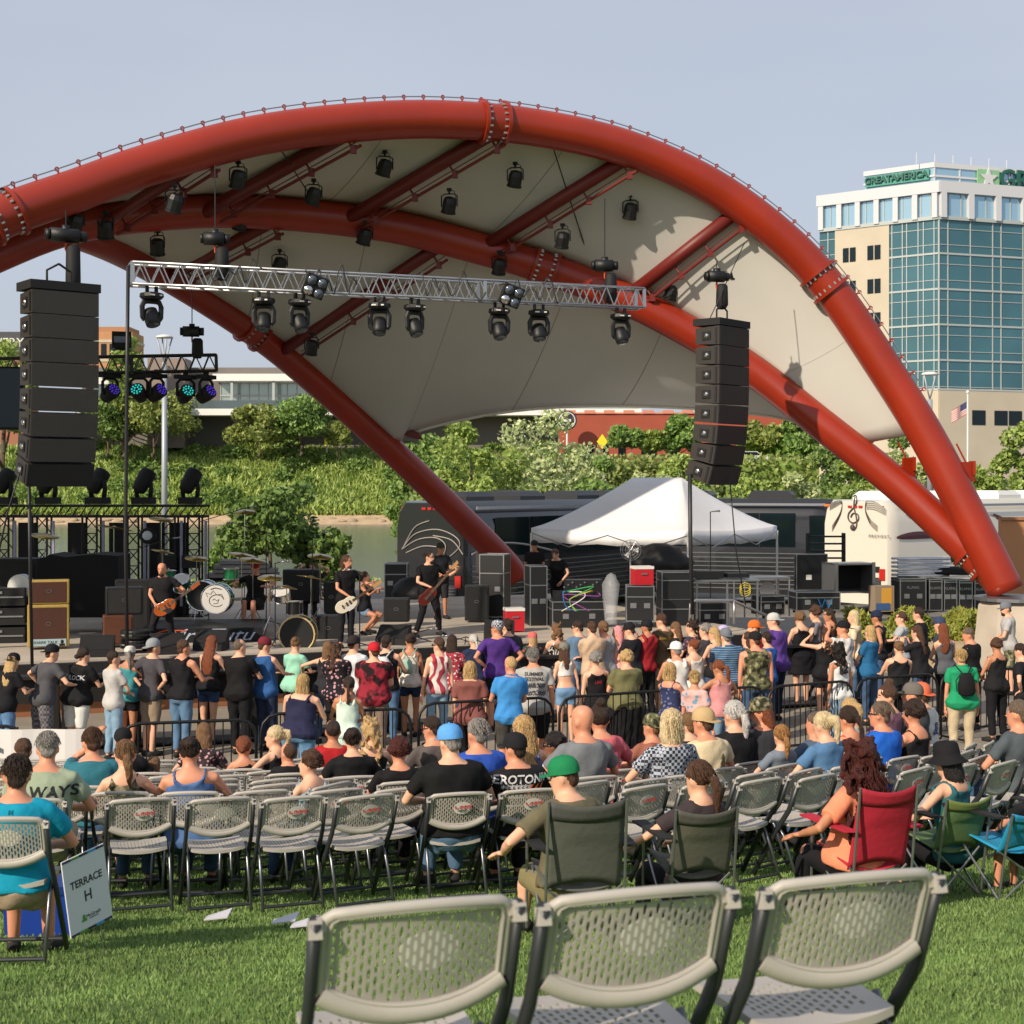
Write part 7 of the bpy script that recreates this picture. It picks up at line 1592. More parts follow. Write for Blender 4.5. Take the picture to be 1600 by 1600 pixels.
sp(326, 991, 1.74, 'woman with very long auburn hair, black top and denim hot pants', fem=1, b=.95, top=('tank', '18181c'), bot=('hotpants', '2f4668'), hair=('vlong', 'aub'), arms='rail', lean=5)
sp(374, 996, 1.78, 'bald man in a black tee and black trousers at the rail', b=1.12, fat=.1, top=('tee', '121214'), bot=BK, hair=('buzz', 'gbr'), arms='rail', lean=5, tilt=-3)
sp(416, 993, 1.78, 'man in a maroon cap and bright blue sleeveless hoodie', top=('hoodie0', '2c568c'), bot=('pants', '263048'), hair=('short', 'br'), hat=('cap', '6e2530', None, None, 14), arms='rail', look=-30, tilt=-4)
sp(459, 994, 1.66, 'woman in a mint green tee with a light brown bun', fem=1, b=1.05, top=('tee', '93cdb4'), bot=BK, hair=('bun', 'lbr'), arms='rail', lean=4)
sp(508, 1000, 1.64, 'woman with long light brown hair reaching left along the rail', fem=1, top=('tank', '2a2a2e'), bot=DJ, hair=('long', 'lbr'), arms=[(-.50, .2, 1.15, (-1, -.3, -.2), (.4, (.3, .9, 0))), (.13, .4, 1.1, (1, 0, -.7), (.4,))])
sp(528, 1002, 1.68, 'woman with curly brown hair in a black blouse with pink flowers', fem=1, b=1.2, top=('blouse', '1d1b20', 'floral', 'b98a96', 17), bot=BK, hair=('curllong', 'br'), arms='rail')
sp(556, 991, 1.78, 'man in a white tee with a dark cap behind the floral blouse', top=('tee', 'ccd0d4'), bot=DJ, hair=('short', 'dbr'), hat=('capback', '2a2426'), arms='rail')
sp(584, 1002, 1.76, 'big man in a red cap and red and black tie dye tee', b=1.25, fat=.25, top=('tee', '8c2433', 'blot', '1f1216', 9), bot=('pants', '7b6a5e'), hair=('short', 'br'), hat=('cap', 'b8222c'), beard='br', arms='front', look=35)
sp(606, 990, 1.76, 'man with a white drawstring backpack over a black tank top', b=.98, top=('tank', '1a1a1c'), bot=('pants', '4f6f92'), hair=('short', 'dbr'), arms='rail', bag=('pack', 'c9cbcc', 1.05))
sp(641, 988, 1.70, 'woman in a cream tank top and navy shorts with a painted sling bag', fem=1, sk='t', b=.92, top=('tank', 'd6cfc4'), bot=('hotpants', '1f3450'), hair=('bun', 'dbr'), arms='down', bag=('pack', '8fb0a0', .7))
sp(683, 994, 1.74, 'slim man in a red and white tie dye tank and light jeans', b=.88, top=('tank', 'd8ccc4', 'tie', 'a63a4a', 2.2), bot=J, hair=('short', 'br'), glasses=1, arms='down', rz=18, look=35)
sp(704, 990, 1.70, 'woman with long black hair in a red and white flowered top', fem=1, top=('tee', 'a33644', 'floral', 'd8ccc8', 22), bot=DJ, hair=('long', 'dbr'), arms='front')
sp(741, 989, 1.60, 'woman in a navy tee with a grey braid leaning toward the stage', fem=1, b=1.1, top=('tee', '222c48'), bot=DJ, hair=('braid', 'wht'), arms='rail', lean=14)
sp(777, 967, 1.86, 'tall man in a purple tee with a patterned bandana and sunglasses', b=1.12, sk='r', top=('tee', '4c2f7a'), bot=('shorts', '17171a'), hair=('buzz', 'gry'), hat=('band', 'b9bcc4', 'check', '3c4450', 30), glasses=1, arms='hips', rz=18, look=38, spread=.07)
sp(795, 964, 1.86, 'man in a dark grey tee partly behind the purple shirt', top=('tee', '35353b'), bot=DJ, hair=('short', 'dbr'), look=20, arms='front')
sp(829, 986, 1.50, 'child with blonde hair in an orange and pink cap', fem=1, top=('tee', '2f4a3a', 'floral', 'c04a5a', 16), bot=DJ, hair=('mid', 'blo'), hat=('cap', 'd06a4a', 'blot', 'd0607a', 20), arms='front')
sp(871, 972, 1.70, 'woman with curly light brown hair in a zebra striped dress', fem=1, top=('dress', '1b1b1e', 'tie', 'c9c6c0', 6), bot=('skirt', '1b1b1e', 'tie', 'c9c6c0', 6), hair=('curllong', 'lbr'), arms='front')
sp(902, 967, 1.78, 'dark haired man in a dusty blue tee', top=('tee', '5e7a96'), bot=DJ, hair=('short', 'dbr'), glasses=1, look=35, arms='front')
sp(927, 968, 1.80, 'man in a beige tee with brown hair and crossed arms', b=1.08, top=('tee', 'c0a58a'), bot=KH, hair=('short', 'br'), arms='cross', tilt=-2)
sp(946, 968, 1.78, 'man in a grey tank top with short brown hair', sk='r', b=1.05, top=('tank', '8f9194'), bot=DJ, hair=('short', 'lbr'), arms='front')
sp(970, 976, 1.68, 'woman with straight pink hair in a pink tank top', fem=1, top=('tank', 'dba09c'), bot=DJ, hair=('long', 'pnk'), look=35, arms='front')
sp(990, 971, 1.74, 'person in a dark cap and dark tee behind the pink hair', top=('tee', '1e1e24'), bot=BK, hair=('short', 'dbr'), hat=('cap', '1a1a1c'), look=25)
sp(1009, 966, 1.78, 'man in a dark cap and sleeveless red shirt with a strap', sk='t', top=('tank', '8f1f26'), bot=BK, hair=('short', 'dbr'), hat=('capback', '1a1b20'), arms='phone', look=20)
sp(1034, 956, 1.86, 'man with cropped brown hair in an olive brown tee with yellow letters', b=1.02, top=('tee', '5a4a34'), bot=('shorts', 'a99a80'), hair=('short', 'br'), arms='front', rz=28, look=18, print_=[('ARMSTRONG', 0, .755, .06, 'a98a3a')])
sp(1056, 970, 1.70, 'woman with long brown hair in the crowd right of the brown tee', fem=1, top=('tee', '2a2628'), bot=DJ, hair=('long', 'lbr'), arms='front')
sp(1085, 968, 1.72, 'woman with dark wavy hair and a floral top looking left', fem=1, top=('tee', '3a3a48', 'floral', 'a96a72', 18), bot=DJ, hair=('curllong', 'dbr'), look=30, arms='front')
sp(1102, 973, 1.70, 'grey haired person in the middle of the crowd', top=('tee', '3c3c42'), bot=DJ, hair=('curly', 'gry'))
sp(1117, 978, 1.70, 'woman with blonde hair in a black tank top looking left', fem=1, top=('tank', '1b1b1e'), bot=DJ, hair=('long', 'blo'), look=30, arms='front')
sp(1132, 975, 1.66, 'person in a lilac cap between the blonde and the grey cap', fem=1, top=('tee', '8c8fa8'), bot=DJ, hair=('short', 'gry'), hat=('cap', 'b0a8c8'))
sp(1058, 1001, 1.74, 'man in a white cap and white sleeveless shirt', sk='r', top=('tank', 'd6d2cc'), bot=KH, hair=('short', 'gry'), hat=('cap', 'dcdad6'), arms='rail', rz=12, look=25)
sp(1084, 997, 1.66, 'woman with a reddish bun and a white racer back top', fem=1, top=('racer', 'd8d0c8'), bot=DJ, hair=('bun', 'aub'), arms='front')
sp(1139, 980, 1.80, 'man in a grey cap and blue striped polo shirt', b=1.15, fat=.15, top=('polo', '3a5a80', 'stripe', '9cc0d0', 4.5), bot=KH, hair=('short', 'gry'), hat=('capback', '6c7078'), arms='front', rz=14, look=14)
sp(1181, 985, 1.80, 'bearded man in a black cap and camouflage tank top', b=1.15, sk='r', top=('tank', '6a6a48', 'camo', None, 14), bot=DJ, hair=('short', 'br'), hat=('cap', '1a1a1c'), beard='br', arms='down', look=30, rz=12)
sp(1186, 967, 1.82, 'man in an orange cap with sunglasses and a red tee', top=('tee', 'b0302c'), bot=DJ, hair=('short', 'br'), hat=('capback', 'd86a2a'), look=35)
sp(1164, 985, 1.68, 'woman with brown hair beside the orange cap', fem=1, top=('tee', '41506a'), bot=DJ, hair=('mid', 'br'))
sp(1199, 985, 1.66, 'person in a cobalt blue tee behind the purple shirt man', top=('tee', '2a5aa0'), bot=DJ, hair=('short', 'dbr'))
sp(1213, 956, 1.90, 'big man in a pale cap and purple tee with dark trousers', b=1.3, fat=.15, top=('tee', '5d3f8c'), bot=('pants', '1f2638'), hair=('short', 'br'), hat=('capback', 'b9b8b4'), arms='front', look=25)
sp(1252, 954, 1.76, 'pale woman in a black dress with a light brown updo', fem=1, b=1.1, top=('dress', '16161a'), bot=('hotpants', '16161a'), hair=('curly', 'lbr'), arms='front', rz=24)
sp(1276, 946, 1.82, 'woman with a big cloud of brown curls', fem=1, top=('tee', '77747a'), bot=DJ, hair=('afro', 'br'), arms='front')
sp(1300, 948, 1.80, 'dark haired tanned woman in the far row', fem=1, sk='t', top=('tank', '3a2d28'), bot=DJ, hair=('long', 'dbr'), look=30)
sp(1288, 979, 1.70, 'woman with brown waves in a black top holding up a phone', fem=1, top=('tank', '17171a'), bot=('hotpants', '17171a'), hair=('curllong', 'br'), arms='lraise', rz=8)
sp(1320, 968, 1.82, 'man in a black cap and white tee with a printed back', b=1.12, sk='r', top=('tee', 'd4d0ca'), bot=('pants', '3f5674'), hair=('short', 'lbr'), hat=('capback', '17171a'), arms='lraise', print_=[('TOUR', .0, .73, .1, '6f8a9a')])
sp(1339, 951, 1.78, 'woman with bright blonde hair in a cream top in the far row', fem=1, top=('tee', 'd8c8a8'), bot=DJ, hair=('mid', 'pbl'))
sp(1357, 975, 1.72, 'woman with blonde hair and a teal blue tee', fem=1, b=1.15, top=('tee', '25618c'), bot=DJ, hair=('mid', 'blo'), arms='front')
sp(1374, 952, 1.80, 'person in a navy cap with a black and white top in the far row', sk='t', top=('tank', '1c1c22'), bot=DJ, hair=('short', 'dbr'), hat=('cap', '1f2740'), look=-20)
sp(1407, 954, 1.76, 'woman in a light grey tee with pinned brown hair', fem=1, top=('tee', 'a8aeb2'), bot=('pants', '6f94b4'), hair=('lowbun', 'br'), arms=[(-.3, .36, 1.2, (-1, 0, -.6), (.8, (.3, .3, 1))), (.2, .2, .9, (.6, -.8, 0), (.5,))], look=20)
sp(1440, 947, 1.82, 'dark haired man in a black tee turned to the left', top=('tee', '17181c'), bot=DJ, hair=('short', 'dbr'), rz=60, arms='front')
sp(1402, 1000, 1.64, 'woman in a black racer top with a light brown bun and raised hand', fem=1, b=1.15, top=('racer', '1a1a1e'), bot=BK, hair=('bun', 'lbr'), arms='rail', rz=10)
sp(1440, 975, 1.72, 'woman with long brown hair in a black tee raising a can', fem=1, top=('tee', '1a1a1e'), bot=DJ, hair=('long', 'br'), rz=40, arms='phone')
sp(1478, 972, 1.72, 'woman with long auburn hair in a grey sleeveless top', fem=1, top=('tank', '55585e'), bot=BK, hair=('long', 'aub'), rz=20, arms='front')
sp(1474, 962, 1.76, 'man in a navy cap behind the auburn hair', top=('tee', '35404e'), bot=DJ, hair=('short', 'dbr'), hat=('cap', '33405c'), look=-15)
sp(1520, 978, 1.74, 'grey haired man in a black tee near the right end of the rail', b=1.12, sk='r', top=('tee', '18181b'), bot=BK, hair=('short', 'gbr'), arms='front', look=30)
sp(1557, 996, 1.66, 'tanned woman with short brown curls in a black tank top', fem=1, sk='t', b=1.1, top=('tank', '1a1a1c'), bot=BK, hair=('curly', 'br'), arms='front', rz=30)
sp(1578, 938, 1.84, 'bearded man in a cap, pale grey tee and camouflage shorts below the arch foot', top=('tee', 'aba9a8'), bot=('shorts', '6a6a50', 'camo', None, 14), hair=('short', 'dbr'), hat=('cap', '6f737a'), beard='dbr', rz=70, arms='front', look=20)
sp(1600, 1003, 1.70, 'person in a black tee cut by the right edge of the picture', top=('tee', '1a1a1e'), bot=('pants', '6f8aa4', 'vstripe', 'a9bccb', 30), hair=('short', 'dbr'))
# second line, just beyond the fence
sp(466, 1052, 1.66, 'large woman with blonde hair in a navy tank top and tan strap', fem=1, b=1.3, fat=.15, top=('tank', '242642'), bot=('pants', '5f86ac'), hair=('long', 'blo'), arms='rail', lean=10, near=1)
sp(540, 1056, 1.60, 'woman with a dark ponytail and lime strapped white top', fem=1, sk='t', top=('tank', 'c9dcd0'), bot=('longskirt', 'b9d0c8'), hair=('braid', 'dbr'), arms='front')
sp(735, 1031, 1.66, 'woman with a blonde bob and maroon top with a keyhole back', fem=1, b=1.15, top=('tee', '7d4c46'), bot=BK, hair=('bob', 'blo'), arms='down', near=1)
sp(795, 1023, 1.76, 'man with cropped blond hair in a bright sky blue polo', b=1.02, sk='r', top=('polo', '3f88c8'), bot=('shorts', '4b4844', 'vstripe', '2a2826', 20), hair=('buzz', 'blo'), arms='front', rz=20, near=1)
sp(836, 1009, 1.80, 'man with grey hair in a light grey tee with a dark block print', b=1.12, fat=.1, sk='r', top=('tee', 'a6a4a0'), bot=('shorts', '17171a'), hair=('short', 'gry'), arms='down', near=1, print_=[('SUMMER', 0, .78, .07, '3c3c40'), ('FESTIVAL', 0, .74, .07, '3c3c40'), ('##&%#', 0, .69, .1, '4a4a4e'), ('&#%##', 0, .63, .1, '4a4a4e')])
sp(884, 1002, 1.64, 'girl with a grey cap, white crop top and denim shorts', fem=1, b=.85, top=('crop', 'd6d4d0'), bot=('hotpants', '6d90b4'), hair=('long', 'br'), hat=('cap', '77776c'), arms='down')
sp(933, 1015, 1.68, 'grey curly haired woman in a black tank top with red marks', fem=1, b=1.02, top=('racer', '18181b'), bot=BK, hair=('curly', 'gry'), arms='down', print_=[('LIVE', 0, .72, .06, 'a02a3a')])
sp(978, 1014, 1.70, 'woman with blonde curls, olive tee and a black skirt with a gold emblem', fem=1, b=1.25, fat=.1, top=('tee', '6c6a48'), bot=('longskirt', '161618'), hair=('curly', 'blo'), arms='front', bag=None)
sp(1050, 1034, 1.64, 'woman with a blonde bob and sunglasses in a navy sleeveless top', fem=1, sk='r', top=('tank', '2e3658', 'floral', '6a6f94', 20), bot=DJ, hair=('bob', 'blo'), glasses=1, rz=-40, arms='rail', near=1)
sp(1091, 1046, 1.60, 'woman with short blonde hair in a pastel flower print tee', fem=1, sk='r', top=('tee', 'd0a9a4', 'floral', '6f9ab4', 13), bot=J, hair=('short', 'blo'), rz=-30, arms='down', near=1)
sp(1128, 1030, 1.62, 'woman with an auburn ponytail in a dusty pink tank leaning on the fence', fem=1, b=1.1, sk='t', top=('tank', 'c98a8a'), bot=J, hair=('pony', 'aub'), arms=[(-.28, .36, 1.08, (-1, -.2, -.2), (.5, (.9, .5, 0))), (.28, .36, 1.08, (1, -.2, -.2), (.5, (-.9, .5, 0)))], lean=8)
sp(1313, 1004, 1.68, 'woman with long black waves, white tank and blue striped skirt', fem=1, b=1.05, sk='t', top=('tank', 'd2d4d4'), bot=('longskirt', '3f556c', 'vstripe', '8fa6ba', 18), hair=('curllong', 'blk'), arms='down', near=1)
t_ = sp(1503, 1012, 1.68, 'woman in a bright green polo with a small black backpack and khaki trousers', fem=1, b=1.15, fat=.1, sk='r', top=('polo', '1f8f62'), bot=('pants', 'b9a98c'), hair=('short', 'blo'), arms='down', bag=('pack', '17171a', 1.0), near=1, rz=6)

# ---------------- seated audience ----------------
SEAT = []
def st(px, py, Y, label, w=1.0, fem=0, **k):
    x = X(px, Y); g_ = G(x, Y); z = Z(py, Y); rz = radians(k.pop('rz')) + faceC(x, Y) if 'rz' in k else faceC(x, Y)
    seat = k.pop('seat', .42); h = (z - g_ - seat - .03) / .5
    if h < 1.6 and w >= 1: h += min(.16, 1.6 - h)
    if h > 1.98: h = 1.98
    if h < 1.12: h = 1.12
    base = g_ + (z - g_ - (seat + .03 + .5 * h)); lift = base - g_
    b = (1 + (w - 1) * .7) * .93 * (1.7 / h) ** .3
    k.setdefault('arms', 'lap'); k.setdefault('look', VR.uniform(-18, 24)); k.setdefault('tilt', VR.uniform(-4, 4)); k.setdefault('lean', VR.uniform(-3, 7)); k.setdefault('nod', VR.uniform(-4, 8)); chair = k.pop('chair', True)
    person(label, (x, Y, g_ + max(-.08, min(.1, lift))), rz, h, b, pose='sit', fem=fem, seat=seat, group='audience seated on the lawn', **k)
    SEAT.append((x, Y, rz, label, chair)); return x, Y, g_, rz
st(24, 1171, 8.0, 'man with thinning dark hair in a turquoise tee on the left chair', 1.2, sk='r', top=('tee', '0f8fae'), bot=('shorts', 'a3907a'), hair=('short', 'dbr'), near=1, fat=.2, print_=[('H', 0, .80, .035, '0b5566')])
st(66, 1140, 10.4, 'man with grey buzz cut in a sage tee printed ALWAYS FULL', 1.3, fat=.2, sk='r', top=('tee', '93a088'), bot=('shorts', 'a39a8a'), hair=('short', 'gry'), near=1, look=20, hunch=.1, print_=[('ALWAYS', .01, .745, .115, '2a2c2e'), ('FULL', .02, .685, .12, '2a2c2e')])
st(150, 1132, 12.0, 'brown haired man in glasses and a teal tee drinking from a can', 1.15, sk='r', top=('tee', '2d6a78'), bot=DJ, hair=('short', 'br'), near=1, glasses=2, look=25, arms=[(-.05, .25, .72, (-1, .1, -.8), (.9, (.2, .2, 1))), (.12, .26, .26, (1, -.2, -.4), (.5,))])
st(199, 1151, 11.2, 'woman with a long blonde ponytail and brown camouflage tank', 1.0, 1, sk='l', top=('tank', '8a7c6c', 'camo', None, 20), bot=DJ, hair=('pony', 'lbr'), near=1, look=15)
st(303, 1146, 11.2, 'woman with a dark knot and headband in a strappy denim blue tank', 1.35, 1, fat=.2, sk='r', top=('racer', '4c6a9a'), bot=DJ, hair=('bun', 'dbr'), near=1)
st(313, 1126, 15.6, 'girl with light brown hair in a pink flowered top', .9, 1, top=('tee', '3a2f34', 'floral', 'c9a0a4', 26), bot=DJ, hair=('mid', 'lbr'))
st(240, 1182, 14.4, 'small blonde child between two seated women', .9, 1, top=('tee', '9a8a7c'), bot=DJ, hair=('mid', 'lbr'))
st(197, 1134, 14.2, 'person in a plain black cap behind the blonde ponytail', 1.0, top=('tee', '17171a'), bot=DJ, hair=('short', 'dbr'), hat=('cap', '1b1b1e'))
st(30, 1150, 13.2, 'brown haired person leaning behind the turquoise tee', 1.0, top=('tee', '7a5a48'), bot=DJ, hair=('short', 'br'), look=30)
st(381, 1150, 15.2, 'small girl with a brown bun and black straps', .85, 1, sk='r', top=('racer', '17171a'), bot=DJ, hair=('lowbun', 'aub'))
st(430, 1131, 15.2, 'smiling blonde woman with a ponytail looking left', 1.0, 1, top=('tank', '17171a'), bot=DJ, hair=('hpony', 'pbl'), rz=45, look=35, near=1, arms='armL')
st(452, 1160, 14.2, 'small boy with cropped brown hair', .9, sk='r', top=('tee', '17171b'), bot=DJ, hair=('buzz', 'br'), look=35)
st(514, 1119, 15.5, 'man with a dark buzz cut in a red tee', 1.1, sk='t', top=('tee', 'a82026'), bot=DJ, hair=('buzz', 'dbr'))
st(549, 1134, 13.6, 'woman with a messy dark bun in a black tee', 1.2, 1, sk='l', top=('tee', '141416'), bot=BK, hair=('bun', 'dbr'), near=1)
st(579, 1119, 14.8, 'woman with blonde curls in a black strap top', 1.1, 1, top=('tank', '161618'), bot=BK, hair=('curllong', 'blo'))
st(483, 1168, 11.9, 'woman in profile with a curly brown ponytail and pale blue top', 1.0, 1, top=('tank', '8fa9b8'), bot=DJ, hair=('curly', 'br'), rz=40, look=35, near=1)
st(625, 1147, 12.6, 'woman with dark reddish curls in a black top', 1.15, 1, sk='r', top=('tee', '161416'), bot=BK, hair=('curly', 'red'), near=1)
st(681, 1113, 15.6, 'dark haired man in a grey tee looking down left', 1.0, sk='r', top=('tee', '57504e'), bot=DJ, hair=('short', 'dbr'), look=40, glasses=2)
st(706, 1127, 10.9, 'large man in a light blue cap and black tee', 1.3, fat=.2, sk='l', top=('tee', '141415'), bot=('pants', '4f6a86'), hair=('short', 'gry'), hat=('cap', '5a9ad8'), near=1, look=20)
st(744, 1116, 12.6, 'man with short grey hair in a royal blue tee left of the flame shirt', 1.2, sk='r', top=('tee', '2a4fa8'), bot=DJ, hair=('short', 'gry'), near=1, look=20)
st(812, 1141, 11.2, 'man in a black and blue cap and black tour tee with orange flames', 1.2, sk='r', top=('tee', '18181a'), bot=BK, hair=('short', 'dbr'), hat=('cap', '1b1b1f'), near=1, look=30, print_=[('SEROTONIN', .0, .775, .09, 'c8c8c8'), ('*******', -.03, .735, .08, 'a9a9a9'), ('------', -.03, .70, .1, 'a9a9a9'), ('-----', -.03, .66, .1, 'a9a9a9'), ('(((', .06, .71, .15, 'd0662a')])
st(822, 1113, 13.2, 'woman with long straight blonde hair behind the black and blue cap', 1.0, 1, top=('tank', '5f6f94'), bot=DJ, hair=('long', 'blo'), near=1)
st(862, 1145, 14.2, 'child with dark curls and clear glasses', .9, sk='d', top=('tee', '26345c', 'floral', 'b9bccc', 18), bot=DJ, hair=('curly', 'blk'), look=60, glasses=2)
st(911, 1095, 12.9, 'bald sunburnt man in a heather grey tee', 1.1, fat=.15, sk='r', top=('tee', '6f7478'), bot=DJ, hair=None, near=1, look=25)
st(945, 1095, 14.0, 'woman with a high knot and earrings in a pink tee', 1.1, 1, sk='r', top=('tee', 'c8626e'), bot=DJ, hair=('topbun', 'dbr'), near=1)
st(1043, 1101, 12.6, 'woman with a pale blonde bob in a navy and white lattice blouse', 1.2, 1, top=('tee', '2f3442', 'check', 'a9b0ba', 38), bot=DJ, hair=('bob', 'pbl'), near=1)
st(1013, 1111, 15.2, 'boy in a camouflage cap beside the pale blonde bob', .9, sk='r', top=('tee', '8f5a4a'), bot=DJ, hair=('short', 'lbr'), hat=('capback', '5a6040', 'camo', None, 22))
st(1106, 1101, 13.6, 'man in a tan cap and cream tee with a pine tree print', 1.1, sk='r', top=('tee', 'd0bf9c'), bot=DJ, hair=('short', 'br'), hat=('capback', 'b99e74'), near=1, print_=[('A', .05, .70, .13, '55503c'), ('A', .05, .72, .10, '55503c'), ('A', .05, .74, .07, '55503c')])
st(1082, 1109, 15.0, 'brown haired person in black left of the tan cap', 1.0, 1, top=('tee', '18181b'), bot=DJ, hair=('short', 'lbr'))
st(1148, 1091, 14.6, 'person with a white ponytail and black tee', 1.25, top=('tee', '19191c'), bot=DJ, hair=('pony', 'wht'), near=1)
st(1192, 1086, 14.8, 'bearded man in a camouflage cap and charcoal tee looking left', 1.3, sk='r', top=('tee', '35373b'), bot=DJ, hair=('mid', 'aub'), hat=('cap', '7c7458', 'camo', None, 22), beard='gry', look=50, near=1)
st(1217, 1128, 14.0, 'girl with a strawberry blonde ponytail', .85, 1, top=('tee', '6f7a86'), bot=DJ, hair=('pony', 'sbl'), near=1)
st(1272, 1107, 14.4, 'grey haired man in glasses behind the lime scrunchie', 1.1, sk='r', top=('tee', '4a5a6c'), bot=DJ, hair=('short', 'gbr'), look=35)
st(1296, 1108, 13.2, 'woman with a blonde ponytail, lime scrunchie and denim top', 1.1, 1, top=('tee', '50769c'), bot=DJ, hair=('hpony', 'pbl'), near=1)
st(1326, 1099, 14.4, 'woman with dark braids in a red tank top', 1.1, 1, sk='r', top=('tank', 'b83a34'), bot=DJ, hair=('braid', 'dbr'), near=1)
st(1330, 1086, 16.6, 'girl with a blonde ponytail further forward', .8, 1, top=('tee', 'b0b8b4'), bot=DJ, hair=('hpony', 'blo'))
st(1380, 1092, 14.4, 'man with cropped dark hair and glasses in a bright blue tee', 1.2, sk='r', top=('tee', '1f5fc0'), bot=DJ, hair=('short', 'gbr'), near=1, look=25, glasses=2)
st(1427, 1091, 14.6, 'woman with short dark curls in a black tank top', 1.1, 1, sk='r', top=('tank', '19191c'), bot=BK, hair=('curly', 'dbr'), near=1)
st(1386, 1060, 17.0, 'woman with a brown knot and glasses in a mauve tee looking left', 1.1, 1, top=('tee', '7a5666'), bot=DJ, hair=('topbun', 'br'), look=50)
st(1425, 1054, 17.2, 'man in a grey cap and dark tee in the front rows at right', 1.2, sk='r', top=('tee', '45474b'), bot=DJ, hair=('short', 'br'), hat=('cap', '6a655e'), look=30)
st(1447, 1047, 17.8, 'man in an orange cap and white tee with a blue drawing', 1.1, top=('tee', 'ccc8c8'), bot=DJ, hair=('short', 'br'), hat=('capback', 'cf6a4a'), print_=[('&', 0, .70, .22, '4a5a8a')])
st(1592, 1088, 13.4, 'person in a slate grey tee at the right edge of the rows', 1.3, sk='r', top=('tee', '4c5459'), bot=DJ, hair=('short', 'gbr'), hat=None)
# camp chairs
def camp_chair(px, py, Y, c, c2, rz, label, w_=.46):
    Yb = Y - .33; x = X(px, Yb) - .30 * sin(rz); Y2 = Yb + .30 * cos(rz); g_ = G(x, Y2); top = Z(py, Yb) - g_; t = thing('camp_chair', label, 'camp chair', (x, Y2, g_), rz, 'folding fabric camp chairs')
    m = mat('camp_' + c, c, .8, bump=.35, bs=10, var=.06); m2 = mat('camp_' + c2, c2, .8, bump=.3, bs=10); b = MB(); sh = .36
    def bpt(u, v): 
        wd = w_ / 2 * (1 + .0 * v); z = sh - .02 + (top - sh) * v - .035 * (1 - u * u) * (v > .5) * v - .05 * (1 - u * u) * (1 - v) * -1; return V((u * wd, -.17 - .16 * v - .035 * (1 - u * u), z))
    def grid(v0, v1, n, mm, nm, par):
        g2 = MB(); vs = [bpt(-1 + 2 * i / 12, v0 + (v1 - v0) * j / n) for j in range(n + 1) for i in range(13)]; g2.add(vs, [(j * 13 + i, j * 13 + i + 1, (j + 1) * 13 + i + 1, (j + 1) * 13 + i) for j in range(n) for i in range(12)]); o = g2.build(nm, mm, par, True); md = o.modifiers.new('s', 'SOLIDIFY'); md.thickness = .008; return o
    o = grid(0, 1, 12, m, 'backrest', t); grid(.8, 1.003, 3, m2, 'top_band', o).location = (0, -.006, 0)
    s_ = MB(); vs = [V((u * w_ / 2 * 1.02, -.17 + .40 * v, sh + .05 * abs(u) ** 2 + .05 * v - .03)) for v in np.linspace(0, 1, 5) for u in np.linspace(-1, 1, 9)]; s_.add(vs, [(j * 9 + i, j * 9 + i + 1, (j + 1) * 9 + i + 1, (j + 1) * 9 + i) for j in range(4) for i in range(8)]); q = s_.build('seat', m, t, True); md = q.modifiers.new('s', 'SOLIDIFY'); md.thickness = .01
    for s in (-1, 1):
        a = MB(); a.tube([(s * (w_ / 2 + .01), -.20, 0), (s * (w_ / 2 + .005), -.25, .3), (s * (w_ / 2 + .0), -.335, top - .02)], .009, 7); a.build('leg', M_steel, t)
        a = MB(); a.tube([(s * (w_ / 2 + .03), .26, 0), (s * (w_ / 2 + .03), .24, .58)], .009, 7); a.build('leg', M_steel, t)
        a = MB(); a.cyl((s * w_ / 2, -.21, .02), (-s * w_ / 2, -.20, .36), .008, n=6); a.build('cross_rod', M_steel, t)
        a = MB(); a.cyl((s * w_ / 2, -.21, .02), (s * w_ / 2, .24, .38), .008, n=6); a.build('cross_rod', M_steel, t)
        a = MB(); vs = [(s * (w_ / 2 + .0), -.29, .60), (s * (w_ / 2 + .075), -.27, .60), (s * (w_ / 2 + .09), .30, .58), (s * (w_ / 2 - .0), .30, .58)]; a.add(vs + [(p[0], p[1], p[2] + .014) for p in vs], [(0, 1, 2, 3), (7, 6, 5, 4), (0, 4, 5, 1), (1, 5, 6, 2), (2, 6, 7, 3), (3, 7, 4, 0)]); a.build('armrest', m if c == 'b01c34' else mat('camp_black', '18181a', .8), t)
    return t
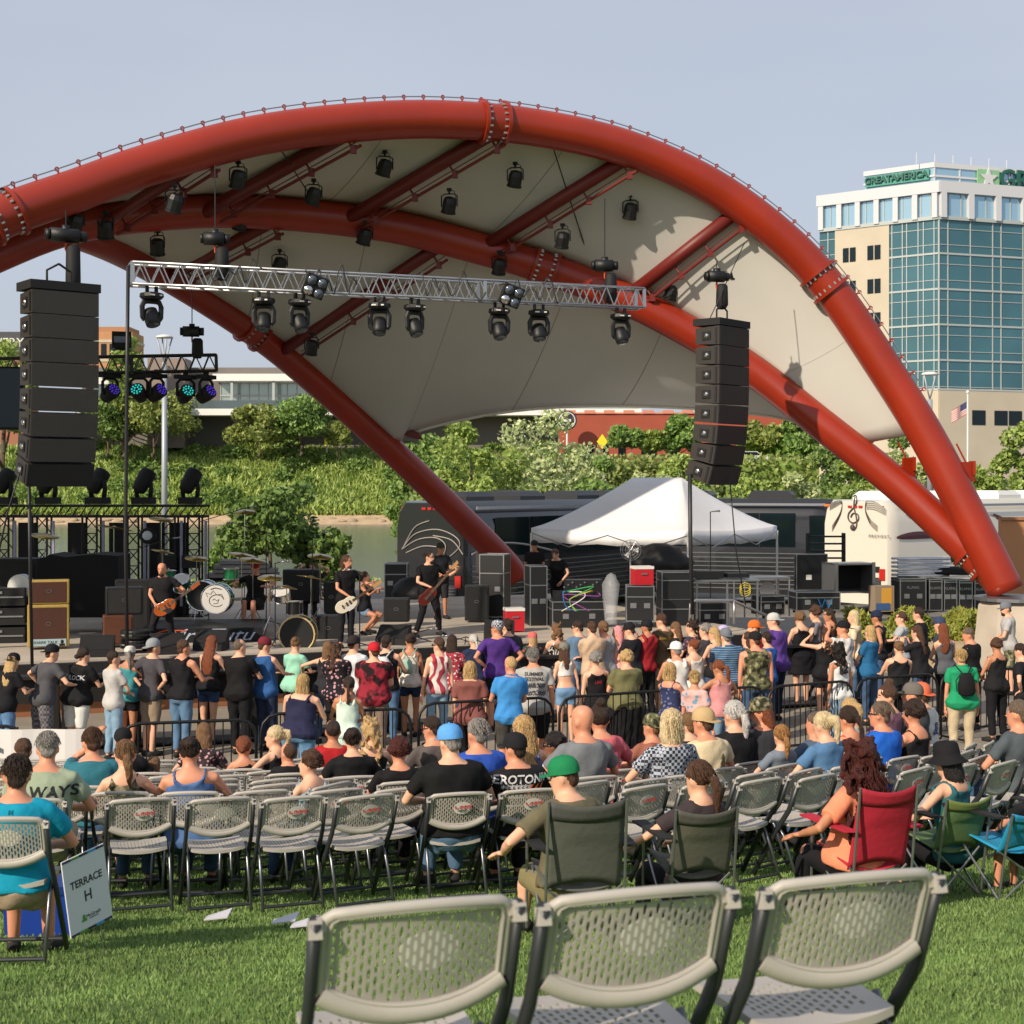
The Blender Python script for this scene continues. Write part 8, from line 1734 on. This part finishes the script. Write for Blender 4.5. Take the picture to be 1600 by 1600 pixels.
for (px, py, Y, lab, w_, kw, cc) in [
    (893, 1178, 8.75, 'young person in a green cap and olive tee in a grey camp chair', 1.3, dict(sk='l', fat=.2, top=('tee', '66604a'), bot=('shorts', '7a7250'), hair=('short', 'br'), hat=('cap', '1a7a4c'), look=35, rz=18, arms='armL', near=1), (917, 1243, '55574f', '4a4b48', 'grey camp chair of the person in the green cap', .45)),
    (1078, 1181, 9.3, 'woman with a brown ponytail and dark tee in a grey camp chair', 1.05, dict(fem=1, sk='l', top=('tee', '3a3234'), bot=BK, hair=('pony', 'br'), look=10, rz=14, arms='armL', near=1), (1102, 1256, '57574c', '4b4b44', 'olive grey camp chair of the ponytailed woman', .39)),
    (1345, 1154, 9.4, 'woman with a huge mane of dark red curls in a peach tee', 1.45, dict(fem=1, fat=.3, sk='t', top=('tee', 'e08a68'), bot=BK, hair=('bigcurl', 'red'), rz=25, arms='armL', near=1), (1385, 1222, 'b01c34', 'a01a30', 'bright red camp chair of the red curled woman', .39)),
    (1490, 1157, 10.4, 'woman in a black bucket hat with dark hair in a green camp chair', 1.1, dict(fem=1, sk='l', top=('tank', '2a5f66'), bot=BK, hair=('mid', 'blk'), hat=('bucket', '17171a'), rz=14, arms='armL', near=1), (1510, 1240, '5f7a4c', '66743c', 'green camp chair of the woman in the bucket hat', .36)),
    (1618, 1200, 10.2, 'person cut by the right edge beside a bright blue camp chair', 1.1, dict(sk='r', top=('tee', '18181b'), bot=('shorts', '22242a'), hair=('short', 'br'), arms='knees', near=1), (1625, 1262, '1f8fb8', '1a7fa8', 'bright blue camp chair at the right edge of the picture', .5))]:
    x, Y2, g_, rz = st(px, py, Y, lab, w_, kw.pop('fem', 0), chair=False, seat=.30, **kw)
    camp_chair(cc[0], cc[1], Y - .05, cc[2], cc[3], faceC(x, Y) + radians(-6), cc[4], cc[5])
flush_people()

# ---------------- rows of folding chairs ----------------
def inview(x, y, m=60): p = 800 + x / y * F; return -m < p < 1600 + m
nrow = 0; ORD = ['first', 'second', 'third', 'fourth', 'fifth', 'sixth', 'seventh', 'eighth', 'ninth', 'tenth', 'eleventh', 'twelfth', 'thirteenth', 'fourteenth', 'fifteenth', 'sixteenth', 'seventeenth', 'eighteenth', 'nineteenth', 'twentieth']
for (x, y, rz, lb, ch) in SEAT:
    if ch: chair_at(x, y, rz, rnd.random() < .4, 'grey folding chair under the ' + ' '.join(lb.split()[:9]))
R = 15.32; taken = [(x, y) for x, y, *_ in SEAT] + STAND
k = 0
while R > 6.4:
    ph = {0: .0125}.get(k, rnd.uniform(0, .03)); n0 = 0; dth = .50 / R
    lst = []
    th = -.6
    i = 0
    while th < .85:
        a = th + ph; x = SC.x + R * sin(a); y = SC.y - R * cos(a); th += dth; i += 1
        x += rnd.uniform(-.025, .025); y += rnd.uniform(-.03, .03)
        if y > 18.0 + max(0, (x - 3)) * 1.0 or not inview(x, y): continue
        if k == 0 and x < X(70, y): continue
        if any(hypot(x - p[0], y - p[1]) < (.44) for p in taken): continue
        lst.append((x, y))
    for j, (x, y) in enumerate(lst):
        bd = rnd.random() < (.62 if k == 0 else .4)
        chair_at(x, y, chair_yaw(x, y) + rnd.uniform(-.06, .06), bd, 'grey folding chair, empty, %s from left in the %s row from the lawn%s' % (ORD[min(j, 19)], ORD[min(k, 19)], ', white badge' if bd else ''))
    R -= .86; k += 1
